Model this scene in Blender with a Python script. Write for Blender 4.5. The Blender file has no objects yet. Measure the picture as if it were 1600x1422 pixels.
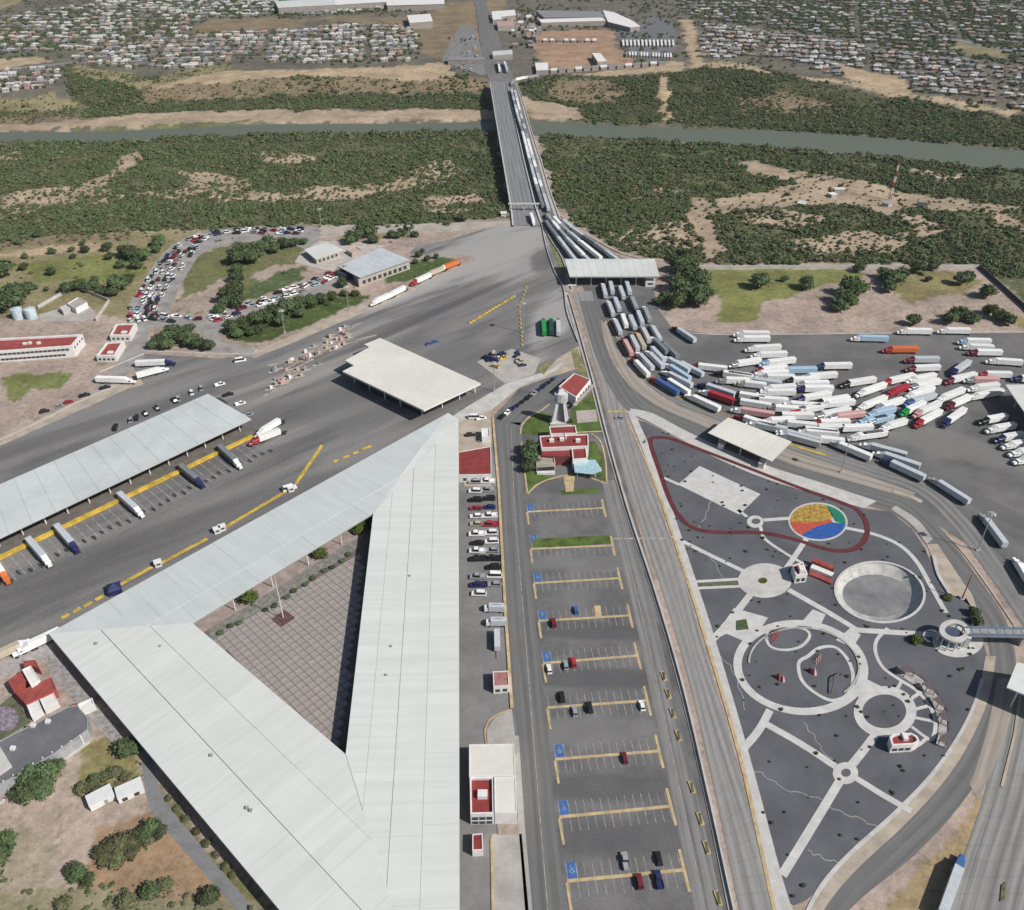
import bpy, bmesh, math, random
import numpy as np
from mathutils import Vector, Matrix
from mathutils.geometry import tessellate_polygon
random.seed(7); np.random.seed(7)
R = math.radians
sc = bpy.context.scene
COL = sc.collection

# ------------------------------------------------------------------ camera, sky, sun, exposure
CAMH, PITCH, F, CX, CY = 243.0, R(35.0), 1350.0, 800.0, 711.0
cam_d = bpy.data.cameras.new('camera'); cam = bpy.data.objects.new('camera', cam_d); COL.objects.link(cam)
cam.location = (0, 0, CAMH); cam.rotation_euler = (math.pi/2 - PITCH, 0, 0)
cam_d.sensor_fit = 'HORIZONTAL'; cam_d.sensor_width = 36.0; cam_d.lens = 36.0*F/1600.0
cam_d.clip_start = 1.0; cam_d.clip_end = 20000.0
sc.camera = cam
SUN_TO = Vector((-0.97, 0.53, -1.0)).normalized()          # the way the light travels
w = bpy.data.worlds.new('World'); sc.world = w; w.use_nodes = True
wn = w.node_tree.nodes; wl = w.node_tree.links
bg = wn.get('Background') or wn.new('ShaderNodeBackground')
sky = wn.new('ShaderNodeTexSky'); sky.sky_type = 'NISHITA'; sky.sun_disc = False
d = -SUN_TO
sky.sun_elevation = math.asin(d.z); sky.sun_rotation = math.atan2(d.x, d.y)
sky.altitude = 200; sky.air_density = 1.0; sky.dust_density = 1.6
wl.new(sky.outputs[0], bg.inputs[0]); bg.inputs[1].default_value = 0.057
sun_d = bpy.data.lights.new('sun', 'SUN'); sun_d.energy = 4.0; sun_d.angle = R(0.55); sun_d.color = (1.0, 0.965, 0.91)
sun = bpy.data.objects.new('sun', sun_d); COL.objects.link(sun)
sun.rotation_euler = SUN_TO.to_track_quat('-Z', 'Y').to_euler(); sun.location = (300, -200, 500)
sc.view_settings.view_transform = 'Standard'; sc.view_settings.look = 'None'
sc.view_settings.exposure = 0.27; sc.view_settings.gamma = 1.0; sc.view_settings.use_curve_mapping = False

# ------------------------------------------------------------------ where things stand
cp, sp = math.cos(PITCH), math.sin(PITCH)
def ray(px, py):
    x = (px-CX)/F; u = -(py-CY)/F
    return x, cp + u*sp, -sp + u*cp
def G(px, py, z=0.0):
    x, y, dz = ray(px, py); t = (z-CAMH)/dz
    return (x*t, y*t, z)
def to_px(x, y, z):
    dz = z-CAMH; depth = y*cp - dz*sp; up = y*sp + dz*cp
    return CX + F*x/depth, CY - F*up/depth
def on(px, py, zf, dz=0.0):
    z = 0.0
    for _ in range(30):
        x, y, _z = G(px, py, z+dz); z = 0.5*z + 0.5*float(zf(x, y))
    return (x, y, z+dz)
# the river's banks, at water level
WATER = -10.0
NEAR = [(-900,226),(-300,226),(0,225),(150,222),(250,217),(400,210),(600,207),(770,206),(860,211),(1060,221),(1200,229),(1300,238),(1450,253),(1600,266),(2300,330)]
FAR = [(-900,205),(-300,206),(0,210),(150,207),(250,203),(400,198),(600,194),(770,193),(860,193),(1060,202),(1200,205),(1300,212),(1450,224),(1600,238),(2300,300)]
_n = np.array([G(a, b, WATER) for a, b in NEAR]); _f = np.array([G(a, b, WATER) for a, b in FAR])
def y_near(x): return np.interp(x, _n[:,0], _n[:,1])
def y_far(x): return np.interp(x, _f[:,0], _f[:,1])
def sstep(a, b, v):
    t = np.clip((v-a)/(b-a), 0, 1); return t*t*(3-2*t)
BOWL = G(1374.5, 925); 
def hgt(x, y):
    x = np.asarray(x, float); y = np.asarray(y, float)
    yn, yf = y_near(x), y_far(x)
    edge = np.minimum(690.0, yn-110)
    h = -8.0*sstep(edge, edge+55, y)
    h = h + 1.3*np.sin(x*.021+1.3)*np.sin(y*.017)*sstep(edge+10, edge+80, y)
    river = sstep(yn-12, yn+4, y)*(1-sstep(yf-6, yf+14, y))
    h = h - 5.0*river
    bl = 1-sstep(-60, 10, x)                              # the bluff stands left of the bridge
    h = h + sstep(yf+95, yf+200 - 40*bl, y)*(13+ 3*bl)
    far = sstep(yf+260, yf+900, y)
    h = h + far*(6*np.sin(x*.004+.6)*np.sin(y*.0031) + 2.0)
    db = np.hypot((x-BOWL[0])/18.8, (y-BOWL[1])/18.8)
    h = h - 7.0*(1-sstep(1.0, 1.14, db))
    return h
def T(px, py, dz=0.0): return on(px, py, hgt, dz)

# ------------------------------------------------------------------ materials
def srgb(r, g, b):
    f = lambda c: (c/255/12.92) if c/255 <= .04045 else ((c/255+.055)/1.055)**2.4
    return (f(r), f(g), f(b))
_m = {}
def mat(name, col, rough=.8, var=.12, scale=.4, metal=0.0, col2=None, bump=0.0, stretch=None, spec=.3, scale2=None, per_obj=0.0, patches=()):
    """plain colour broken up by two layers of noise laid in object space"""
    if name in _m: return _m[name]
    m = bpy.data.materials.new(name); m.use_nodes = True; n = m.node_tree.nodes; l = m.node_tree.links
    b = n['Principled BSDF']; b.inputs['Roughness'].default_value = rough; b.inputs['Metallic'].default_value = metal
    b.inputs['Specular IOR Level'].default_value = spec
    tc = n.new('ShaderNodeTexCoord'); mp = n.new('ShaderNodeMapping'); l.new(tc.outputs['Object'], mp.inputs[0])
    src = mp.outputs[0]
    if stretch:
        mp.inputs['Rotation'].default_value = (0, 0, -stretch[0]); m2 = n.new('ShaderNodeMapping'); l.new(mp.outputs[0], m2.inputs[0])
        m2.inputs['Scale'].default_value = (stretch[1], stretch[2], 1); src = m2.outputs[0]
    n1 = n.new('ShaderNodeTexNoise'); n1.inputs['Scale'].default_value = scale; n1.inputs['Detail'].default_value = 6; n1.inputs['Roughness'].default_value = .62
    l.new(src, n1.inputs['Vector'])
    n2 = n.new('ShaderNodeTexNoise'); n2.inputs['Scale'].default_value = scale2 or scale*7; n2.inputs['Detail'].default_value = 3
    l.new(tc.outputs['Object'], n2.inputs['Vector'])
    mx = n.new('ShaderNodeMix'); mx.data_type = 'RGBA'
    c2 = col2 or tuple(c*(1-2.2*var) for c in col); c1 = tuple(min(1, c*(1+var)) for c in col)
    mx.inputs[6].default_value = (*c1, 1); mx.inputs[7].default_value = (*c2, 1)
    rp = n.new('ShaderNodeMapRange'); rp.inputs[1].default_value = .36; rp.inputs[2].default_value = .68
    l.new(n1.outputs[0], rp.inputs[0]); l.new(rp.outputs[0], mx.inputs[0])
    mm = n.new('ShaderNodeMix'); mm.data_type = 'RGBA'; mm.blend_type = 'MULTIPLY'; mm.inputs[0].default_value = 1
    r2 = n.new('ShaderNodeMapRange'); r2.inputs[1].default_value = .3; r2.inputs[2].default_value = .7
    r2.inputs[3].default_value = 1-var*.9; r2.inputs[4].default_value = 1+var*.5
    l.new(n2.outputs[0], r2.inputs[0]); l.new(mx.outputs[2], mm.inputs[6]); l.new(r2.outputs[0], mm.inputs[7])
    out = mm.outputs[2]
    for (qx, qy, rx, ry, ang, pc, strength) in patches:      # worn or stained areas of their own shape: centre (photo px), radii in metres
        w0 = G(qx, qy); v = n.new('ShaderNodeVectorMath'); v.operation = 'SUBTRACT'; v.inputs[1].default_value = w0; l.new(tc.outputs['Object'], v.inputs[0])
        a1 = n.new('ShaderNodeMapping'); a1.inputs['Rotation'].default_value = (0, 0, -R(ang)); l.new(v.outputs[0], a1.inputs[0])
        a2 = n.new('ShaderNodeMapping'); a2.inputs['Scale'].default_value = (1/rx, 1/ry, 0); l.new(a1.outputs[0], a2.inputs[0])
        ln = n.new('ShaderNodeVectorMath'); ln.operation = 'LENGTH'; l.new(a2.outputs[0], ln.inputs[0])
        ad = n.new('ShaderNodeMath'); ad.operation = 'MULTIPLY_ADD'; ad.inputs[1].default_value = 1.5; l.new(n1.outputs[0], ad.inputs[0]); l.new(ln.outputs['Value'], ad.inputs[2])
        rr = n.new('ShaderNodeMapRange'); rr.inputs[1].default_value = 1.35; rr.inputs[2].default_value = 1.95; rr.inputs[3].default_value = strength; rr.inputs[4].default_value = 0; rr.interpolation_type = 'SMOOTHSTEP'; l.new(ad.outputs[0], rr.inputs[0])
        mq = n.new('ShaderNodeMix'); mq.data_type = 'RGBA'; mq.inputs[7].default_value = (*pc, 1); l.new(rr.outputs[0], mq.inputs[0])
        mr = n.new('ShaderNodeMix'); mr.data_type = 'RGBA'; mr.blend_type = 'MULTIPLY'; mr.inputs[0].default_value = 1; mr.inputs[6].default_value = (*pc, 1); l.new(r2.outputs[0], mr.inputs[7]); l.new(mr.outputs[2], mq.inputs[7])
        l.new(out, mq.inputs[6]); out = mq.outputs[2]
    if per_obj:
        oi = n.new('ShaderNodeObjectInfo'); hs = n.new('ShaderNodeHueSaturation')
        a = n.new('ShaderNodeMapRange'); a.inputs[3].default_value = 1-per_obj; a.inputs[4].default_value = 1+per_obj
        h = n.new('ShaderNodeMapRange'); h.inputs[3].default_value = .5-per_obj*.06; h.inputs[4].default_value = .5+per_obj*.04
        l.new(oi.outputs['Random'], a.inputs[0]); l.new(oi.outputs['Random'], h.inputs[0])
        l.new(a.outputs[0], hs.inputs['Value']); l.new(h.outputs[0], hs.inputs['Hue']); l.new(out, hs.inputs['Color']); out = hs.outputs[0]
    l.new(out, b.inputs['Base Color'])
    if bump:
        bp = n.new('ShaderNodeBump'); bp.inputs['Strength'].default_value = bump; bp.inputs['Distance'].default_value = .3
        l.new(n2.outputs[0], bp.inputs['Height']); l.new(bp.outputs[0], b.inputs['Normal'])
    _m[name] = m; return m
def paint(name, col, rough=.4, metal=0.0, spec=.5): 
    return mat(name, col, rough, .05, .8, metal, spec=spec)

def road_mat(name, col, dark, lanes=3.5, var=.12, joints=0.0):
    """u = metres across, v = metres along: wheel tracks, patches and oil down the lanes"""
    if name in _m: return _m[name]
    m = bpy.data.materials.new(name); m.use_nodes = True; n = m.node_tree.nodes; l = m.node_tree.links
    b = n['Principled BSDF']; b.inputs['Roughness'].default_value = .85; b.inputs['Specular IOR Level'].default_value = .25
    uv = n.new('ShaderNodeUVMap'); uv.uv_map = 'UVMap'
    mp = n.new('ShaderNodeMapping'); mp.inputs['Scale'].default_value = (1.0, .02, 1); l.new(uv.outputs[0], mp.inputs[0])
    n1 = n.new('ShaderNodeTexNoise'); n1.inputs['Scale'].default_value = .9; n1.inputs['Detail'].default_value = 5; l.new(mp.outputs[0], n1.inputs['Vector'])
    n2 = n.new('ShaderNodeTexNoise'); n2.inputs['Scale'].default_value = .09; n2.inputs['Detail'].default_value = 7; n2.inputs['Roughness'].default_value = .7; l.new(uv.outputs[0], n2.inputs['Vector'])
    sx = n.new('ShaderNodeSeparateXYZ'); l.new(uv.outputs[0], sx.inputs[0])
    a = n.new('ShaderNodeMath'); a.operation = 'MULTIPLY'; a.inputs[1].default_value = 2*math.pi/lanes; l.new(sx.outputs[0], a.inputs[0])
    c = n.new('ShaderNodeMath'); c.operation = 'COSINE'; l.new(a.outputs[0], c.inputs[0])
    ad = n.new('ShaderNodeMath'); ad.operation = 'MULTIPLY_ADD'; ad.inputs[1].default_value = .11; l.new(c.outputs[0], ad.inputs[0]); l.new(n1.outputs[0], ad.inputs[2])
    ad2 = n.new('ShaderNodeMath'); ad2.operation = 'MULTIPLY_ADD'; ad2.inputs[1].default_value = .5; l.new(n2.outputs[0], ad2.inputs[0]); l.new(ad.outputs[0], ad2.inputs[2])
    rp = n.new('ShaderNodeMapRange'); rp.inputs[1].default_value = .55; rp.inputs[2].default_value = 1.0; l.new(ad2.outputs[0], rp.inputs[0])
    mx = n.new('ShaderNodeMix'); mx.data_type = 'RGBA'; mx.inputs[6].default_value = (*col, 1); mx.inputs[7].default_value = (*dark, 1)
    l.new(rp.outputs[0], mx.inputs[0]); out = mx.outputs[2]
    if joints:
        b1 = n.new('ShaderNodeTexBrick'); b1.inputs['Scale'].default_value = 1; b1.offset = 0; b1.inputs['Brick Width'].default_value = lanes; b1.inputs['Row Height'].default_value = joints
        b1.inputs['Mortar Size'].default_value = .06; b1.inputs['Color1'].default_value = (1,1,1,1); b1.inputs['Color2'].default_value = (.92,.92,.92,1); b1.inputs['Mortar'].default_value = (.6,.6,.6,1)
        l.new(uv.outputs[0], b1.inputs[0])
        mm = n.new('ShaderNodeMix'); mm.data_type = 'RGBA'; mm.blend_type = 'MULTIPLY'; mm.inputs[0].default_value = 1
        l.new(out, mm.inputs[6]); l.new(b1.outputs[0], mm.inputs[7]); out = mm.outputs[2]
    l.new(out, b.inputs['Base Color'])
    _m[name] = m; return m

# ------------------------------------------------------------------ mesh helpers
def tag(o, label=None, cat=None, group=None, kind=None):
    if label: o['label'] = label
    if cat: o['category'] = cat
    if group: o['group'] = group
    if kind: o['kind'] = kind
    return o
def obj(name, data, parent=None, loc=None):
    o = bpy.data.objects.new(name, data); COL.objects.link(o)
    if parent: o.parent = parent
    if loc: o.location = loc
    return o
def empty(name, loc, rz=0.0, label=None, cat=None, group=None):
    o = obj(name, None); o.location = loc; o.rotation_euler = (0, 0, rz); o.empty_display_size = 1
    return tag(o, label, cat, group)
class MB:
    def __init__(s): s.v = []; s.f = []; s.m = []
    def add(s, vs, fs, mi=0):
        k = len(s.v); s.v += [tuple(p) for p in vs]; s.f += [tuple(k+i for i in f) for f in fs]; s.m += [mi]*len(fs); return s
    def box(s, x, y, z, sx, sy, sz, rz=0.0, mi=0, taper=1.0):
        """centre of the base, full sizes"""
        c, q = math.cos(rz), math.sin(rz); vs = []
        for zz, t in ((z, 1.0), (z+sz, taper)):
            for a, b in ((-1,-1),(1,-1),(1,1),(-1,1)):
                lx, ly = a*sx/2*t, b*sy/2*t; vs.append((x+lx*c-ly*q, y+lx*q+ly*c, zz))
        return s.add(vs, [(3,2,1,0),(4,5,6,7),(0,1,5,4),(1,2,6,5),(2,3,7,6),(3,0,4,7)], mi)
    def prism(s, pts, z0, z1, mi=0, top=True, bottom=False, mt=None):
        n = len(pts)
        ar = sum(pts[i][0]*pts[(i+1)%n][1]-pts[(i+1)%n][0]*pts[i][1] for i in range(n))
        if ar < 0: pts = pts[::-1]
        g = lambda z, p: z if not callable(z) else z(p)
        vs = [(p[0], p[1], g(z0, p)) for p in pts] + [(p[0], p[1], g(z1, p)) for p in pts]
        s.add(vs, [(i, (i+1)%n, n+(i+1)%n, n+i) for i in range(n)], mi)
        if top or bottom:
            tr = tessellate_polygon([[Vector((p[0], p[1], 0)) for p in pts]])
            k = len(s.v)-2*n
            for t in tr:
                a, b, c = t
                o = (pts[b][0]-pts[a][0])*(pts[c][1]-pts[a][1])-(pts[b][1]-pts[a][1])*(pts[c][0]-pts[a][0])
                if o < 0: b, c = c, b
                if top: s.f.append((k+n+a, k+n+b, k+n+c)); s.m.append(mi if mt is None else mt)
                if bottom: s.f.append((k+a, k+c, k+b)); s.m.append(mi)
        return s
    def tube(s, p, q, r, r2=None, n=8, mi=0, caps=True):
        p = Vector(p); q = Vector(q); r2 = r if r2 is None else r2
        d = (q-p); 
        if d.length < 1e-6: return s
        d.normalize(); a = d.orthogonal().normalized(); b = d.cross(a); vs = []
        for c, rr in ((p, r), (q, r2)):
            for i in range(n):
                t = 2*math.pi*i/n; vs.append(c + a*rr*math.cos(t) + b*rr*math.sin(t))
        fs = [(i, (i+1)%n, n+(i+1)%n, n+i) for i in range(n)]
        if caps: fs += [tuple(range(n-1, -1, -1)), tuple(range(n, 2*n))]
        return s.add(vs, fs, mi)
    def build(s, name, mats, parent=None, loc=None, smooth=False):
        me = bpy.data.meshes.new(name); me.from_pydata(s.v, [], s.f); me.update()
        if not isinstance(mats, (list, tuple)): mats = [mats]
        for m in mats: me.materials.append(m)
        if len(mats) > 1: me.polygons.foreach_set('material_index', s.m)
        if smooth: me.shade_smooth()
        return obj(name, me, parent, loc)
def W2(pts, z=0.0): return [G(a, b, z) for a, b in pts]
def sheet(name, pts_px, z, m, drop=.3, kind='structure', holes=None, zf=None):
    """a level slab whose top edge runs through the given points"""
    pts = W2(pts_px, z); b = MB()
    if holes:
        allp = [pts]+holes; loops = [[Vector((p[0], p[1], 0)) for p in h] for h in allp]
        tr = tessellate_polygon(loops); flat = [p for h in allp for p in h]
        b.v = [(p[0], p[1], z) for p in flat]
        for t in tr:
            a, c, e = t; o = (flat[c][0]-flat[a][0])*(flat[e][1]-flat[a][1])-(flat[c][1]-flat[a][1])*(flat[e][0]-flat[a][0])
            b.f.append((a, c, e) if o > 0 else (a, e, c)); b.m.append(0)
        k = 0
        for h in allp:
            n = len(h)
            for i in range(n):
                p, q = h[i], h[(i+1)%n]; j = len(b.v)
                b.v += [(p[0],p[1],z),(q[0],q[1],z),(q[0],q[1],z-drop),(p[0],p[1],z-drop)]; b.f.append((j,j+1,j+2,j+3)); b.m.append(0)
    else: b.prism(pts, z-drop, z)
    o = b.build(name, m); 
    if kind: o['kind'] = kind
    return o
def smooth_line(pts, n=6, closed=False):
    """Catmull-Rom through the points"""
    P = [Vector(p[:2]) if len(p) == 2 else Vector(p) for p in pts]; out = []; k = len(P)
    for i in range(k if closed else k-1):
        a, b = P[i], P[(i+1)%k]
        p0 = P[(i-1)%k] if closed or i > 0 else a*2-b; p3 = P[(i+2)%k] if closed or i+2 < k else b*2-a
        for j in range(n):
            t = j/n; out.append(.5*((2*a)+(b-p0)*t+(2*p0-5*a+4*b-p3)*t*t+(3*a-p0-3*b+p3)*t**3))
    if not closed: out.append(P[-1])
    return out
def ribbon(name, line, width, z, m, thick=.15, closed=False, zf=None, kind='structure', parent=None, w2=None, build=True, mb=None, u0=0.0):
    """a strip of given width (m) along world points; top at z (or zf(x,y)+z), with sides"""
    P = [Vector((p[0], p[1], 0)) for p in line]; n = len(P); L = []; 
    for i in range(n):
        a = P[(i-1)%n] if closed or i > 0 else P[i]; b = P[(i+1)%n] if closed or i < n-1 else P[i]
        d = (b-a).normalized() if (b-a).length > 1e-6 else Vector((0,1,0)); L.append(Vector((-d.y, d.x, 0)))
    if not isinstance(width, (list, tuple)): width = [width]*n
    vs, uvs, dist = [], [], 0.0
    for i in range(n):
        if i: dist += (P[i]-P[i-1]).length
        l = P[i]+L[i]*width[i]/2; r = P[i]-L[i]*width[i]/2
        zl = (zf(l.x, l.y) if zf else 0)+z; zr = (zf(r.x, r.y) if zf else 0)+z
        zl, zr = float(zl), float(zr)
        vs += [(l.x,l.y,zl),(r.x,r.y,zr),(l.x,l.y,zl-thick),(r.x,r.y,zr-thick)]
        uvs += [(u0, dist), (u0+width[i], dist), (u0, dist), (u0+width[i], dist)]
    fs = []
    for i in range(n if closed else n-1):
        a, b = 4*i, 4*((i+1)%n)
        fs += [(a, a+1, b+1, b), (a+2, a, b, b+2), (a+1, a+3, b+3, b+1)]
    if mb is not None: mb.add(vs, fs); return None
    me = bpy.data.meshes.new(name); me.from_pydata(vs, [], fs); me.update()
    uvl = me.uv_layers.new(name='UVMap')
    vi = np.empty(len(me.loops), np.int32); me.loops.foreach_get('vertex_index', vi)
    uvl.data.foreach_set('uv', np.array(uvs, np.float32)[vi].ravel())
    me.materials.append(m); o = obj(name, me, parent)
    if kind and not parent: o['kind'] = kind
    return o
def strip(name, left_px, right_px, z, m, nsub=6, thick=.12, cross=8, zf=None, kind='structure', parent=None):
    """a road between two edges given point for point; uv in metres"""
    Lw = smooth_line([on(a, b, zf, z) if zf else G(a, b, z) for a, b in left_px], nsub); Rw = smooth_line([on(a, b, zf, z) if zf else G(a, b, z) for a, b in right_px], nsub)
    n = len(Lw); vs, uvs, fs = [], [], []; dist = 0.0
    for i in range(n):
        if i: dist += ((Lw[i]+Rw[i])/2-(Lw[i-1]+Rw[i-1])/2).length
        wd = (Rw[i]-Lw[i]).length
        for k in range(cross+1):
            p = Lw[i].lerp(Rw[i], k/cross); zz = (float(zf(p.x, p.y))+z) if zf else z
            vs.append((p.x, p.y, zz)); uvs.append((wd*k/cross, dist))
        for p in (Lw[i], Rw[i]):
            zz = (float(zf(p.x, p.y))+z) if zf else z
            vs.append((p.x, p.y, zz-thick)); uvs.append((0, dist))
    s = cross+3
    for i in range(n-1):
        a, b = i*s, (i+1)*s
        for k in range(cross): fs.append((a+k, a+k+1, b+k+1, b+k))
        fs.append((a+cross+1, a, b, b+cross+1)); fs.append((a+cross, a+cross+2, b+cross+2, b+cross))
    me = bpy.data.meshes.new(name); me.from_pydata(vs, [], fs); me.update()
    me.flip_normals() if me.polygons[0].normal.z < 0 else None
    uvl = me.uv_layers.new(name='UVMap'); vi = np.empty(len(me.loops), np.int32); me.loops.foreach_get('vertex_index', vi)
    uvl.data.foreach_set('uv', np.array(uvs, np.float32)[vi].ravel())
    me.materials.append(m); o = obj(name, me, parent)
    if kind and not parent: o['kind'] = kind
    return o
def in_poly(x, y, poly):
    x = np.asarray(x, float); y = np.asarray(y, float); r = np.zeros(x.shape, bool); n = len(poly)
    for i in range(n):
        x1, y1 = poly[i][:2]; x2, y2 = poly[(i+1)%n][:2]
        if y1 == y2: continue
        c = ((y1 > y) != (y2 > y)) & (x < (x2-x1)*(y-y1)/(y2-y1)+x1); r ^= c
    return r
def vnoise(x, y, s, seed=0):
    """cheap smooth value noise, 0..1"""
    x = np.asarray(x, float)/s; y = np.asarray(y, float)/s
    xi = np.floor(x).astype(int); yi = np.floor(y).astype(int); fx = x-xi; fy = y-yi; fx = fx*fx*(3-2*fx); fy = fy*fy*(3-2*fy)
    def h(a, b):
        q = (a*374761393 + b*668265263 + seed*1442695041) & 0x7fffffff
        q = ((q ^ (q >> 13))*1274126177) & 0x7fffffff
        return ((q ^ (q >> 16)) & 0xffff)/65535.0
    return (h(xi,yi)*(1-fx)+h(xi+1,yi)*fx)*(1-fy)+(h(xi,yi+1)*(1-fx)+h(xi+1,yi+1)*fx)*fy
def fnoise(x, y, s, seed=0): return (vnoise(x,y,s,seed)*.5+vnoise(x,y,s*.45,seed+3)*.3+vnoise(x,y,s*.2,seed+9)*.2)
# ------------------------------------------------------------------ the ground: one sheet to the horizon
TAN = srgb(178,160,140); 
def soil_zones():
    """polygons in the photograph's frame, dropped onto the terrain, with the soil each one has (albedo) and how much scrub grows there"""
    Z = []
    def z(pts, col, dens=None, tdens=None): Z.append(([T(a, b)[:2] for a, b in pts], col, dens))
    return Z, z
C_SCRUB = (.115,.122,.064); C_SAND = (.40,.31,.225); C_TAN = (.43,.33,.22); C_GRASS = (.15,.155,.07); C_DRYGR = (.26,.225,.125)
C_DIRT = (.42,.34,.28); C_PINK = (.38,.30,.255); C_TOWN = (.14,.128,.105); C_BROWN = (.22,.17,.11); C_FIELD = (.36,.235,.16); C_LEAF = (.085,.09,.045)
ZON, zn = soil_zones()
# far bank, left to right
zn([(-700,208),(-100,208),(0,207),(150,203),(250,198),(400,194),(600,190),(780,189),(778,172),(600,172),(430,172),(330,174),(200,178),(150,186),(0,196),(-700,198)], C_SAND, 0.0)
zn([(0,210),(150,205),(250,197),(330,190),(430,189),(420,195),(330,199),(250,203),(150,208)], (.15,.165,.075), .0)
zn([(-700,196),(0,195),(150,184),(190,178),(120,160),(0,150),(-700,150)], C_BROWN, .55)
zn([(0,152),(70,148),(110,150),(140,165),(60,175),(0,172)], C_DRYGR, .15)
zn([(100,100),(150,104),(165,125),(230,150),(250,170),(190,182),(150,180),(110,150),(95,120)], C_LEAF, 1.0)
zn([(200,178),(330,173),(430,171),(600,170),(775,172),(775,150),(600,146),(430,148),(250,158),(200,165)], C_LEAF, .97)
zn([(200,165),(250,157),(430,147),(600,145),(770,148),(740,118),(600,112),(400,118),(300,124),(230,135)], C_BROWN, .38)
zn([(230,137),(260,122),(330,112),(450,108),(560,106),(640,102),(690,98),(715,112),(700,120),(650,127),(600,122),(500,120),(400,124),(320,130)], C_TAN, .02)
zn([(-700,95),(0,92),(70,88),(85,95),(40,102),(0,110),(-700,112)], C_TAN, .03)
zn([(110,100),(170,112),(250,120),(310,105),(360,98),(360,108),(260,130),(200,135),(120,118)], C_DRYGR, .3)
zn([(-700,30),(0,14),(40,0),(100,-8),(60,-20),(-700,-20)], C_DRYGR, .05)
zn([(300,42),(330,30),(420,27),(480,30),(475,42),(380,48),(310,52)], C_BROWN, .05)
zn([(480,30),(560,24),(620,28),(680,20),(700,5),(760,0),(790,0),(770,60),(740,100),(700,100),(660,80),(640,40),(560,36)], C_BROWN, .06)
zn([(820,50),(940,46),(965,50),(965,75),(985,90),(1000,108),(860,108),(835,80)], C_FIELD, .01)
zn([(1000,108),(1060,95),(1075,104),(1060,112),(960,118),(880,118)], C_TAN, .02)
zn([(1065,30),(1082,30),(1090,70),(1095,108),(1080,108),(1072,70)], C_TAN, .04)
zn([(805,130),(850,120),(900,118),(1000,120),(1080,112),(1120,100),(1200,108),(1300,135),(1420,158),(1600,185),(2300,235),(2300,296),(1600,236),(1450,222),(1300,210),(1200,203),(1060,197),(870,188),(820,165)], C_LEAF, .86)
zn([(850,130),(930,122),(1000,140),(960,160),(900,165),(860,150)], C_BROWN, .45)
zn([(1140,150),(1230,145),(1330,170),(1260,180),(1160,172)], C_BROWN, .6)
zn([(805,152),(850,158),(900,168),(915,186),(870,189),(835,187),(815,170)], C_SAND, .04)
zn([(1028,118),(1040,120),(1048,140),(1045,160),(1050,190),(1036,190),(1036,160),(1030,140)], C_TAN, .02)
zn([(1300,95),(1340,108),(1410,120),(1430,145),(1380,148),(1330,128)], C_TAN, .03)
zn([(1490,60),(1520,66),(1575,84),(1570,92),(1520,86),(1490,78)], C_DRYGR, .03)
zn([(1080,98),(1140,96),(1190,104),(1210,118),(1150,108),(1090,106)], C_TAN, .1)
zn([(1210,116),(1300,130),(1420,156),(1600,182),(1600,174),(1420,148),(1310,124)], C_TAN, .12)
# near bank: scrub with sandy clearings
zn([(-900,227),(0,226),(150,223),(250,218),(400,211),(600,208),(774,207),(788,270),(801,340),(660,352),(500,352),(200,362),(0,375),(-900,400)], C_SCRUB, .97)
zn([(866,212),(1060,222),(1200,230),(1300,239),(1450,254),(1600,267),(2300,331),(2300,600),(1700,520),(1600,478),(1530,412),(1100,412),(1010,404),(970,392),(930,368),(890,342),(866,318),(850,250),(840,212)], C_SCRUB, .93)
for pts, dn in ((((120,292),(165,272),(200,242),(218,236),(214,250),(180,278),(150,296)), .25), (((0,305),(40,296),(130,290),(178,300),(170,318),(80,322),(50,332),(0,338)), .42),
        (((180,305),(320,290),(420,300),(520,292),(600,300),(560,312),(400,316),(280,312)), .55), (((280,265),(330,270),(400,285),(380,297),(300,290)), .6),
        (((400,238),(470,240),(500,250),(450,256),(410,250)), .6), (((600,285),(650,262),(690,250),(740,262),(700,285),(640,300)), .62), (((560,285),(610,288),(640,298),(590,302)), .5), (((0,238),(60,240),(50,250),(0,252)), .75), (((660,310),(740,300),(780,320),(720,335),(650,330)), .8),
        (((1145,250),(1180,250),(1230,264),(1250,276),(1225,285),(1180,272)), .02), (((1245,268),(1330,280),(1400,300),(1500,312),(1600,322),(1600,332),(1500,330),(1420,326),(1380,335),(1330,322),(1250,322),(1180,330),(1110,335),(1115,315),(1200,300),(1240,290)), .12),
        (((1082,305),(1105,310),(1108,340),(1128,375),(1130,408),(1108,408),(1090,370),(1070,330)), .06), (((1150,335),(1240,330),(1300,345),(1240,358),(1160,350)), .6), (((1230,375),(1330,360),(1430,368),(1400,395),(1290,400),(1240,392)), .55),
        (((1420,262),(1480,268),(1530,278),(1480,284),(1420,275)), .5), (((1540,330),(1600,345),(1600,362),(1550,350)), .45), (((1020,350),(1070,345),(1090,380),(1060,392),(1020,372)), .5), (((980,290),(1040,285),(1060,300),(1000,312)), .8), (((1400,335),(1450,338),(1500,360),(1440,372)), .35), (((940,360),(1000,350),(1040,395),(1000,400)), .8)):
    zn(pts, C_SAND, dn)
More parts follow.
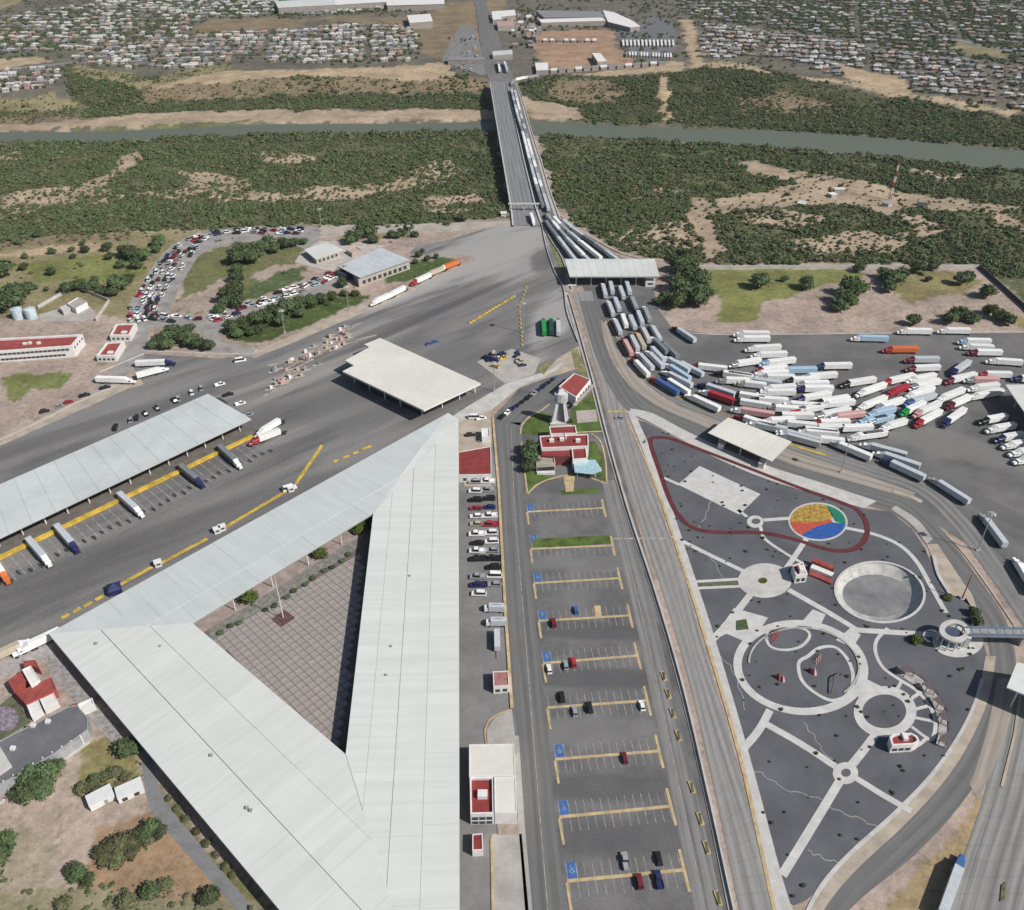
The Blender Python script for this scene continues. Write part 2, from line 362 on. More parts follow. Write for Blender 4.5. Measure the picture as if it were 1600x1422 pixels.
# land inside the crossing, left
zn([(-900,400),(0,376),(200,363),(500,353),(640,352),(640,372),(500,372),(420,372),(300,385),(262,430),(225,480),(205,500),(0,520),(-900,600)], C_DRYGR, .05)
zn([(0,392),(160,380),(170,392),(0,402)], C_TAN, 0.0)
zn([(20,415),(120,405),(230,395),(225,430),(150,440),(60,438)], (.19,.20,.07), .06)
zn([(0,375),(200,363),(200,372),(0,388)], C_BROWN, .4)
zn([(275,480),(300,400),(370,378),(460,376),(560,380),(540,400),(480,400),(420,440),(360,480),(300,492)], C_GRASS, .04)
zn([(270,478),(330,445),(375,430),(360,480),(300,490)], C_PINK, .02)
zn([(390,430),(430,412),(470,415),(470,430),(420,440)], C_PINK, .0)
zn([(430,425),(480,418),(475,440),(400,470),(380,465),(400,440)], (.085,.115,.05), .1)
zn([(345,520),(380,500),(470,480),(540,460),(580,460),(560,475),(470,510),(400,535),(350,530)], (.07,.10,.03), .35)
zn([(600,415),(690,400),(720,408),(640,440),(600,440)], (.08,.12,.04), .05)
zn([(-900,500),(0,500),(120,480),(215,500),(230,545),(140,610),(0,690),(-900,1000)], C_PINK, .03)
zn([(0,590),(40,580),(110,585),(100,600),(40,610),(20,625),(0,620)], (.17,.19,.07), .1)
# right, between the wall and the truck yard
zn([(1030,418),(1530,418),(1600,480),(2300,900),(2300,700),(1800,560),(1600,520),(1300,518),(1050,510),(1020,470)], C_PINK, .0)
zn([(1085,420),(1300,420),(1350,430),(1300,445),(1190,470),(1180,500),(1120,505),(1130,470),(1090,440)], (.19,.20,.07), .02)
zn([(1360,420),(1480,420),(1540,440),(1500,460),(1420,470),(1380,450)], (.23,.20,.095), .04)
zn([(1560,480),(1700,540),(1700,580),(1600,520)], (.24,.22,.08), .1)
# bottom left waste ground
zn([(-900,1090),(0,1240),(60,1215),(150,1150),(200,1130),(240,1240),(400,1422),(470,1700),(-900,1700)], C_DIRT, .0)
zn([(150,1290),(260,1270),(330,1330),(400,1440),(400,1600),(150,1600),(130,1380)], (.33,.225,.14), .0)
zn([(240,1235),(262,1245),(345,1340),(430,1430),(400,1425),(320,1350)], (.16,.16,.07), .0)
zn([(130,1170),(180,1140),(215,1180),(225,1230),(170,1250),(125,1240)], (.25,.22,.10), .0)
zn([(0,1395),(100,1390),(220,1398),(400,1412),(400,1600),(-200,1600),(-200,1395)], (.26,.235,.15), .0)
zn([(0,1290),(50,1290),(100,1340),(60,1400),(0,1400)], (.36,.30,.23), .0)
# dry triangle between the roads, bottom right
zn([(1540,1230),(1530,1290),(1480,1422),(1470,1600),(1300,1600),(1370,1422),(1440,1350),(1500,1290)], (.36,.27,.16), .0)

def soil_at(x, y):
    x = np.asarray(x, float); y = np.asarray(y, float); h = hgt(x, y)
    col = np.empty(x.shape+(3,)); col[:] = C_TOWN
    near = y < y_near(x); col[near] = C_PINK
    dn = np.where(near, 0.0, -1.0)
    wx = x + (fnoise(x, y, 18, 5)-.5)*16*np.clip(y/700, .25, 1.3); wy = y + (fnoise(x, y, 18, 8)-.5)*20*np.clip(y/700, .25, 1.5)
    for poly, c, d_ in ZON:
        m = in_poly(wx, wy, poly); col[m] = c
        if d_ is not None: dn[m] = d_
    return col, dn, h
def make_ground():
    ys = [-400, -200, 0, 40, 70, 90]; y = 100.0
    while y < 2600: ys.append(y); y += max(1.6, y*.0052)
    ys += [2800, 3200, 4000, 5500, 8000, 12000]
    ys = np.array(ys); t = np.linspace(-1.0, 1.0, 521)
    wid = np.clip(ys, 260, None)*.98 + 60
    X = t[None,:]*wid[:,None]; Y = np.repeat(ys[:,None], len(t), 1)
    col, dn, H = soil_at(X, Y)
    h2 = H.copy()
    rough = np.where(dn > .03, 1.0, .2)*sstep(690, 760, Y)
    h2 += (vnoise(X, Y, 22, 4)-.5)*1.2*rough
    nr, nc = X.shape; co = np.stack([X, Y, h2], -1).reshape(-1, 3)
    i = np.arange(nr-1)[:,None]*nc + np.arange(nc-1)[None,:]
    q = np.stack([i, i+1, i+1+nc, i+nc], -1).reshape(-1, 4)
    me = bpy.data.meshes.new('ground'); me.vertices.add(len(co)); me.vertices.foreach_set('co', co.ravel())
    me.loops.add(q.size); me.loops.foreach_set('vertex_index', q.ravel()); me.polygons.add(len(q))
    me.polygons.foreach_set('loop_start', np.arange(len(q))*4); me.polygons.foreach_set('loop_total', np.full(len(q), 4)); me.update(calc_edges=True)
    at = me.color_attributes.new('soil', 'FLOAT_COLOR', 'POINT')
    c4 = np.ones((len(co), 4), np.float32); c4[:,:3] = col.reshape(-1, 3); at.data.foreach_set('color', c4.ravel())
    me.shade_smooth()
    m = bpy.data.materials.new('soil'); m.use_nodes = True; n = m.node_tree.nodes; l = m.node_tree.links
    b = n['Principled BSDF']; b.inputs['Roughness'].default_value = .95; b.inputs['Specular IOR Level'].default_value = .1
    a = n.new('ShaderNodeAttribute'); a.attribute_name = 'soil'; tc = n.new('ShaderNodeTexCoord')
    def noise(s, d=5, r=.6):
        k = n.new('ShaderNodeTexNoise'); k.inputs['Scale'].default_value = s; k.inputs['Detail'].default_value = d; k.inputs['Roughness'].default_value = r
        l.new(tc.outputs['Object'], k.inputs['Vector']); return k
    def rng(o, a0, a1, b0, b1):
        k = n.new('ShaderNodeMapRange'); l.new(o, k.inputs[0])
        for j, v in enumerate((a0, a1, b0, b1)): k.inputs[j+1].default_value = v
        return k.outputs[0]
    n1, n2, n3 = noise(.035, 8, .68), noise(.35, 6, .7), noise(2.2, 3)
    mu = n.new('ShaderNodeMath'); mu.operation = 'MULTIPLY'; l.new(rng(n1.outputs[0], .35, .65, .72, 1.22), mu.inputs[0]); l.new(rng(n2.outputs[0], .35, .65, .78, 1.18), mu.inputs[1])
    mu2 = n.new('ShaderNodeMath'); mu2.operation = 'MULTIPLY'; l.new(mu.outputs[0], mu2.inputs[0]); l.new(rng(n3.outputs[0], .3, .7, .85, 1.12), mu2.inputs[1])
    mx = n.new('ShaderNodeMix'); mx.data_type = 'RGBA'; mx.blend_type = 'MULTIPLY'; mx.inputs[0].default_value = 1
    l.new(a.outputs[0], mx.inputs[6]); l.new(mu2.outputs[0], mx.inputs[7])
    sp_ = n.new('ShaderNodeMix'); sp_.data_type = 'RGBA'; sp_.inputs[7].default_value = (.36,.29,.20,1)     # bare sandy specks
    n5 = noise(.22, 6, .7); l.new(rng(n5.outputs[0], .57, .66, 0, .75), sp_.inputs[0]); l.new(mx.outputs[2], sp_.inputs[6]); mx = sp_
    gr = n.new('ShaderNodeMix'); gr.data_type = 'RGBA'; gr.inputs[7].default_value = (.11,.12,.05,1)     # weeds in patches
    n4 = noise(.12, 7, .75); l.new(rng(n4.outputs[0], .54, .66, 0, .62), gr.inputs[0]); l.new(mx.outputs[2], gr.inputs[6])
    l.new(gr.outputs[2], b.inputs['Base Color'])
    bp = n.new('ShaderNodeBump'); bp.inputs['Strength'].default_value = .5; bp.inputs['Distance'].default_value = .6; l.new(n2.outputs[0], bp.inputs['Height']); l.new(bp.outputs[0], b.inputs['Normal'])
    me.materials.append(m); o = obj('ground', me); o['kind'] = 'structure'
make_ground()
def make_river():
    xs = np.linspace(-1600, 1900, 200); b = MB()
    for i in range(len(xs)-1):
        x0, x1 = xs[i], xs[i+1]
        b.add([(x0, float(y_near(x0))-30, WATER), (x1, float(y_near(x1))-30, WATER), (x1, float(y_far(x1))+25, WATER), (x0, float(y_far(x0))+25, WATER)], [(0,1,2,3)])
    m = bpy.data.materials.new('river_water'); m.use_nodes = True; n = m.node_tree.nodes; l = m.node_tree.links
    p = n['Principled BSDF']; p.inputs['Base Color'].default_value = (*srgb(98,104,92), 1); p.inputs['Roughness'].default_value = .5; p.inputs['Specular IOR Level'].default_value = .14
    tc = n.new('ShaderNodeTexCoord'); k = n.new('ShaderNodeTexNoise'); k.inputs['Scale'].default_value = .25; k.inputs['Detail'].default_value = 5; l.new(tc.outputs['Object'], k.inputs['Vector'])
    bp = n.new('ShaderNodeBump'); bp.inputs['Strength'].default_value = .35; bp.inputs['Distance'].default_value = .25; l.new(k.outputs[0], bp.inputs['Height']); l.new(bp.outputs[0], p.inputs['Normal'])
    o = b.build('river_water', m); o['kind'] = 'structure'
make_river()

# ------------------------------------------------------------------ vegetation
LEAF = mat('leaf', (.082,.112,.052), .9, .26, .5, per_obj=.30, spec=.1, col2=(.052,.074,.034))
LEAF_OLIVE = mat('leaf_olive', (.11,.11,.058), .9, .3, .5, per_obj=.3, spec=.1, col2=(.07,.075,.04))
LEAF_BRIGHT = mat('leaf_bright', (.085,.11,.028), .9, .3, .5, per_obj=.2, spec=.1)
BARK = mat('bark', (.11,.085,.065), .9)
def crown_mb(r, h, cards, size, seed, base=.25, lobes=4, ico=2):
    """leaf clumps through an uneven crown built of a few overlapping lobes round a twiggy core"""
    rd = random.Random(seed); b = MB(); cs = []
    for k in range(lobes):
        a = 2*math.pi*k/lobes + rd.uniform(-.5, .5); q = r*rd.uniform(.25, .52)
        cs.append((q*math.cos(a), q*math.sin(a), base*h + h*rd.uniform(.25, .62), r*rd.uniform(.42, .68), h*rd.uniform(.26, .42)))
    cs.append((0, 0, h*.62, r*.62, h*.4))
    bm = bmesh.new()
    for c in cs:
        g = bmesh.ops.create_icosphere(bm, subdivisions=1 if ico < 2 else 2, radius=1)
        for v in g['verts']:
            f = 1 + .28*(rd.random()-.5)*2; v.co = Vector((c[0]+v.co.x*c[3]*f*.8, c[1]+v.co.y*c[3]*f*.8, c[2]+v.co.z*c[4]*f*.8))
    bm.verts.index_update()
    b.add([v.co[:] for v in bm.verts], [tuple(v.index for v in f.verts) for f in bm.faces]); bm.free()
    for _ in range(cards):
        c = rd.choice(cs); th = rd.uniform(0, 2*math.pi); u = rd.uniform(-.55, 1); q = math.sqrt(max(0, 1-u*u)); f = rd.uniform(.74, 1.26)
        p = Vector((c[0]+c[3]*q*math.cos(th)*f, c[1]+c[3]*q*math.sin(th)*f, c[2]+c[4]*u*f))
        nn = Vector((rd.gauss(0, .7), rd.gauss(0, .7), rd.gauss(.5, .6))).normalized(); s = size*rd.uniform(.6, 1.25)
        a = nn.orthogonal().normalized(); bb = nn.cross(a); w1 = rd.uniform(.6, 1)
        b.add([p-a*s-bb*s*w1*.4, p+a*s*.2-bb*s*w1, p+a*s+bb*s*.3*w1, p-a*s*.2+bb*s*w1], [(0,1,2,3)])
    return b
def mesh_only(mb, name, m):
    me = bpy.data.meshes.new(name); me.from_pydata(mb.v, [], mb.f); me.update(); me.materials.append(m); return me
CROWNS = [mesh_only(crown_mb(1, 1.5, 560, .12, s, base=.12, lobes=5+s%4), 'crown', LEAF) for s in range(6)]
CROWNS_O = [mesh_only(crown_mb(1, 1.2, 480, .11, 20+s, base=.05, lobes=7), 'crown', LEAF_OLIVE) for s in range(3)]
CROWNS_B = [mesh_only(crown_mb(1, 1.3, 320, .12, 40+s, base=.05, lobes=5), 'crown', LEAF_BRIGHT) for s in range(2)]
def trunk_mb(seed):
    rd = random.Random(seed); b = MB(); b.tube((0,0,0), (.03,.02,.5), .09, .06, 7)
    for k in range(5):
        a = k*1.3+rd.random(); b.tube((.03,.02,.42), (.5*math.cos(a), .5*math.sin(a), .85+.2*rd.random()), .045, .015, 5)
    return b
TRUNKS = [mesh_only(trunk_mb(s), 'trunk', BARK) for s in range(3)]
def scatter(name, pts, protos, scales, label, cat='shrubs'):
    """one counted-by-nobody mass: every proto placed on points by geometry nodes"""
    pc = bpy.data.collections.new(name+'_kinds')
    for k, me in enumerate(protos):
        o = bpy.data.objects.new(name+'_kind', me); pc.objects.link(o)
    me = bpy.data.meshes.new(name); me.vertices.add(len(pts)); me.vertices.foreach_set('co', np.array(pts, np.float32).ravel())
    a = me.attributes.new('size', 'FLOAT', 'POINT'); a.data.foreach_set('value', np.array(scales, np.float32)); me.update()
    ng = bpy.data.node_groups.new(name, 'GeometryNodeTree')
    ng.interface.new_socket('Geometry', in_out='INPUT', socket_type='NodeSocketGeometry'); ng.interface.new_socket('Geometry', in_out='OUTPUT', socket_type='NodeSocketGeometry')
    n = ng.nodes; l = ng.links; gi = n.new('NodeGroupInput'); go = n.new('NodeGroupOutput')
    ci = n.new('GeometryNodeCollectionInfo'); ci.inputs['Collection'].default_value = pc; ci.inputs['Separate Children'].default_value = True; ci.inputs['Reset Children'].default_value = True
    ip = n.new('GeometryNodeInstanceOnPoints'); ip.inputs['Pick Instance'].default_value = True
    rv = n.new('FunctionNodeRandomValue'); rv.data_type = 'FLOAT_VECTOR'; rv.inputs[0].default_value = (-.12,-.12,0); rv.inputs[1].default_value = (.12,.12,6.28)
    ri = n.new('FunctionNodeRandomValue'); ri.data_type = 'INT'
    for s in ri.inputs:
        if s.type == 'INT' and s.name == 'Min': s.default_value = 0
        if s.type == 'INT' and s.name == 'Max': s.default_value = 1000
    na = n.new('GeometryNodeInputNamedAttribute'); na.data_type = 'FLOAT'; na.inputs['Name'].default_value = 'size'
    mp = n.new('GeometryNodeMeshToPoints')
    l.new(gi.outputs[0], mp.inputs[0]); l.new(mp.outputs[0], ip.inputs['Points']); l.new(ci.outputs[0], ip.inputs['Instance'])
    l.new(rv.outputs[0], ip.inputs['Rotation']); l.new([o for o in ri.outputs if o.type == 'INT'][0], ip.inputs['Instance Index'])
    l.new(na.outputs[0], ip.inputs['Scale']); l.new(ip.outputs[0], go.inputs[0])
    o = obj(name, me); md = o.modifiers.new('scatter', 'NODES'); md.node_group = ng
    return tag(o, label, cat, kind='stuff')
def scrub_points(x0, x1, y0, y1, cell, seed, test):
    nx, ny = int((x1-x0)/cell), int((y1-y0)/cell); rs = np.random.RandomState(seed)
    X, Y = np.meshgrid(x0+cell*(np.arange(nx)+.5), y0+cell*(np.arange(ny)+.5))
    X = X + rs.uniform(-.48, .48, X.shape)*cell; Y = Y + rs.uniform(-.48, .48, X.shape)*cell
    X, Y = X.ravel(), Y.ravel(); k = np.abs(X) < (Y*.67+90); X, Y = X[k], Y[k]
    _, dn, H = soil_at(X, Y); ns = fnoise(X, Y, 34, 11)
    keep = test(X, Y, dn, ns, rs.rand(len(X)))
    return X[keep], Y[keep], H[keep], rs.rand(int(keep.sum()))
LEAF_S = mat('leaf_scrub', (.105,.140,.064), .9, .2, .5, per_obj=.26, spec=.1, col2=(.066,.092,.040)); LEAF_S2 = mat('leaf_scrub_olive', (.14,.142,.075), .9, .2, .5, per_obj=.26, spec=.1, col2=(.11,.115,.065))
scr = [mesh_only(crown_mb(1, 1.1, 70, .24, 60+s, base=.0, lobes=4, ico=1), 'shrub_kind', LEAF_S if s < 4 else LEAF_S2) for s in range(6)]
_e = [np.array([on(a, b, lambda x, y: .35+np.clip((y-672)/523, 0, 1)*7.6) for a, b in L]) for L in ([(800,335),(787,250),(773,170),(766,128)], [(872,335),(846,250),(822,170),(810,128)])]
def bx0(Y): return np.interp(Y, _e[0][:,1], _e[0][:,0])
def bx1(Y): return np.interp(Y, _e[1][:,1], _e[1][:,0])
X, Y, H, q = scrub_points(-1100, 1300, 560, 1300, 3.6, 3, lambda X, Y, dn, ns, r: (dn > .02) & (r < dn*1.0) & (ns < .27+dn*.36+.0*r) & ((Y > y_far(X)+4) | (Y < y_near(X)-3)) & ((X < bx0(Y)-3) | (X > bx1(Y)+4) | (Y > 1195)))
size = .95+2.3*q**2
size = size*(1+.35*((Y > y_near(X)-30) & (Y < y_near(X))))
scatter('scrub', np.stack([X, Y, H-.3], -1), scr, size, 'dense dark green scrub and mesquite covering both banks of the river')
X2, Y2, H2, q2 = scrub_points(-1100, 1300, 560, 1300, 3.0, 8, lambda X, Y, dn, ns, r: (dn > .04) & (r < dn*.62+.02) & (fnoise(X, Y, 14, 21) > .33) & ((Y > y_far(X)+3) | (Y < y_near(X)-3)) & ((X < bx0(Y)-2) | (X > bx1(Y)+3) | (Y > 1195)))
scatter('low_brush', np.stack([X2, Y2, H2-.2], -1), scr[2:], .7+1.1*q2, 'low olive and green brush filling the gaps of the river scrub')
rw = np.random.RandomState(5); bx_, by_ = rw.uniform(-150, -40, 5000), rw.uniform(60, 190, 5000)
wz = [([G(a,b)[:2] for a,b in p], t) for p, t in (([(0,1370),(60,1385),(200,1380),(300,1375),(420,1430),(420,1560),(-200,1560),(-200,1370)], .46), ([(0,1320),(60,1300),(90,1350),(40,1400),(0,1400)], .6), ([(150,1150),(215,1150),(228,1230),(130,1250)], .5), ([(150,1320),(250,1280),(265,1310),(190,1350),(150,1350)], .45), ([(-40,1290),(20,1280),(40,1330),(0,1370),(-60,1360)], .5))]
kp = np.zeros(5000, bool)
for p, t in wz: kp |= in_poly(bx_, by_, p) & (fnoise(bx_, by_, 9, 2) > t)
scatter('weeds', np.stack([bx_[kp], by_[kp], 0*bx_[kp]-.05], -1), scr[2:], .25+.75*rw.rand(int(kp.sum()))**2, 'dry olive weeds and low brush on the waste ground at the lower left')
print('scrub', len(X), len(X2))
# ------------------------------------------------------------------ yards, roads, kerbs, markings
LGT = (.34,.33,.315); DRK = (.095,.093,.095)
ASPH = mat('asphalt', (.195,.187,.178), .88, .17, .05, stretch=(R(42), .28, 1.6), scale2=.9, col2=(.115,.113,.114), patches=[
  (740,400,110,34,52,LGT,.9),(640,448,90,16,47,LGT,.85),(862,500,48,14,75,LGT,.85),(820,395,60,18,80,LGT,.7),(500,560,70,18,45,(.29,.275,.26),.7),(470,600,50,5,45,(.30,.285,.27),.7),(90,660,90,6,37,(.25,.24,.23),.5),(520,655,45,5,42,LGT,.6),(640,505,80,5,47,DRK,.7),(700,480,70,4,47,DRK,.6),(560,530,60,4,47,DRK,.6),
  (845,405,22,9,85,DRK,.7),(300,700,120,12,37,DRK,.5),(180,640,110,14,37,(.21,.205,.2),.5),(360,600,60,8,37,DRK,.5),(60,690,70,6,37,DRK,.5),(420,700,60,7,33,DRK,.4),(270,830,90,9,33,DRK,.55),(60,930,60,8,33,DRK,.5),(540,640,26,22,45,(.15,.148,.146),.7),(720,560,22,20,45,(.14,.138,.137),.7),(590,700,40,8,30,(.23,.22,.21),.6)])
DRK_ = (.09,.088,.09)
ASPH_D = mat('asphalt_dark', (.155,.15,.147), .9, .16, .06, scale2=1.4, col2=(.10,.098,.10), patches=[(930,985,42,5,-3,DRK_,.7),(945,1060,45,5,-3,DRK_,.7),(905,1140,30,7,0,(.20,.195,.19),.6),(930,880,40,6,0,(.20,.195,.19),.5),(960,1310,40,6,0,DRK_,.5),(960,1230,40,5,0,DRK_,.6),(880,760,30,6,0,DRK_,.4)])
ASPH_R = mat('asphalt_yard', (.15,.145,.142), .9, .14, .04, scale2=1.0, col2=(.105,.103,.103), patches=[(1500,700,40,14,-30,(.20,.195,.185),.6),(1450,760,50,8,-35,(.19,.185,.18),.6),(1400,570,60,7,-5,DRK,.4),(1540,790,40,6,-50,DRK,.5),(1150,560,40,8,-20,DRK,.4),(1000,520,50,6,-70,(.20,.195,.19),.5)])
ASPH_L = mat('asphalt_worn', (.25,.245,.24), .88, .12, .03, stretch=(R(-35), .5, 2.0), scale2=.9, col2=(.17,.165,.163))
CONC = mat('concrete', (.40,.375,.345), .9, .1, .12, scale2=2.0)
CONC_L = mat('pale_concrete', (.50,.485,.46), .9, .08, .2, scale2=2.0)
PEACH = mat('kerb_paint', (.50,.385,.215), .85, .14, .3, scale2=3.0)
YEL = mat('yellow_paint', (.60,.40,.06), .8, .2, .3, scale2=3.0)
WHITE_P = mat('white_marking', (.42,.40,.37), .8, .25, .4, scale2=4.0)
BLUE_P = mat('blue_paint', (.055,.14,.36), .75, .12, .4)
WHITE = mat('white_wall', (.70,.68,.66), .8, .06, .3)
REDP = mat('red_paint', (.30,.07,.055), .8, .12, .3)
GRAVEL = mat('park_gravel', (.112,.115,.127), .95, .13, .05, scale2=2.5, col2=(.082,.084,.094))
LAWN = mat('lawn', (.09,.135,.03), .95, .25, .15, scale2=2.0)
TRACK = mat('track_rubber', (.115,.028,.032), .9, .1, .2)
ROAD = road_mat('road_surface', (.24,.235,.225), (.13,.128,.128), 3.6)
ROAD_L = road_mat('road_concrete', (.31,.30,.285), (.20,.195,.19), 3.9, joints=5.0)
ROAD_D = road_mat('road_dark', (.17,.167,.162), (.115,.113,.113), 3.6)
ROAD_T = road_mat('road_tan', (.36,.315,.265), (.24,.215,.19), 4.2)
ROAD_H = road_mat('highway', (.30,.29,.27), (.17,.168,.165), 3.7, joints=6)
SIDE = mat('tan_shoulder', (.42,.36,.29), .9, .12, .15, scale2=1.2)

# the big customs yard on the left
sheet('asphalt_yard', [(-260,800),(0,695),(60,668),(110,640),(170,611),(200,604),(225,600),(205,570),(225,553),(345,560),(400,556),(450,532),(545,493),(600,468),(650,448),(700,424),(740,408),(742,400),(715,398),(690,402),(640,396),(650,384),(700,375),(760,357),(800,349),(845,349),(860,372),(872,400),(882,440),(893,480),(905,540),(870,560),(855,580),(830,592),(790,612),(752,640),(735,652),(735,760),(560,900),(200,1100),(90,1000),(0,1030),(-260,1140)], .04, ASPH)
#sheet('worn_paving', [(545,493),(600,468),(650,448),(700,424),(745,408),(742,398),(700,385),(765,362),(800,352),(850,356),(868,420),(866,440),(800,420),(760,432),(700,462),(640,478),(575,500)], .052, ASPH_L)
#sheet('worn_paving', [(820,470),(850,440),(872,440),(893,485),(903,540),(860,560),(840,580),(815,560),(800,520)], .052, ASPH_L)
#sheet('dark_paving', [(832,395),(852,392),(868,440),(842,442),(835,420)], .056, ASPH_D)
#sheet('dark_paving', [(672,548),(745,510),(825,548),(760,590)], .056, ASPH_D)
#sheet('dark_paving', [(455,620),(545,594),(655,655),(600,690),(520,730),(420,660)], .056, ASPH_D)
sheet('gravel_road', [(198,505),(204,470),(226,436),(244,408),(268,382),(310,362),(420,353),(500,354),(500,372),(520,380),(480,390),(440,377),(380,379),(330,387),(308,402),(296,422),(280,450),(262,492),(345,492),(420,470),(480,452),(560,420),(560,436),(470,470),(400,494),(350,512),(345,535),(400,545),(400,558),(330,550),(318,520),(290,512),(235,512),(225,560),(170,612),(140,640),(120,635),(165,590),(200,540)], .045, mat('gravel_road', (.30,.28,.265), .95, .15, .1, col2=(.21,.20,.19)))
sheet('gravel_road', [(500,352),(640,350),(800,345),(800,352),(700,362),(640,362),(560,366),(500,372)], .045, mat('pale_dirt_road', (.40,.36,.31), .95, .12, .1))
# dirt verge with kerb along the yard's far edge
sheet('pavement', [(-260,806),(0,696),(200,607),(222,601),(215,592),(180,598),(60,655),(0,684),(-260,790)], .16, SIDE, .3)
sheet('pavement', [(395,560),(470,530),(600,474),(650,452),(640,444),(590,462),(540,487),(480,514),(400,548)], .16, SIDE, .3)
ribbon('kerb', [G(a,b) for a,b in [(232,549),(350,553),(395,553),(402,547)]], .8, .35, CONC_L, .4)
ribbon('kerb', [G(a,b) for a,b in [(155,582),(208,560),(225,553)]], .8, .35, CONC_L, .4)
ribbon('kerb', [G(a,b) for a,b in [(0,688),(60,660),(110,634),(180,603)]], .6, .30, CONC_L, .4)
# strip of concrete and dirt between the canopy and the drive
sheet('pavement', [(700,655),(735,632),(800,603),(842,590),(870,562),(905,540),(908,560),(905,575),(850,592),(812,606),(772,630),(768,645),(768,760),(726,760),(716,700)], .12, SIDE, .2)
sheet('concrete_apron', [(768,640),(812,604),(850,588),(872,577),(880,565),(855,580),(790,600),(742,628),(700,655),(716,660)], .135, CONC_L, .2)
sheet('concrete_apron', [(745,565),(800,545),(845,560),(835,585),(790,600)], .06, CONC)
# back lot beside the triangular building
sheet('service_yard', [(712,640),(768,650),(776,700),(790,960),(800,1110),(826,1422),(836,1700),(700,1700),(700,700)], .045, mat('service_asphalt', (.20,.195,.19), .9, .1, .06, col2=(.155,.15,.148)))
ribbon('kerb', [G(a,b) for a,b in [(770,652),(779,760),(790,960),(800,1108)]], 1.1, .5, PEACH, .5)
ribbon('pavement', [G(a,b) for a,b in [(806,1150),(815,1290),(826,1422),(840,1600)]], 2.0, .16, CONC, .2)
sheet('pavement', [(762,1162),(760,1140),(772,1122),(800,1108),(806,1162)], .17, CONC, .2)
ribbon('kerb', [G(a,b) for a,b in smooth_line([(760,1164),(758,1142),(768,1122),(798,1109)], 4)], .5, .3, PEACH, .3)
sheet('pavement', [(768,1303),(815,1303),(826,1422),(840,1600),(770,1600)], .16, CONC, .2)
ribbon('kerb', [G(a,b) for a,b in [(768,1310),(770,1422),(772,1600)]], .7, .35, PEACH, .4)
# the middle drive with the public car park
sheet('car_park', [(772,650),(812,606),(850,590),(905,576),(906,548),(915,545),(935,600),(985,780),(1060,1040),(1140,1400),(1210,1750),(840,1750),(826,1422),(800,1110),(790,960),(776,700)], .05, ASPH_D)
strip('drive', [(776,660),(783,780),(793,960),(806,1110),(818,1280),(830,1422),(845,1600)], [(815,660),(818,780),(835,960),(853,1110),(868,1280),(883,1422),(900,1600)], .062, ROAD_D)
strip('drive', [(940,750),(958,830),(990,960),(1022,1110),(1056,1280),(1084,1422),(1115,1600)], [(970,750),(988,830),(1022,960),(1058,1110),(1098,1280),(1130,1422),(1172,1600)], .062, ROAD)
strip('drive', [(772,652),(800,630),(838,606),(868,585)], [(812,665),(822,648),(850,628),(880,600)], .062, ROAD_D)
mk = MB()
def line_m(pts, w_=.18, z=.068, dash=None, mb=None):
    mb = mb or mk; P = [Vector(G(a, b)) for a, b in pts]
    if not dash: ribbon('', P, w_, z, None, .004, mb=mb); return
    for i in range(len(P)-1):
        L = (P[i+1]-P[i]).length; d_ = (P[i+1]-P[i])/L; s = 0
        while s < L: ribbon('', [P[i]+d_*s, P[i]+d_*min(L, s+dash[0])], w_, z, None, .004, mb=mb); s += dash[0]+dash[1]
line_m([(799,670),(803,780),(818,960),(830,1110),(844,1280),(856,1422)], .2, .068, (60, 2))
line_m([(961,790),(975,850),(1003,960),(1036,1110),(1072,1280),(1102,1422)], .15, .068)
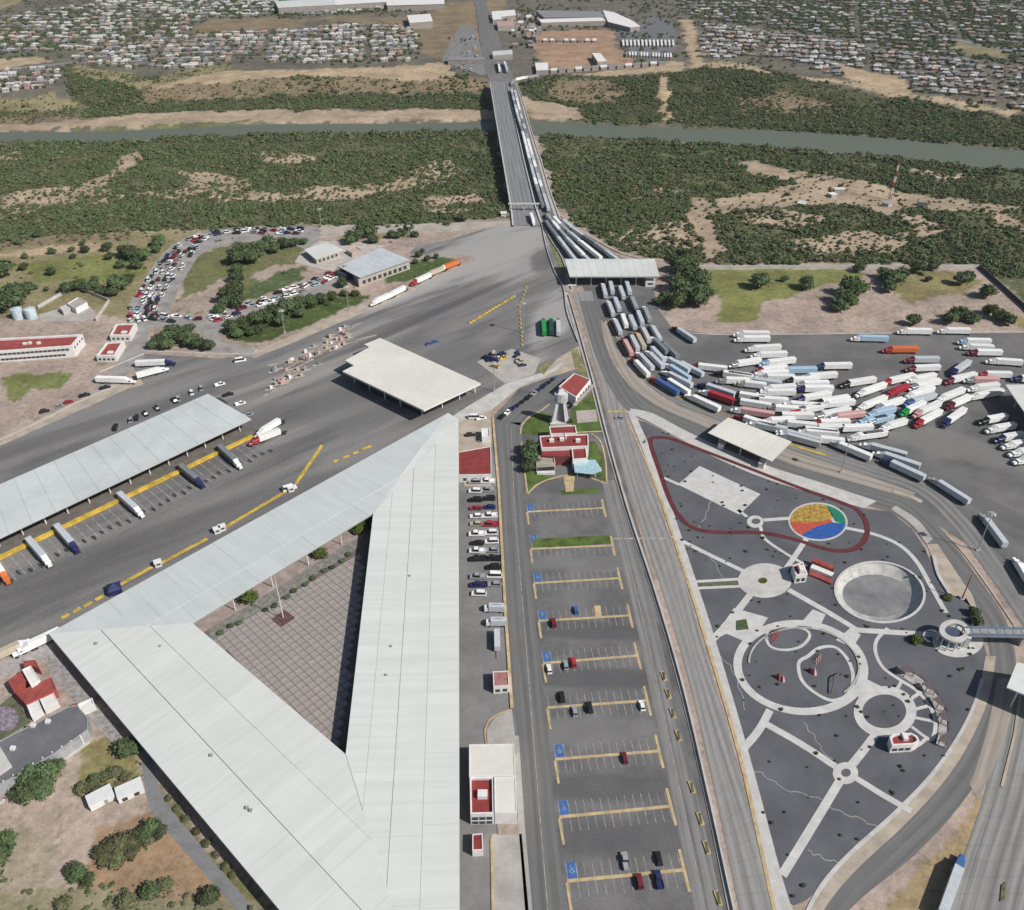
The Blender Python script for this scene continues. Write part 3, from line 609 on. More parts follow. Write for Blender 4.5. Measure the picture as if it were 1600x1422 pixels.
# rows of bays, each with its painted kerb and a stub at both ends
ROWS = [(823.4,800,943,794,0),(829,858,957,852.5,1),(834,911.5,968,903.7,0),(841.5,970.5,983.8,962,0),(848,1036.6,995.6,1024.7,0),(855,1106,1011,1095,2),(867,1186.7,1029.5,1173.8,0),(873.7,1277,1048,1260,0),(885.5,1377,1068.5,1359.5,0),(897,1490,1092,1468,0)]
kb = MB(); bl_squares = []
for i, (x0, y0, x1, y1, kind) in enumerate(ROWS):
    a, b = Vector(G(x0, y0)), Vector(G(x1, y1)); d_ = (b-a).normalized(); nrm = Vector((-d_.y, d_.x, 0)); L = (b-a).length
    nb = MB(); ribbon('', [a, b], 1.0, .17, None, .15, mb=nb)
    ribbon('', [a-nrm*9, a-nrm*.5-d_*.1], .8, .172, None, .15, mb=nb)
    ribbon('', [b+nrm*6.3+d_*.25, b-nrm*6.5-d_*.1], .9, .174, None, .15, mb=nb)
    o = nb.build('parking_kerb', PEACH); o['kind'] = 'structure'
    n = 13; w_ = (L-1.2)/n
    for k in range(n+1):
        p = a + d_*(.6+w_*k)
        if k > 0 or True:
            ribbon('', [p+nrm*.55, p+nrm*5.3], .14, .068, None, .004, mb=mk)
            ribbon('', [p-nrm*.55, p-nrm*5.1], .14, .068, None, .004, mb=mk)
    if kind != 2:
        c = a + d_*1.9 + nrm*3.1 
        if i == 1: c = c + nrm*3.6
        bq = MB().add([c+d_*x+nrm*y+Vector((0,0,.074)) for x, y in ((-1.4,-2.4),(1.4,-2.4),(1.4,2.4),(-1.4,2.4))], [(0,1,2,3)])
        q = bq.build('parking_bay_paint', BLUE_P); q['kind'] = 'structure'
        # the wheelchair mark: head, back, arm, wheel
        def P_(x, y): return c + d_*x + nrm*y
        for l0, l1 in (((-.1,.9),(-.05,.1)), ((-.05,.5),(.45,.5)), ((-.05,.1),(.5,.05)), ((.5,.05),(.75,-.7))): ribbon('', [P_(*l0), P_(*l1)], .16, .082, None, .004, mb=mk)
        ribbon('', [P_(.05+.55*math.cos(t), -.25+.55*math.sin(t)) for t in np.linspace(R(120), R(350), 9)], .14, .084, None, .004, mb=mk)
        mk.prism([tuple(P_(-.12+.2*math.cos(t), 1.25+.2*math.sin(t)))[:2] for t in np.linspace(0, 6.28, 9)[:-1]], .078, .084)
        for l0, l1 in (((-1.5,-2.5),(-1.5,2.5)), ((1.5,-2.5),(1.5,2.5))): ribbon('', [P_(*l0), P_(*l1)], .16, .078, None, .004, mb=mk)
o = mk.build('bay_markings', WHITE_P); o['kind'] = 'structure'
sheet('lawn', [(833,842),(956,836),(958,849),(836,856)], .14, LAWN, .12)
sheet('lawn', [(876,766),(936,762),(934,770),(878,773)], .14, LAWN, .12)
sheet('pavement', [(928,946),(938,946),(940,962),(930,963)], .18, PEACH, .14)
# planters down the strip between the two drives
for a, b in [(1037,1057),(1044,1085),(1051,1115),(1060,1150),(1081,1231),(1094,1280),(1104,1325),(1122,1404)]:
    p = G(a, b); q = MB().box(p[0], p[1], 0, 1.3, 4.2, .45, R(9)); o = q.build('planter', PEACH); tag(o, 'small kerbed planter bed in the strip of drive left of the long median, image height %d of 100' % (b*100/1422), 'planter', 'planters along the drive')
    o['label'] = ['peach kerbed planter bed farthest up the median strip', 'second planter bed down the median strip', 'third planter bed down the median strip', 'fourth planter bed, beside the bay row with the dark red car', 'fifth planter bed down the median strip', 'sixth planter bed, beside a blue bay row', 'seventh planter bed down the median strip', 'planter bed nearest the bottom of the median strip'][[1057,1085,1115,1150,1231,1280,1325,1404].index(b)]
    s = MB().prism([(p[0]-.45,p[1]-1.8),(p[0]+.45,p[1]-1.8),(p[0]+.45,p[1]+1.8),(p[0]-.45,p[1]+1.8)], .40, .47); q2 = s.build('soil', LEAF_OLIVE, o)
# long double barrier between drive and export road, and the light road right of it
strip('export_road', [(893,455),(912,510),(935,590),(958,680),(990,790),(1030,910),(1075,1060),(1115,1230),(1155,1422),(1195,1600)], [(925,455),(938,520),(960,590),(985,660),(1020,760),(1060,880),(1100,1010),(1152,1190),(1212,1422),(1250,1600)], .07, ROAD_L, cross=10)
strip('median', [(880,455),(899,520),(922,600),(945,690),(977,800),(1017,920),(1060,1070),(1100,1240),(1138,1422),(1176,1600)], [(887,455),(907,520),(930,600),(953,690),(985,800),(1025,920),(1069,1070),(1110,1240),(1150,1422),(1190,1600)], .30, CONC, cross=2, thick=.3)
MEDL = [(888,462),(905,520),(927,600),(950,690),(981,800),(1021,920),(1065,1070),(1105,1240),(1145,1422),(1183,1600)]
wl_ = ribbon('median_barrier', smooth_line([G(a,b) for a,b in MEDL], 4), .35, 1.15, CONC_L, .9, kind=None)
tag(wl_, 'long low concrete barrier running down the median beside the car park', 'barrier')
bz = MB(); p = [G(a,b) for a,b in [(946,644),(979,644)]]; ribbon('', [G(950,643),G(980,643)], 1.4, .08, None, .004, mb=bz)
o = bz.build('speed_hump', YEL); o['kind'] = 'structure'
bz = MB(); ribbon('', [G(958,842),G(1040,841)], .8, .085, None, .004, mb=bz); o = bz.build('road_marking', WHITE_P); o['kind'] = 'structure'

# ------------------------------------------------------------------ the truck yard and curving roads on the right
sheet('truck_yard', [(905,440),(1040,445),(1022,455),(1030,485),(1050,512),(1110,522),(1300,522),(1600,520),(2200,525),(2200,1400),(1700,1100),(1600,970),(1510,850),(1420,790),(1300,745),(1130,680),(1010,600),(960,540),(935,490)], .045, ASPH_R)
ribbon('kerb', smooth_line([G(a,b) for a,b in [(1052,514),(1110,523),(1300,522),(1600,519),(1900,522)]], 3), .6, .3, CONC_L, .4)
# curved roads from the canopy round the park: dark lane, tan shoulder, outer lane
INN_L = [(905,470),(925,540),(950,600),(985,645),(1060,680),(1130,715),(1220,752),(1310,778),(1400,805),(1450,855),(1495,915),(1535,975),(1548,1040),(1535,1100),(1505,1170),(1455,1240),(1385,1310),(1310,1380),(1265,1440)]
INN_R = [(935,470),(947,540),(975,592),(1020,630),(1090,662),(1160,694),(1240,726),(1330,752),(1420,778),(1478,835),(1530,905),(1572,970),(1588,1040),(1575,1110),(1545,1190),(1495,1265),(1430,1335),(1350,1400),(1300,1450)]
strip('park_road', INN_L, INN_R, .075, ROAD_D, cross=8)
MID_L = INN_R[1:13]; 
strip('tan_shoulder', [(942,505),(955,550),(982,597),(1025,633),(1095,664),(1165,696),(1245,728),(1335,754),(1425,780)], [(948,500),(965,548),(1000,595),(1045,627),(1110,652),(1180,683),(1260,712),(1345,740),(1430,770)], .083, ROAD_T, cross=3)
strip('outer_lane', [(955,500),(972,550),(1007,596),(1050,627),(1115,653),(1185,684),(1265,713),(1350,741),(1432,770),(1490,825),(1545,900),(1590,965),(1640,1040)], [(948,470),(985,545),(1030,595),(1075,622),(1135,648),(1200,672),(1285,700),(1365,727),(1450,757),(1515,815),(1575,885),(1625,950),(1690,1040)], .079, ROAD, cross=6)
kb1 = ribbon('kerb', smooth_line([G(a,b) for a,b in [(950,500),(975,548),(1005,587),(1050,617),(1110,640),(1165,660)]], 4), .5, .25, YEL, .3)
kb1 = ribbon('kerb', smooth_line([G(a,b) for a,b in [(1232,694),(1262,703),(1290,711)]], 4), 1.6, .12, YEL, .2)
ribbon('kerb', smooth_line([G(a,b) for a,b in [(1478,835),(1510,870),(1560,940),(1590,985)]], 4), .9, .3, SIDE, .3)
ribbon('kerb', smooth_line([G(a,b) for a,b in [(1395,768),(1420,775),(1440,785)]], 4), 2.6, .25, SIDE, .3)
# bottom right roads
strip('highway', [(1575,1060),(1560,1150),(1535,1250),(1505,1340),(1480,1422),(1440,1560)], [(1760,1060),(1740,1150),(1715,1250),(1690,1340),(1680,1422),(1650,1560)], .055, ROAD_H, cross=12)
strip('tan_shoulder', [(1558,1060),(1545,1130),(1525,1200),(1515,1225)], [(1590,1060),(1576,1130),(1552,1200),(1528,1250)], .079, ROAD_T, cross=3)
for pts in ([(1596,1070),(1585,1150),(1565,1230)], [(1640,1100),(1628,1200),(1610,1300)]): ribbon('lane_divider', [G(a,b) for a,b in pts], .8, .3, SIDE, .3)
sheet('planter', [(1565,1383),(1572,1378),(1570,1405),(1563,1408)], .35, LEAF_OLIVE, .3)
# light kerb pavements round the park
PAVE_R = [(985,642),(1010,650),(1060,678),(1120,705),(1190,732),(1260,756),(1320,774),(1362,786)]
strip('pavement', [(985,646),(1010,657),(1060,684),(1112,712),(1180,742),(1250,765),(1310,783),(1350,794)], [(985,638),(1020,646),(1070,672),(1130,700),(1200,728),(1270,750),(1325,768),(1370,783)], .2, CONC_L, cross=2, thick=.2)
strip('pavement', [(1392,795),(1425,820),(1448,850)], [(1400,790),(1434,812),(1458,842)], .2, CONC, cross=2, thick=.2)
strip('pavement', [(1448,850),(1458,875),(1470,905),(1486,930),(1510,935)], [(1465,850),(1485,880),(1505,910),(1520,932),(1530,970)], .18, SIDE, cross=2, thick=.2)
ribbon('kerb', smooth_line([G(a,b) for a,b in [(1458,870),(1466,900),(1484,930)]], 4), 1.3, .7, CONC_L, .6)
strip('pavement', [(1540,1025),(1528,1085),(1500,1150),(1458,1212),(1400,1272),(1330,1335),(1285,1385),(1255,1440)], [(1556,1025),(1545,1090),(1515,1160),(1472,1225),(1412,1290),(1345,1352),(1302,1400),(1270,1450)], .2, SIDE, cross=2, thick=.2)
strip('pavement', [(1532,1060),(1520,1100),(1495,1150),(1453,1209),(1396,1268),(1326,1331),(1281,1382),(1250,1440)], [(1538,1060),(1526,1100),(1501,1151),(1459,1213),(1402,1273),(1331,1336),(1287,1387),(1256,1440)], .215, CONC_L, cross=2, thick=.2)
strip('pavement', [(980,642),(1003,700),(1030,770),(1065,875),(1105,1000),(1158,1180),(1205,1390),(1220,1450)], [(990,642),(1016,700),(1042,770),(1077,875),(1118,1000),(1171,1180),(1222,1370),(1245,1440)], .19, CONC_L, cross=2, thick=.15)
strip('pavement', [(978,655),(1001,705),(1027,770),(1062,875),(1101,1000),(1153,1180),(1200,1390),(1214,1450)], [(981,655),(1004,705),(1031,770),(1066,875),(1106,1000),(1159,1180),(1206,1390),(1221,1450)], .205, PEACH, cross=2, thick=.15)

# ------------------------------------------------------------------ the park
def ell(cx, cy, rx, ry, n=48, a0=0, a1=360, rot=0.0):
    out = []
    for k in range(n):
        t = R(a0+(a1-a0)*k/(n if a1-a0 == 360 else n-1)); x, y = rx*math.cos(t), ry*math.sin(t)
        c, s = math.cos(R(rot)), math.sin(R(rot)); out.append((cx+x*c-y*s, cy+x*s+y*c))
    return out
bowl_out = [G(a, b, .1) for a, b in ell(1374.5, 925.5, 70, 47, rot=6)]
PARK = [(990,655),(1010,660),(1060,686),(1112,712),(1180,742),(1250,766),(1310,785),(1355,795),(1392,800),(1425,826),(1446,858),(1458,888),(1478,925),(1505,932),(1525,960),(1542,1025),(1530,1080),(1500,1148),(1458,1208),(1400,1270),(1330,1332),(1285,1382),(1262,1405),(1240,1415),(1222,1398),(1216,1365),(1168,1185),(1114,1005),(1074,880),(1038,772),(1010,700)]
sheet('park_gravel', PARK, .1, GRAVEL, .2, holes=[bowl_out[::-1]])
PATHM = mat('path_concrete', (.53,.52,.50), .9, .07, .25, scale2=2.2)
def path(pts, w_, z=.20, sm=True, closed=False, m=None, name='path', n=5):
    P = [G(a, b) for a, b in pts]; return ribbon(name, smooth_line(P, n, closed) if sm else P, w_, z, m or PATHM, .12, closed)
def disc(cx, cy, rx, ry, z, m, name='path', hole=None, rot=0, n=40):
    hs = [[G(a, b) for a, b in ell(*hole, n=n)][::-1]] if hole else None
    return sheet(name, ell(cx, cy, rx, ry, n, rot=rot), z, m, .1, holes=hs)
path([(1050,838),(1110,868),(1168,896)], 2.1, .20)
path([(1072,910),(1160,905)], 1.4, .202); path([(1076,920),(1168,916)], 1.4, .204)
sheet('planter_soil', [(1080,913),(1150,909),(1152,914),(1082,918)], .16, LEAF_OLIVE, .06)
disc(1195, 907, 42, 27, .208, CONC_L, n=26); disc(1192, 907, 7, 4.5, .3, LEAF_BRIGHT, 'planter_soil')
path([(1225,893),(1240,872),(1260,842)], 2.2, .212)
disc(1180, 815, 13, 9.5, .206, PATHM, hole=(1181,815,7,4.5)); path([(1153,797),(1167,808)], 1.7, .203); path([(1193,813),(1236,810)], 2.0, .209)
path([(1188,823),(1193,840),(1210,854),(1242,874),(1262,884)], 1.5, .214)
sheet('path', [(1093,728),(1188,772),(1155,804),(1059,757)], .203, PATHM, .1); path([(1037,747),(1062,758)], 1.8, .206)
path([(1320,825),(1365,835),(1405,852),(1432,878),(1452,912),(1478,958)], 2.0, .205)
path([(1232,922),(1290,955),(1340,985),(1470,993)], 2.6, .211, sm=False)
path([(1172,930),(1140,970),(1106,1008)], 2.6, .213)
sheet('path', [(1147,950),(1200,965),(1172,1006),(1135,990),(1118,998),(1126,980)], .2, PATHM, .1); sheet('planter_soil', [(1150,970),(1166,967),(1170,983),(1150,985)], .26, LEAF, .1)
sheet('path', [(1270,952),(1290,960),(1278,985),(1252,972)], .207, PATHM, .1); sheet('path', [(1330,980),(1345,992),(1332,1012),(1306,1000)], .215, PATHM, .1)
path(ell(1251, 1043, 99, 69, 56, rot=5), 3.0, .217, False, True)
path(ell(1256, 1040, 86, 58, 40, a0=175, a1=400, rot=5), .7, .45, False, m=CONC, name='low_wall')
path([(1198,1000),(1202,984),(1222,979),(1255,983),(1265,994),(1252,1010),(1228,1016),(1206,1012)], 1.1, .20, True, True)
path([(1248,1036),(1262,1026),(1280,1013),(1305,1012),(1325,1032),(1333,1060),(1325,1085),(1300,1095),(1272,1082),(1252,1062)], 1.3, .20, True, True)
disc(1383, 1112, 49, 40, .222, PATHM, hole=(1381.5,1112,34,26.5), n=44); sheet('path', [(1335,1080),(1345,1045),(1352,1060),(1380,1074),(1345,1096)], .219, PATHM, .1); disc(1383, 1112, 3.5, 2.5, .25, LEAF, 'planter_soil')
path([(1370,1145),(1345,1178),(1325,1202)], 2.6, .209); path([(1203,1110),(1185,1142),(1160,1172)], 2.6, .219); path([(1190,1128),(1250,1162),(1305,1198)], 2.6, .207)
disc(1321, 1208, 20, 17, .224, PATHM, hole=(1321.5,1208,7.5,6.5)); path([(1338,1217),(1380,1243),(1424,1268)], 2.2, .209); path([(1311,1222),(1270,1290),(1222,1368)], 2.6, .211)
path([(1387,982),(1370,1000),(1368,1020),(1380,1044),(1408,1064),(1440,1084)], 1.3, .203)
disc(1497, 1002, 40, 25, .219, PATHM, n=34)
path([(1395,1162),(1410,1168),(1432,1166),(1450,1152)], 1.1, .2)
# fan of spokes and arcs right of the round plaza
path([(1408,1064),(1430,1078),(1450,1100),(1461,1125),(1459,1150),(1450,1158)], 1.3, .206)
for a, b, c, d_ in [(1408,1066,1398,1083),(1436,1084,1414,1098),(1452,1103,1424,1110),(1461,1128,1430,1122),(1452,1157,1424,1136)]: path([(a,b),(c,d_)], 1.2, .213, False)
path([(1402,1044),(1435,1056),(1462,1080),(1480,1110),(1484,1140),(1481,1165)], .45, .8, name='low_wall', m=mat('dark_wall', (.12,.10,.11), .8))
# mosaic circle in four colours
mosc = G(1278, 815)
disc(1278, 815, 46.5, 30, .206, CONC_L, rot=3, n=48)
MY = mat('mosaic_yellow', (.42,.27,.06), .8, .3, .8); MR = mat('mosaic_red', (.48,.085,.055), .8, .15, .8); MG = mat('mosaic_green', (.015,.20,.115), .8, .15, .8); MBl = mat('mosaic_blue', (.03,.10,.34), .8, .15, .8)
sheet('mosaic', ell(1278,815,43.5,27.5,24,a0=140,a1=285,rot=3)+[(1302,806),(1296,815),(1255,822)], .222, MY, .05)
sheet('mosaic', ell(1278,815,43.5,27.5,14,a0=285,a1=366,rot=3)+[(1305,815)], .222, MG, .05)
sheet('mosaic', ell(1278,815,43.5,27.5,12,a0=110,a1=175,rot=3)+[(1262,817),(1298,812),(1302,817),(1272,824)], .226, MR, .05)
sheet('mosaic', ell(1278,815,43.5,27.5,20,a0=3,a1=125,rot=3)+[(1258,832),(1275,823),(1300,816)], .23, MBl, .05)
# red running loop
path([(1016,690),(1030,684),(1055,688),(1110,709),(1180,736),(1250,763),(1310,784),(1340,798),(1354,820),(1352,842),(1335,858),(1308,861),(1278,855),(1240,843),(1190,833),(1120,832),(1085,826),(1062,808),(1046,780),(1030,735)], 2.3, .235, True, True, TRACK, 'running_track')
for k, pts in enumerate([[(1090,1020),(1130,1030),(1150,1060),(1165,1110)],[(1165,1200),(1195,1212),(1230,1235),(1270,1245),(1315,1270),(1345,1280),(1380,1300)],[(1262,1330),(1285,1340),(1320,1352)],[(1255,1130),(1275,1155),(1290,1180),(1305,1190)],[(1085,860),(1110,870),(1130,905)],[(1110,780),(1105,800),(1090,830)]]):
    P = smooth_line([G(a,b) for a,b in pts], 6); P = [p+Vector((.5*math.sin(i*1.7), .5*math.cos(i*1.3), 0)) for i, p in enumerate(P)]
    ribbon('gravel_edging', P, .22, .15, CONC, .06)
# the sunken bowl
def bowl():
    c = Vector((BOWL[0], BOWL[1], 0)); out = [Vector(p) for p in bowl_out]; n = len(out)
    fl = [Vector(G(a, b, -3.0)) for a, b in ell(1370, 931, 54, 33, rot=6)]
    W_ = mat('bowl_concrete', (.47,.465,.44), .85, .14, .25, scale2=1.5); Fm = mat('bowl_floor', (.21,.21,.212), .7, .14, .12)
    root = empty('skating_bowl', (c.x, c.y, .1), 0, 'large sunken round concrete bowl with pale sloping walls in the gravel park', 'bowl')
    b = MB(); vs = [p-c-Vector((0,0,.1)) for p in out] + [(p-c)*.5+(q-c)*.5+Vector((0,0,-.55-.1)) for p, q in zip(out, fl)] + [p-c-Vector((0,0,.1)) for p in fl]
    b.add(vs, [(k*n+i, (k+1)*n+i, (k+1)*n+(i+1)%n, k*n+(i+1)%n) for k in range(2) for i in range(n)]); b.build('sloping_wall', W_, root, smooth=True)
    b = MB().add([p-c-Vector((0,0,.1)) for p in fl], [tuple(range(n))]); b.build('floor', Fm, root)
    r = ribbon('rim', [(p.x-c.x, p.y-c.y) for p in [Vector(x) for x in bowl_out]], .9, .28, PATHM, .4, True, parent=root)
bowl()
rd = random.Random(5); pl = []
pin = [G(a,b)[:2] for a,b in PARK]
# ------------------------------------------------------------------ the triangular customs building
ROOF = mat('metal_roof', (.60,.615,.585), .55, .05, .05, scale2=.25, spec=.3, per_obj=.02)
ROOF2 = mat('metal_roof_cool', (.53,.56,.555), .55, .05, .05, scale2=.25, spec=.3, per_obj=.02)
ROOF_C = mat('cream_roof', (.66,.64,.58), .7, .04, .05)
SEAM = mat('roof_seam', (.30,.31,.305), .8, .05, .3)
STEEL = mat('steel', (.40,.41,.42), .5, .08, .4, metal=.3)
DARKW = mat('dark_glass', (.05,.055,.065), .2, .1, .3, spec=.6)  # one even dark glass for panes and openings
WHITE_C = mat('white_column', (.72,.71,.69), .7, .05, .4)
def lerp(a, b, t): return Vector(a)*(1-t)+Vector(b)*t
ZO, ZI = 6.2, 7.2
O_ = [Vector(G(x, y, ZO)) for x, y in [(700,645),(716.5,655),(719,1760),(75,990)]]       # apex, right shoulder, bottom, left
I_ = [Vector(G(x, y, ZI)) for x, y in [(583,802),(540,1178),(301,973)]]
base = Vector(((O_[0].x+O_[3].x)/2, (O_[0].y+O_[3].y)/2, 0))
tri = empty('customs_building', base, 0, 'huge flat white triangular building ringing a paved courtyard', 'building')
def loc(p): return Vector(p)-base
def wing(name_m, o0, o1, i0, i1, cuts, n_panel):
    for k in range(len(cuts)-1):
        a, b = cuts[k], cuts[k+1]; st = .16*(k % 2)
        p = [lerp(o0, i0, a), lerp(o1, i1, a), lerp(o1, i1, b), lerp(o0, i0, b)]
        gap = .14
        ax = (o1-o0).normalized(); inw = (p[3]-p[0]).normalized()*gap; inw2 = (p[2]-p[1]).normalized()*gap
        quad = [p[0]+inw, p[1]+inw2, p[2]-inw2, p[3]-inw]; sv = [v.dot(ax) for v in quad]; s0, s1 = min(sv), max(sv)
        for j in range(n_panel):
            t0, t1 = s0+(s1-s0)*j/n_panel+(.03 if j else 0), s0+(s1-s0)*(j+1)/n_panel-(.03 if j < n_panel-1 else 0); q = quad
            for lim, sg in ((t0, 1), (t1, -1)):
                out = []
                for i in range(len(q)):
                    a_, b_ = q[i], q[(i+1)%len(q)]; da, db = sg*(a_.dot(ax)-lim), sg*(b_.dot(ax)-lim)
                    if da >= 0: out.append(a_)
                    if da*db < 0: out.append(a_.lerp(b_, da/(da-db)))
                q = out
                if len(q) < 3: break
            if len(q) < 3: continue
            m_n = len(q); tp = [loc(v)+Vector((0,0,st+.015*(j%2))) for v in q]; bt = [v-Vector((0,0,.35)) for v in tp]
            nz = sum(tp[i].x*tp[(i+1)%m_n].y-tp[(i+1)%m_n].x*tp[i].y for i in range(m_n))
            if nz < 0: tp, bt = tp[::-1], bt[::-1]
            MB().add(tp+bt, [tuple(range(m_n))]+[(i, m_n+i, m_n+(i+1)%m_n, (i+1)%m_n) for i in range(m_n)]).build('roof_panel', name_m, tri)
    mb = MB(); q = [loc(v)-Vector((0,0,.22)) for v in (o0, o1, i1, i0)]; r = [v-Vector((0,0,.6)) for v in q]
    mb.add(q+r, [(0,1,2,3),(7,6,5,4),(0,4,5,1),(1,5,6,2),(2,6,7,3),(3,7,4,0)])
    o = mb.build('roof_deck', SEAM, tri); 
def wing_mat(nm, c, a, b):
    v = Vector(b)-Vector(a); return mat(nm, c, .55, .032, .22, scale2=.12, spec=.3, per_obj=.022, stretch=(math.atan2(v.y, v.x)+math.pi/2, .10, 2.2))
RW1 = wing_mat('roof_nw', (.53,.56,.555), O_[3], O_[0]); RW2 = wing_mat('roof_e', (.60,.615,.585), O_[1], O_[2]); RW3 = wing_mat('roof_sw', (.60,.615,.585), O_[2], O_[3])  # north-west wing toned darker: its tilt from the sun put into the colour
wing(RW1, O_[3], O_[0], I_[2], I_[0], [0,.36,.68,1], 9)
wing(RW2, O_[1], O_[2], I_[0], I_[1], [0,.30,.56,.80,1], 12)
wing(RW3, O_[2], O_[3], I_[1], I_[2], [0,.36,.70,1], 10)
mb = MB().add([loc(O_[0]), loc(O_[1]), loc(I_[0]), loc(O_[0])-Vector((0,0,.6)), loc(O_[1])-Vector((0,0,.6)), loc(I_[0])-Vector((0,0,.6))], [(0,2,1),(3,4,5),(0,1,4,3)]); mb.build('roof_corner', ROOF, tri)
# walls set in from the eaves, a band of glass, columns and doors round the courtyard
def inset(tr, d_):
    c = sum(tr, Vector())/len(tr); out = []
    n = len(tr)
    for i in range(n):
        a, b, e = tr[i-1], tr[i], tr[(i+1)%n]; u = (a-b).normalized(); v = (e-b).normalized(); w_ = (u+v).normalized(); s = math.sqrt(max(.02, 1-(u.dot(v))**2)); out.append(b + w_*(2*d_/s if 0 else d_/max(.25, math.sqrt((1-u.dot(v))/2))))
    return out
fl = lambda t: [Vector((p.x, p.y, 0)) for p in t]
oi = inset(fl([O_[0], O_[2], O_[3]]), 1.6)
ii = [Vector((p.x, p.y, 0)) for p in inset(fl(I_), -7.0)]
WALLC = mat('tan_wall', (.42,.38,.33), .85, .08, .3)
for k in range(3):
    a, b = oi[k], oi[(k+1)%3]; n_ = (b-a).normalized(); 
    m_ = MB(); c = (a+b)/2; m_.box(c.x-base.x, c.y-base.y, 0, (b-a).length, .4, 5.6, math.atan2(n_.y, n_.x)); m_.build('outer_wall', WALLC, tri)
    c = c + Vector((n_.y, -n_.x, 0))*.25
    m_ = MB(); m_.box(c.x-base.x, c.y-base.y, 1.9, (b-a).length*.96, .3, 2.6, math.atan2(n_.y, n_.x)); m_.build('window_band', DARKW, tri)
    a, b = ii[k], ii[(k+1)%3]; n_ = (b-a).normalized(); c = (a+b)/2
    m_ = MB(); m_.box(c.x-base.x, c.y-base.y, 0, (b-a).length, .4, 6.2, math.atan2(n_.y, n_.x)); m_.build('courtyard_wall', mat('courtyard_wall', (.33,.33,.32), .8, .1, .4), tri)
If = fl(I_)
for k in range(3):
    a, b = If[k], If[(k+1)%3]; cen = sum(If, Vector())/3; n_ = (b-a).normalized(); o_ = Vector((-n_.y, n_.x, 0)); o_ = o_ if o_.dot(a-cen) > 0 else -o_
    L = (b-a).length; n = int(L/17)
    for j in range(1, n):
        p = a+n_*(L*j/n)+o_*.8-base; MB().tube((p.x,p.y,0), (p.x,p.y,6.4), .22, n=8).build('column', WHITE_C, tri)
for i, (x, y) in enumerate([(102,968),(178,916),(245,880),(345,825),(455,765)]):
    pass
# courtyard paving: every slab of the grid
def courtyard():
    pav = MB().prism([tuple(p)[:2] for p in inset(fl(I_), -6.0)], -.1, .06).build('courtyard', mat('courtyard_bed', (.15,.125,.115), .9, .1, .3)); pav['kind'] = 'structure'
    TL = [mat('slab_a', (.33,.29,.265), .85, .08, .4, per_obj=.05, col2=(.27,.24,.225)), mat('slab_b', (.31,.285,.268), .85, .08, .4, per_obj=.05, col2=(.265,.245,.235))]
    a, b = Vector(G(330,990)), Vector(G(556,860)); d_ = (b-a).normalized(); nn = Vector((-d_.y, d_.x, 0)); s = 2.9
    me = [None, None]
    for k in range(2):
        q = MB().prism([(-s/2+.13,-s/2+.13),(s/2-.13,-s/2+.13),(s/2-.13,s/2-.13),(-s/2+.13,s/2-.13)], -.02, .05); o = q.build('slab', TL[k]); me[k] = o.data; bpy.data.objects.remove(o)
    shade_ = inset(fl(I_), -5.0); cnt = 0; rest = MB(); spots = []
    gar = [Vector(G(x,y)) for x, y in [(318,985),(560,838),(575,850),(330,1010)]]
    yard = [Vector(G(x,y)) for x, y in [(332,1003),(566,862),(566,905),(528,1190),(520,1180)]]
    for i in range(-30, 40):
        for j in range(-45, 10):
            c = a + d_*(i+.5)*s + nn*(j+.5)*s
            if in_poly(c.x, c.y, yard): spots.append(c)
    spots.sort(key=lambda c: c.y); rd = random.Random(3)
    for k, c in enumerate(spots):
        if k < 300:
            o = obj('slab', me[rd.random() < .35], pav); o.location = (c.x, c.y, .07+rd.uniform(0, .015)); o.rotation_euler = (0, 0, math.atan2(d_.y, d_.x))
        else: rest.box(c.x, c.y, .05, s-.26, s-.26, .07, math.atan2(d_.y, d_.x))
    if rest.v: r = rest.build('slab_field', TL[0], pav); r['kind'] = 'stuff'
    bed = sheet('planting_bed', [(325,985),(562,838),(566,852),(330,1003)], .14, mat('bed_soil', (.21,.195,.19), .95, .3, .5, col2=(.12,.13,.09)), .1)
    w1 = sheet('pavement', [(303,975),(583,803),(568,838),(318,988)], .12, mat('walk_pink', (.33,.27,.25), .9, .15, .2), .1)
    fp = G(443, 967); r = empty('flagpole', (fp[0], fp[1], 0), 0, 'tall pale flagpole rising from a square dark red plinth in the courtyard', 'flagpole')
    MB().box(0,0,.1,6.2,6.2,.35,math.atan2(d_.y,d_.x)+R(5)).box(0,0,.45,3.4,3.4,.3,math.atan2(d_.y,d_.x)+R(5)).build('plinth', mat('plinth_red', (.14,.075,.075), .8, .15, .4), r)
    MB().tube((0,0,.6),(0,0,22),.2,.1,8).build('pole', WHITE_C, r); MB().tube((0,0,22),(0,0,22.5),.28,.28,8).build('finial', STEEL, r)
courtyard()
for x, y in [(386,1262),(392,1266),(250,1010),(611,1010),(603,1055),(150,1005),(330,1180),(640,900)]:
    p = Vector(G(x, y, 6.9))-base; MB().box(p.x, p.y, 6.5, .9, .9, .75).build('roof_vent', SEAM, tri)

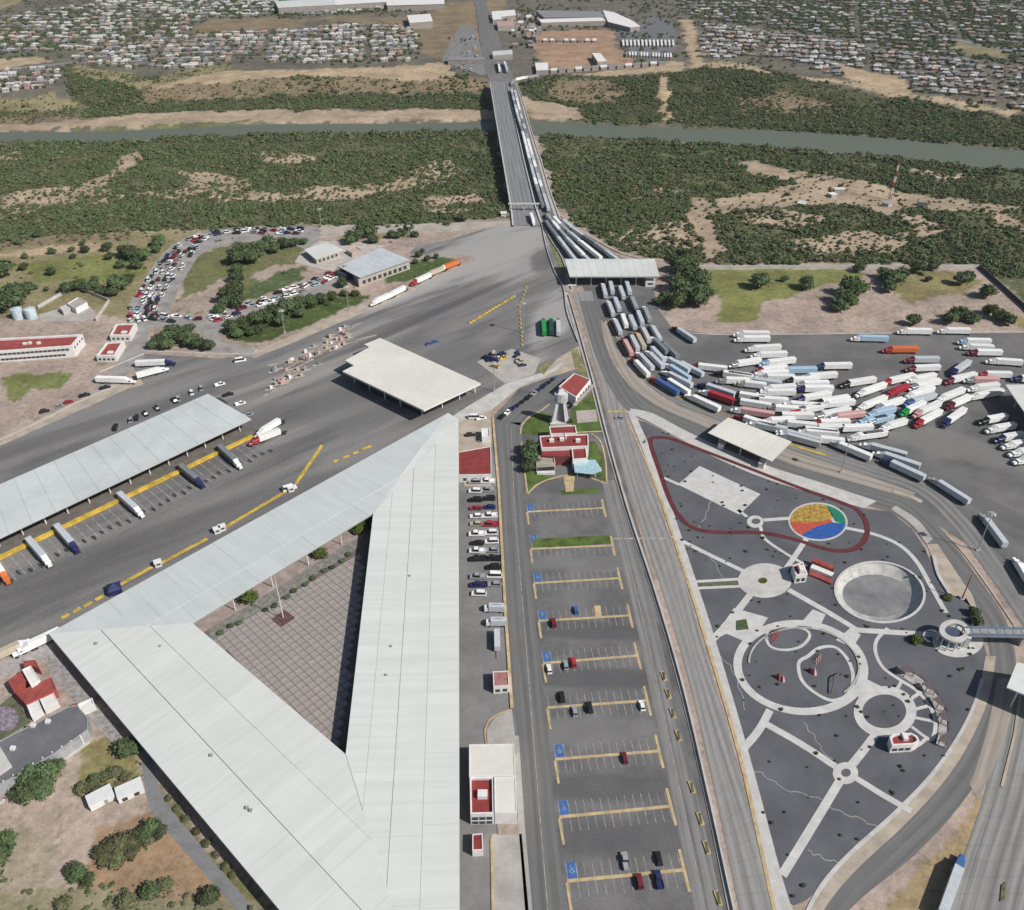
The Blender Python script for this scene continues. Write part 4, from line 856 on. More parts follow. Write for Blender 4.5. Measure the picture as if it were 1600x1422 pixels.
# ------------------------------------------------------------------ canopies
def canopy(name, roof_px, h, label, roof_m, col_px=None, thick=.5, ncol=(6, 2), col_r=.28, panels=0, cat='canopy', edge_m=None, colpts=None, bx=None):
    pts = [Vector(G(x, y, h)) for x, y in roof_px]; c = sum(pts, Vector())/len(pts); c.z = 0
    r = empty(name, c, 0, label, cat)
    q = [(p-c)[:2] for p in pts]
    if panels and len(pts) == 4:
        for k in range(panels):
            a = [lerp(pts[0]-c, pts[1]-c, k/panels), lerp(pts[0]-c, pts[1]-c, (k+1)/panels), lerp(pts[3]-c, pts[2]-c, (k+1)/panels), lerp(pts[3]-c, pts[2]-c, k/panels)]
            e = (a[1]-a[0]).normalized()*.05
            a = [a[0]+e, a[1]-e, a[2]-e, a[3]+e]
            MB().prism([tuple(v)[:2] for v in a], h-.12, h+.015*(k%2)).build('roof_panel', roof_m, r)
        cc = Vector((sum(v[0] for v in q)/4, sum(v[1] for v in q)/4)); MB().prism([((v[0]-cc.x)*.997+cc.x, (v[1]-cc.y)*.997+cc.y) for v in q], h-thick, h-.13, bottom=True).build('roof_deck', edge_m or STEEL, r)
    else:
        MB().prism(q, h-thick, h, bottom=True).build('roof', roof_m, r)
    if colpts:
        for x, y in colpts:
            p = Vector(G(x, y))-c; MB().tube((p.x,p.y,0), (p.x,p.y,h-thick), col_r, n=8).build('column', WHITE_C, r)
    elif ncol and len(pts) == 4:
        for i in range(ncol[0]):
            for j in range(ncol[1]):
                u, v = (i+.5)/ncol[0], (.12+.76*j/max(1, ncol[1]-1)) if ncol[1] > 1 else .5
                p = lerp(lerp(pts[0], pts[1], u), lerp(pts[3], pts[2], u), v)-c; MB().tube((p.x,p.y,0), (p.x,p.y,h-thick), col_r, n=8).build('column', WHITE_C, r)
    return r, c
# left inspection dock
r, c = canopy('dock_canopy', [(-150,822),(325,615),(393,655),(-150,912)], 8.0, 'very long pale flat roof over the raised inspection dock on the left', ROOF2, ncol=(16,2), panels=16)
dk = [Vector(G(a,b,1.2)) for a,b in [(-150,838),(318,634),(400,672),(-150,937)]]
m_ = MB().prism([tuple(p)[:2] for p in dk], .0, 1.2); o = m_.build('dock_platform', mat('dock_floor_shaded', (.15,.135,.12), .9, .12, .3)); o['kind'] = 'structure'  # floor brown darkened with the shade of the roof above
ye = MB(); a, b = Vector(G(-150,944,1.25)), Vector(G(396,681,1.25)); n_ = (b-a).normalized(); nn = Vector((-n_.y, n_.x, 0))
ribbon('', [a+nn*1.0, b+nn*1.0], 2.1, 1.26, None, 1.1, mb=ye); o = ye.build('dock_edge', YEL); o['kind'] = 'structure'
rd = random.Random(11)
st = MB(); oil = MB()
L = (b-a).length
for k in range(int(L/3.9)):
    p = a+n_*(k*3.9+1); p.z = 0
    ribbon('', [p-nn*.6, p-nn*17-n_*.4], .22, .062, None, .004, mb=st)
    q = p+n_*1.95-nn*rd.uniform(13, 16)
    oil.prism([tuple(q+n_*math.cos(t)*rd.uniform(.5, 1.0)+nn*math.sin(t)*rd.uniform(1.2,2.6))[:2] for t in np.linspace(0, 6.28, 9)[:-1]], .056, .061)
o = st.build('bay_markings', WHITE_P); o['kind'] = 'structure'; o = oil.build('oil_stains', mat('oil_stain', (.055,.053,.055), .6, .2, .5)); o['kind'] = 'structure'
w0, w1 = Vector(G(-150,868,0)), Vector(G(352,640,0)); q = (w1-w0).normalized(); m0 = (w0+w1)/2
o = MB().box(m0.x, m0.y, 1.2, (w1-w0).length, 7, 5.2, math.atan2(q.y,q.x)).build('dock_shade_block', mat('dock_shade', (.06,.06,.065), .9)); tag(o, 'long dark block standing in for the shade under the dock canopy roof', 'wall')  # dark block added to give the black shade beneath the roof
# cream roof, main customs canopy
r, c = canopy('customs_canopy', [(594,528),(751,599),(662,641),(535,580),(553,571),(539,563),(577,542.5),(569,538)], 9.0, 'cream flat roofed customs canopy with a notched corner above dark lanes', ROOF_C, thick=1.0, colpts=[(554,598),(578,611),(602,624),(626,635),(660,649),(691,637),(718,624),(742,614),(585,585),(625,570),(610,600),(650,590),(690,600),(660,620)], col_r=.35)
q = [Vector(G(x,y,8))-c for x, y in [(592,540),(738,600),(662,634),(550,583)]]; qc = sum(q, Vector())/4; MB().prism([tuple(qc+(p-qc)*.9)[:2] for p in q], 0, 7.9).build('shade_box', mat('lane_shade', (.035,.035,.04), .8), r)  # dark back partition, boxed out near-black to give the shade under the roof
for x, y in [(575,590),(600,600),(625,610),(650,620),(600,575),(630,588),(660,600),(690,612)]:
    p = Vector(G(x, y))-c; MB().box(p.x, p.y, 0, 2.4, 6, 3.0, R(-25)).build('inspection_booth', mat('booth_maroon', (.12,.05,.05), .6), r)
# toll canopy on the export lanes
r, c = canopy('toll_canopy', [(882,404.5),(1023,404.5),(1031,432),(890,432)], 8.0, 'long white toll canopy over the lanes of queueing trucks', ROOF, thick=.9, panels=12, ncol=(6,2), col_r=.3)
p = Vector(G(1015,446)); MB().box(p.x-c.x, p.y-c.y, 0, 6.5, 5, 4).build('office', WHITE, r); MB().box(p.x-c.x, p.y-c.y-2.55, 1.6, 3.2, .12, 1.3).build('office_window', DARKW, r)
# canopy by the park
r, c = canopy('checkpoint_canopy', [(1138,652),(1237,690),(1206,721),(1106,676)], 6.0, 'cream checkpoint canopy straddling the curving road above the park', ROOF_C, thick=.5, ncol=(3,2), panels=6, edge_m=CONC)
for x, y in [(1127,699),(1190,729)]:
    p = Vector(G(x, y))-c; MB().box(p.x, p.y, 0, 2.6, 4.2, 2.9, R(-28)).box(p.x, p.y, 2.9, 3.0, 4.6, .2, R(-28)).build('booth', WHITE, r)
r, c = canopy('checkpoint_canopy', [(1589,1035),(1760,1060),(1720,1135),(1573,1074)], 9.5, 'white canopy cut by the right edge, below the footbridge', ROOF, thick=.5, ncol=(4,2))
r, c = canopy('fuel_canopy', [(1571,601),(1700,600),(1760,720),(1640,700)], 10.0, 'white canopy cut by the right edge, beside the truck yard', ROOF, thick=.5, ncol=(4,2))

# ------------------------------------------------------------------ buildings
RROOF = mat('red_roof', (.31,.07,.06), .85, .12, .4)
RROOF2 = mat('maroon_roof', (.24,.042,.04), .85, .12, .3)
def block(root, c, pts_px, h, wall_m, roof_m, z0=0, parapet=.5, pt=.35, name=('wall','roof')):
    """walls with a parapet round a sunk roof; points are the parapet's corners at height h"""
    pts = [Vector(G(x, y, h))-c for x, y in pts_px]; pts = [Vector((p.x, p.y, 0)) for p in pts]
    n = len(pts); ar = sum(pts[i].x*pts[(i+1)%n].y-pts[(i+1)%n].x*pts[i].y for i in range(n))
    if ar < 0: pts = pts[::-1]
    inn = []
    for i in range(n):
        a, b, e = pts[i-1], pts[i], pts[(i+1)%n]; d1 = (b-a).normalized(); d2 = (e-b).normalized(); n1 = Vector((-d1.y, d1.x, 0)); n2 = Vector((-d2.y, d2.x, 0))
        k = (n1+n2); inn.append(b + k/max(.3, (1+n1.dot(n2)))*pt)
    m_ = MB(); vs = [(p.x,p.y,z0) for p in pts]+[(p.x,p.y,h) for p in pts]+[(p.x,p.y,h) for p in inn]+[(p.x,p.y,h-parapet) for p in inn]
    for i in range(n):
        j = (i+1)%n; m_.f += [(i,j,n+j,n+i),(n+i,n+j,2*n+j,2*n+i),(2*n+i,2*n+j,3*n+j,3*n+i)]; m_.m += [0,0,0]
    m_.v = vs; m_.build(name[0], wall_m, root)
    MB().prism([(p.x,p.y) for p in inn], h-parapet-.1, h-parapet+.002).build(name[1], roof_m, root)
    return pts
def windows(root, a, b, z, hh, w_, n, t0=.05, t1=.95, m=None, out=.06, c=None, frame=True):
    """a row of windows along the wall from a to b (world px points on the ground), each a framed pane"""
    A, B = Vector(a), Vector(b); d_ = (B-A).normalized(); L = (B-A).length; nn = Vector((d_.y, -d_.x, 0)); ang = math.atan2(d_.y, d_.x)
    for k in range(n):
        p = A + d_*L*(t0+(t1-t0)*(k+.5)/n) + nn*out
        f = MB().box(p.x, p.y, z-.1, w_+.25, .12, hh+.2, ang).build('window', STEEL, root)
        q = p+nn*.05; MB().box(q.x, q.y, z, w_, .1, hh, ang).build('pane', m or DARKW, f)
def bld(name, label, cxy, cat='building'):
    c = Vector(G(*cxy)); c.z = 0; return empty(name, c, 0, label, cat), c
# two storey white block with the red roof, far left
r, c = bld('office_building', 'long two storey white office block with a red flat roof on the left', (60,560))
P = block(r, c, [(-90,556),(-50,531),(129,522),(113,541)], 7.0, WHITE, RROOF, parapet=.9, pt=1.5)
a = Vector(G(-90,556,7))-c; b = Vector(G(113,541,7))-c; a.z = b.z = 0
windows(r, a, b, 4.6, 1.1, 1.9, 16, .42, .97); windows(r, a, b, 1.3, 1.1, 1.9, 15, .42, .93)
e = Vector(G(129,522,7))-c; e.z = 0; windows(r, b, e, 4.6, 1.1, 1.6, 4)
for x, y in [(38,536),(46,535),(60,535)]: p = Vector(G(x,y,7))-c; MB().box(p.x,p.y,6.1,1.8,1.8,1.1).build('rooftop_unit', WHITE, r)
# pair of small red roofed offices
for pts, lab, ctr in (([(171,524),(181,506),(213,505),(203,524)], 'small white office with a stepped red roof, upper of the pair', (192,520)), ([(150,556),(166,535),(194,533),(180,556)], 'small white office with a stepped red roof, lower of the pair', (172,550))):
    r, c = bld('office_building', lab, ctr); P = block(r, c, pts, 4.0, WHITE, RROOF, parapet=.5, pt=1.3)
    a = Vector(G(*pts[0],4))-c; b = Vector(G(*pts[3],4))-c; a.z = b.z = 0; windows(r, a, b, 1.2, 1.2, 1.3, 4)
    p = (a+b)/2; MB().box(p.x+1, p.y+4.4, 3.5, 3, 2.6, .75).build('roof_step', WHITE, r)
# open sheds with columns near the curve of parked vehicles
GROOF = mat('pale_blue_roof', (.50,.53,.55), .6, .05, .1)
r, c = canopy('inspection_shed', [(528,416),(596,387),(641,406),(562,434)], 6.5, 'pale blue metal roofed shed with an open arcade beside the hedge', GROOF, ncol=(5,2), panels=7)
a = Vector(G(530,428))-c; b = Vector(G(560,445))-c
q = [Vector(G(x,y,5.5))-c for x, y in [(560,437),(640,409),(600,393),(545,415)]]; MB().prism([tuple(v)[:2] for v in q], 0, 5.3).build('wall', WALLC, r)
windows(r, (q[0].x,q[0].y,0), (q[1].x,q[1].y,0), 1.2, 2.6, 2.6, 9, m=DARKW)
MB().box((a.x+b.x)/2-3, (a.y+b.y)/2+3, 0, 10, 8, 4.2, R(-30), taper=.8).build('entrance_cover', mat('dark_cover', (.06,.07,.10), .6), r)
r, c = canopy('inspection_shed', [(475,390),(510,378),(536,390),(492,404)], 4.5, 'small white flat roofed shed above the pale blue one', ROOF, ncol=(4,2))
q = [Vector(G(x,y,4))-c for x, y in [(494,405),(530,393),(512,383),(482,393)]]; MB().prism([tuple(v)[:2] for v in q], 0, 3.9).build('wall', WALLC, r); windows(r, (q[0].x,q[0].y,0), (q[1].x,q[1].y,0), 1, 2, 1.8, 5)
r, c = bld('kiosk', 'low pinkish roofed kiosk beside the small white shed', (548,393)); block(r, c, [(541,390),(556,385),(566,391),(550,396)], 3, WALLC, mat('pink_roof', (.5,.36,.32), .8)); 
sheet('pavement', [(470,395),(500,376),(560,378),(600,384),(590,392),(530,412),(520,425),(500,420),(460,410)], .12, mat('pale_forecourt', (.46,.42,.38), .9, .1, .2), .1)
# little pump house compound far left
r, c = bld('water_tanks', 'pair of pale blue tanks standing on the far left', (40,497), 'tank')
for dx in (-4.2, 4.2): MB().tube((dx,0,0),(dx,0,6.5),3.4,n=16).tube((dx,0,6.5),(dx,0,7.2),3.4,.6,n=16).build('tank', mat('tank_blue', (.50,.60,.64), .5), r)
r, c = bld('pump_house', 'small pale building inside the fenced five sided plot', (122,478)); block(r, c, [(105,474),(122,464),(136,472),(118,482)], 4, WHITE, CONC); block(r, c, [(92,480),(104,475),(110,480),(98,486)], 3, CONC, ROOF2)
sheet('plot_yard', [(60,492),(100,480),(140,478),(150,492),(130,502),(65,502)], .08, CONC, .1)
f = ribbon('plot_wall', [G(a,b) for a,b in [(60,482),(118,449),(171,472),(150,502)]], .4, 2.2, CONC_L, 2.2, kind=None); tag(f, 'thin pale perimeter wall round the five sided plot at far left', 'wall')
f = ribbon('perimeter_wall', [G(a,b) for a,b in [(1038,421),(1200,420),(1530,419)]], .5, 2.6, CONC_L, 2.6, kind=None); tag(f, 'long pale wall between the river scrub and the grassy strip', 'wall')
f = ribbon('perimeter_fence', [G(a,b) for a,b in [(1530,419),(1600,482),(1760,640)]], .4, 2.8, mat('dark_fence', (.09,.08,.075), .8), 2.8, kind=None); tag(f, 'dark fence running diagonally off the right edge', 'fence')
# building under the statue: red hall
r, c = bld('red_roof_hall', 'white hall with a steep red roof behind the statue tower', (898,612))
P = block(r, c, [(873,604),(897,583),(923,593),(900,621)], 5.5, WHITE, RROOF, parapet=.4, pt=.5)
a = Vector(G(900,621,5.5))-c; b = Vector(G(923,593,5.5))-c; a.z = b.z = 0; windows(r, a, b, 1.4, 2.2, 1.6, 5)
a2 = Vector(G(896,641))-c; b2 = Vector(G(928,608))-c; ribbon('veranda', [(a2.x,a2.y),(b2.x,b2.y)], 1.6, 3.0, SIDE, .3, parent=r)
sheet('lawn', [(815,678),(820,662),(832,650),(845,644),(862,648),(866,672),(846,680)], .15, LAWN, .15)
sheet('lawn', [(893,640),(912,625),(930,610),(938,640),(946,672),(920,676),(893,672)], .15, LAWN, .15)
sheet('lawn', [(816,700),(822,694),(842,690),(842,740),(870,748),(842,756),(824,768),(818,740)], .15, LAWN, .15)
sheet('lawn', [(921,690),(930,690),(941,710),(946,752),(925,742),(918,735)], .15, LAWN, .15)
sheet('lawn', [(892,548),(902,545),(920,588),(912,592),(898,575)], .15, mat('dry_lawn', (.23,.21,.10), .95, .2, .2), .15)
sheet('lawn', [(840,578),(856,560),(858,572),(850,586)], .15, mat('dry_lawn', (.23,.21,.10), .95, .2, .2), .15)
for pts in ([(813,679),(816,664),(829,650),(845,642),(858,632)], [(815,690),(815,700),(820,740),(824,771)], [(924,678),(938,690),(946,720),(948,756)], [(824,772),(842,756),(870,746),(888,743),(918,746),(948,757)], [(846,682),(868,678),(900,676),(945,674)]):
    ribbon('kerb', smooth_line([G(a,b) for a,b in pts], 5), .8, .26, PEACH, .26)
sheet('pavement', [(900,642),(931,640),(934,658),(902,661)], .3, mat('pink_paving', (.42,.36,.34), .9, .1, .2), .3)
sheet('pavement', [(862,650),(888,650),(890,662),(862,662)], .4, CONC_L, .4)
sheet('pavement', [(880,744),(898,744),(896,768),(884,768)], .22, PEACH, .2)
# the statue tower: a splayed pale monument with a dark opening between its legs
r, c = bld('monument', 'tall pale flared monument with a dark slot standing on the lawn above the admin block', (875,660), 'monument')
c_ = Vector((0,0,0)); m_ = MB()
for s in (-1, 1):
    m_.add([(s*4.6,-2,0),(s*2.6,-2,0),(s*2.6,2,0),(s*4.6,2,0),(s*2.4,-1.4,13),(s*1.0,-1.4,13),(s*1.0,1.4,13),(s*2.4,1.4,13)], [(0,1,2,3),(4,7,6,5),(0,4,5,1),(1,5,6,2),(2,6,7,3),(3,7,4,0)])
m_.build('leg', WHITE_C, r); 
m_ = MB().prism([(3.2*math.cos(t)*1.1, 2.1*math.sin(t)) for t in np.linspace(0, 2*math.pi, 13)[:-1]], 12.8, 17.5); m_.build('head', mat('monument_grey', (.50,.52,.53), .6), r)
MB().box(0,.3,0,5.0,.6,12.9,0,taper=.5).build('back_slab', mat('slot_grey', (.24,.24,.26), .7), r); MB().box(0,0,17.5,3.4,2.4,2.0,taper=.6).build('cap', WHITE_C, r); MB().box(0,-.2,0,10.5,6,.9).build('plinth', CONC_L, r)
# the admin block
r, c = bld('admin_building', 'white admin building with a dark red roof and blue glazed porch above the car park', (880,715))
for nm, pts, h, wm, rm in (('main', [(843,681),(919,678),(920,697),(846,700)], 6.5, WHITE, RROOF2), ('rear', [(858,666),(899,664),(902,677),(860,678)], 6.0, WHITE, RROOF2), ('left', [(838,712),(866,711),(868,724),(838,726)], 4.5, WALLC, mat('tan_roof',(.38,.33,.27),.8)), ('right', [(893,699),(916,698),(918,716),(895,718)], 5.5, WHITE, RROOF2), ('front', [(846,701),(893,699),(894,712),(870,714),(846,712)], 5.0, mat('maroon_wall', (.15,.04,.04), .8), RROOF2)):
    block(r, c, pts, h, wm, rm, parapet=.5, pt=.5)
q = [Vector(G(x,y,3.2))-c for x, y in [(896,720),(930,718),(941,735),(926,741),(898,738)]]; MB().prism([tuple(v)[:2] for v in q], 3.0, 3.2, bottom=True).build('glazed_porch', mat('porch_glass', (.38,.55,.60), .25, .1, .6, spec=.6), r)
for x, y in [(902,745),(915,745),(930,745),(938,738)]: p = Vector(G(x,y))-c; MB().tube((p.x,p.y,0),(p.x,p.y,3.0),.18,n=8).build('column', WHITE_C, r)
a = Vector(G(838,726,4.5))-c; b = Vector(G(868,724,4.5))-c; a.z=b.z=0; windows(r, a, b, 1, 1.8, 2, 4); p = Vector(G(853,741))-c; MB().box(p.x,p.y,0,8.5,1.2,1.4).build('low_wall', WHITE, r)
for x, y in [(862,690),(878,688),(903,690)]: p = Vector(G(x,y,6))-c; MB().box(p.x,p.y,5.9,2.2,1.8,1.5).build('rooftop_unit', WHITE, r)
for x, y in [(862,683),(884,682)]: p = Vector(G(x,y,6))-c; MB().box(p.x,p.y,6.0,.5,5.0,.6).build('roof_ridge', WHITE, r)
# red roofed office beside the triangle's right side
r, c = bld('red_roof_office', 'red flat roofed office tucked against the right side of the triangular building', (743,735)); block(r, c, [(716,706),(767,697),(768,741),(716,742)], 4.5, WHITE, RROOF2, parapet=.3, pt=.3)
a = Vector(G(716,742,4.5))-c; b = Vector(G(768,741,4.5))-c; a.z=b.z=0; windows(r, a, b, 1.2, 1.4, 1.4, 3)
# guard office at the foot of the frame
r, c = bld('guard_office', 'cream roofed office with a sunken red terrace beside the triangular building', (770,1290))
h = 6.0
block(r, c, [(733,1163),(803,1162),(805.5,1213),(772,1213),(733,1213)], h, WHITE, ROOF_C, parapet=.15, pt=.3); block(r, c, [(772,1214),(805.5,1214),(808,1270),(773,1270)], h, WHITE, ROOF_C, parapet=.15, pt=.3)
block(r, c, [(734,1214),(771,1214),(772,1271),(735,1272)], 5.6, WHITE, RROOF2, parapet=1.0, pt=.5); p = Vector(G(754,1241,5.5))-c; MB().box(p.x,p.y,4.6,3,2.4,1.6).build('rooftop_unit', WHITE, r)
a = Vector(G(735,1272,5.6))-c; b = Vector(G(772,1271,5.6))-c; a.z=b.z=0; windows(r, a, b, 2.6, 1.4, 1.6, 3); windows(r, a, b, .5, 1.3, 1.6, 3)
block(r, c, [(738,1303),(754,1302),(755,1328),(738,1329)], 3.2, WHITE, RROOF2, parapet=.3, pt=.3)
q = [Vector(G(x,y,.3))-c for x, y in [(776,1277),(808,1275),(812,1303),(778,1304)]]; MB().prism([tuple(v)[:2] for v in q], 0, .3).build('patio', mat('patio_tan', (.36,.30,.24), .9), r)
r, c = bld('gate_kiosk', 'small gate kiosk with a pink roof against the peach kerb', (783,1082)); block(r, c, [(770,1049),(794,1048),(796,1071),(771,1073)], 3.8, WHITE, mat('pink_roof2', (.36,.17,.15), .8), parapet=.3, pt=.3)
a = Vector(G(771,1073,3.8))-c; b = Vector(G(796,1071,3.8))-c; a.z=b.z=0; windows(r, a, b, 1, 1.3, 1.4, 2)
r, c = bld('white_kiosk', 'small white square kiosk beside the kerb, above the red roofed office', (758,680)); block(r, c, [(752,669),(765,669),(766,682),(753,683)], 3.5, WHITE, WHITE)
# lower left: red roofed house, paved lot, containers
r, c = bld('courtyard_house', 'red and white flat roofed house in the lower left corner', (50,1085))
for pts, h, wm, rm in (([(12,1064),(34,1048),(42,1062),(20,1078)], 4, RROOF, RROOF), ([(24,1083),(80,1058),(88,1078),(40,1100)], 4, RROOF, RROOF), ([(34,1046),(48,1040),(62,1062),(48,1071)], 5.2, WHITE, WHITE), ([(60,1088),(82,1080),(90,1095),(68,1106)], 3.4, WHITE, WHITE), ([(40,1098),(57,1087),(65,1107),(48,1118)], 3.4, WHITE, WHITE), ([(36,1033),(55,1031),(62,1045),(50,1040),(38,1042)], 3.5, RROOF, RROOF)):
    block(r, c, pts, h, wm, rm, parapet=.25, pt=.3)
#sheet('asphalt_lot', [(-200,1260),(0,1157),(100,1104),(120,1100),(140,1125),(137,1152),(0,1245),(-200,1350)], .07, mat('lot_asphalt', (.15,.15,.158), .9, .08, .1, col2=(.12,.12,.128)), .2)
ribbon('kerb', [G(a,b) for a,b in [(-200,1368),(0,1256),(66,1212),(140,1160)]], .8, .5, CONC_L, .5)
r, c = bld('grey_roof_building', 'long dark grey flat roofed building at the lower left edge', (40,1180))
LR = mat('lot_asphalt', (.15,.15,.158), .9, .08, .1, col2=(.12,.12,.128)); Pq = block(r, c, [(-200,1262),(0,1157),(106,1104),(120,1101),(138,1122),(137,1140),(84,1178),(0,1226),(-200,1330)], 5.0, mat('grey_facade', (.33,.33,.34), .8), LR, parapet=.2, pt=.35)
a = Vector(G(-100,1280,5))-c; b = Vector(G(137,1140,5))-c; a.z = b.z = 0; q = (b-a).normalized(); nn = Vector((q.y,-q.x,0))
for k in range(int((b-a).length/3)): p = a+q*(k*3+1)+nn*.5; MB().box(p.x,p.y,0,.35,.5,5.1,math.atan2(q.y,q.x)).build('fin', WHITE_C, r)
for x, y in [(52,1134),(75,1128),(20,1170)]: p = Vector(G(x,y,5))-c; MB().box(p.x,p.y,4.8,1.4,1.4,1.0).build('rooftop_unit', WHITE, r)
sheet('lot_roof', [(-120,1222),(0,1166),(18,1196),(-60,1252)], 5.6, CONC_L, .8, kind=None); tag(bpy.data.objects['lot_roof'], 'pale raised roof slab cut by the left edge on the dark grey roof', 'shelter')
sheet('lawn', [(-100,1170),(0,1102),(20,1085),(48,1128),(0,1158),(-100,1210)], .09, mat('olive_lawn', (.13,.14,.08), .95, .2, .3), .1)
disc(8, 1123, 21, 19, .16, mat('pebble_disc', (.25,.22,.26), .9, .35, .8, col2=(.12,.08,.12)), 'plaza')
sheet('pavement', [(75,1005),(98,1030),(160,1110),(210,1165),(196,1180),(150,1135),(120,1100),(85,1062),(70,1030),(0,1042),(0,1030)], .08, mat('grey_slabs', (.32,.30,.29), .9, .2, .5), .1)
sheet('pavement', [(-200,1110),(0,1032),(40,1020),(75,1005),(85,1020),(60,1032),(0,1060),(-200,1160)], .085, mat('grey_slabs2', (.38,.35,.34), .9, .15, .5), .1)
r, c = bld('gatehouse', 'little white gatehouse with a red side roof beside the triangular building', (130,1102)); block(r, c, [(121,1100),(144,1090),(147,1099),(124,1110)], 3.4, WHITE, WHITE); block(r, c, [(112,1100),(121,1098),(124,1108),(116,1110)], 2.6, RROOF, RROOF)
strip('lane', [(220,1178),(234,1261),(277,1317),(363,1415),(430,1500)], [(240,1183),(252,1240),(302,1307),(364,1382),(465,1500)], .05, mat('lane_asphalt', (.21,.21,.215), .9, .1, .2), cross=2)
for i, (x0,y0,x1,y1,lab) in enumerate([(143,1249,168,1236,'plain white site cabin on the dirt, left of two'),(188,1237,215,1225,'white site cabin with two dark openings, right of two')]):
    a, b = Vector(G(x0,y0,2.8)), Vector(G(x1,y1,2.8)); c = (a+b)/2; c.z = 0; d_ = b-a; r = empty('site_cabin', c, math.atan2(d_.y, d_.x), lab, 'cabin')
    MB().box(0,0,.25,d_.length+2.5,4.6,2.5).build('wall', WHITE, r); MB().box(0,0,2.75,d_.length+2.7,4.8,.14).build('roof', mat('cabin_roof',(.66,.66,.65),.6,.04), r)
    if i: 
        for dx in (-2.0, 1.6): MB().box(dx,-2.36,.6,1.5,.12,1.5).build('doorway', DARKW, r)
    else: MB().box(1,-2.36,.4,1.0,.12,1.9).build('door', STEEL, r)
# amphitheatre pavilion and kiosk in the park
r, c = bld('park_pavilion', 'white pavilion with a small red roof beside the sunken bowl', (1247,912))
block(r, c, [(1238,883),(1255,878),(1262,897),(1244,899)], 4.5, WHITE, RROOF2, parapet=.4, pt=.5); p = Vector(G(1252,890,5))-c; MB().box(p.x,p.y,4,2,3,2.2).build('roof_box', WHITE, r)
a = Vector(G(1244,899,4.5))-c; b = Vector(G(1262,897,4.5))-c; a.z=b.z=0; windows(r, a, b, 1, 1.6, 1.2, 2)
r, c = bld('park_stage', 'curved white stage with red seating strips left of the sunken bowl', (1285,900))
m_ = MB(); 
for k, (off, hh, mm) in enumerate(((0,1.0,1),(3.0,2.2,0),(6.5,3.4,1))):
    P = [Vector(G(x, y))-c for x, y in [(1264+k*2,897-7*k),(1280+k*1,903-7*k),(1300,912-8*k)]]
    ribbon('seating_tier', [(p.x,p.y) for p in smooth_line(P, 3)], 2.6, hh, RROOF if mm else WHITE, hh, parent=r)
r, c = bld('park_kiosk', 'curved white kiosk with a red roof terrace below the round plaza', (1414,1172))
h = 4.0; q = [(1390,1151),(1398,1146),(1424,1145),(1433,1150),(1437,1158),(1428,1163),(1394,1165)]
block(r, c, q, h, WHITE, RROOF2, parapet=.8, pt=.6); p = Vector(G(1414,1151,4))-c; MB().box(p.x,p.y,3.2,1.6,2.4,1.3).build('roof_box', WHITE, r)
a = Vector(G(1394,1165,4))-c; b = Vector(G(1428,1163,4))-c; a.z=b.z=0; windows(r, a, b, 1.2, 1.2, 1.4, 3)
# footbridge with its ring tower
r, c = bld('footbridge', 'grey blue pedestrian footbridge leaving a white ring tower and running off the right edge', (1490,1012), 'footbridge')
HB = 6.5
o1 = [Vector(G(a,b,HB))-c for a,b in ell(1491.5,985,24,17,32,rot=8)]; i1 = [Vector(G(a,b,HB))-c for a,b in ell(1492,984.5,16,10.5,32,rot=8)]
m_ = MB(); n = 32
vs = [(p.x,p.y,HB) for p in o1]+[(p.x,p.y,HB) for p in i1]+[(p.x,p.y,HB-.9) for p in o1]+[(p.x,p.y,HB-.9) for p in i1]; fs = []
for k in range(n):
    j = (k+1)%n; fs += [(k,j,n+j,n+k),(2*n+k,k+0,j,2*n+j)[::-1],(n+k,n+j,3*n+j,3*n+k),(3*n+k,3*n+j,2*n+j,2*n+k)]
m_.add(vs, fs); m_.build('ring_walkway', CONC_L, r)
m_ = MB(); cen = sum(o1, Vector())/n
for k in range(0, 10):
    t = 2*math.pi*k/10; p = cen+(o1[int(k*3.2)%n]-cen)*.86; MB().tube((p.x,p.y,0),(p.x,p.y,HB-.9),.25,n=8).build('column', WHITE_C, r)
MB().tube((cen.x,cen.y,0),(cen.x,cen.y,HB-1.2),3.1,n=20).build('glass_drum', mat('drum_glass', (.07,.10,.13), .3, .1, .4), r)
p = o1[2]-c*0; MB().box(cen.x+4.6,cen.y-2.4,0,1.6,1.2,HB-.9,R(-20)).build('lift_shaft', WHITE_C, r)
A = Vector(G(1512,987,HB))-c; B = Vector(G(1760,992,HB))-c; d_ = (B-A).normalized(); nn = Vector((-d_.y,d_.x,0)); L = (B-A).length; ang = math.atan2(d_.y,d_.x); mid = (A+B)/2
MB().box(mid.x,mid.y,HB-.9,L,3.6,.7,ang).build('deck', mat('bridge_grey', (.30,.31,.33), .7), r)
for s in (-1,1):
    q = mid+nn*s*1.75; MB().box(q.x,q.y,HB-.2,L,.08,1.3,ang).build('railing', mat('blue_rail', (.20,.26,.34), .5), r)
q = mid; 
for k in range(int(L/3)): 
    p = A+d_*(k*3+1.5); MB().box(p.x,p.y,HB+2.3,.14,3.6,.14,ang).build('hoop', STEEL, r)
for s in (60,130,190):
    p = A+d_*s*.35; MB().box(p.x,p.y,0,1.0,1.6,HB-.9,ang).build('pier', CONC, r)
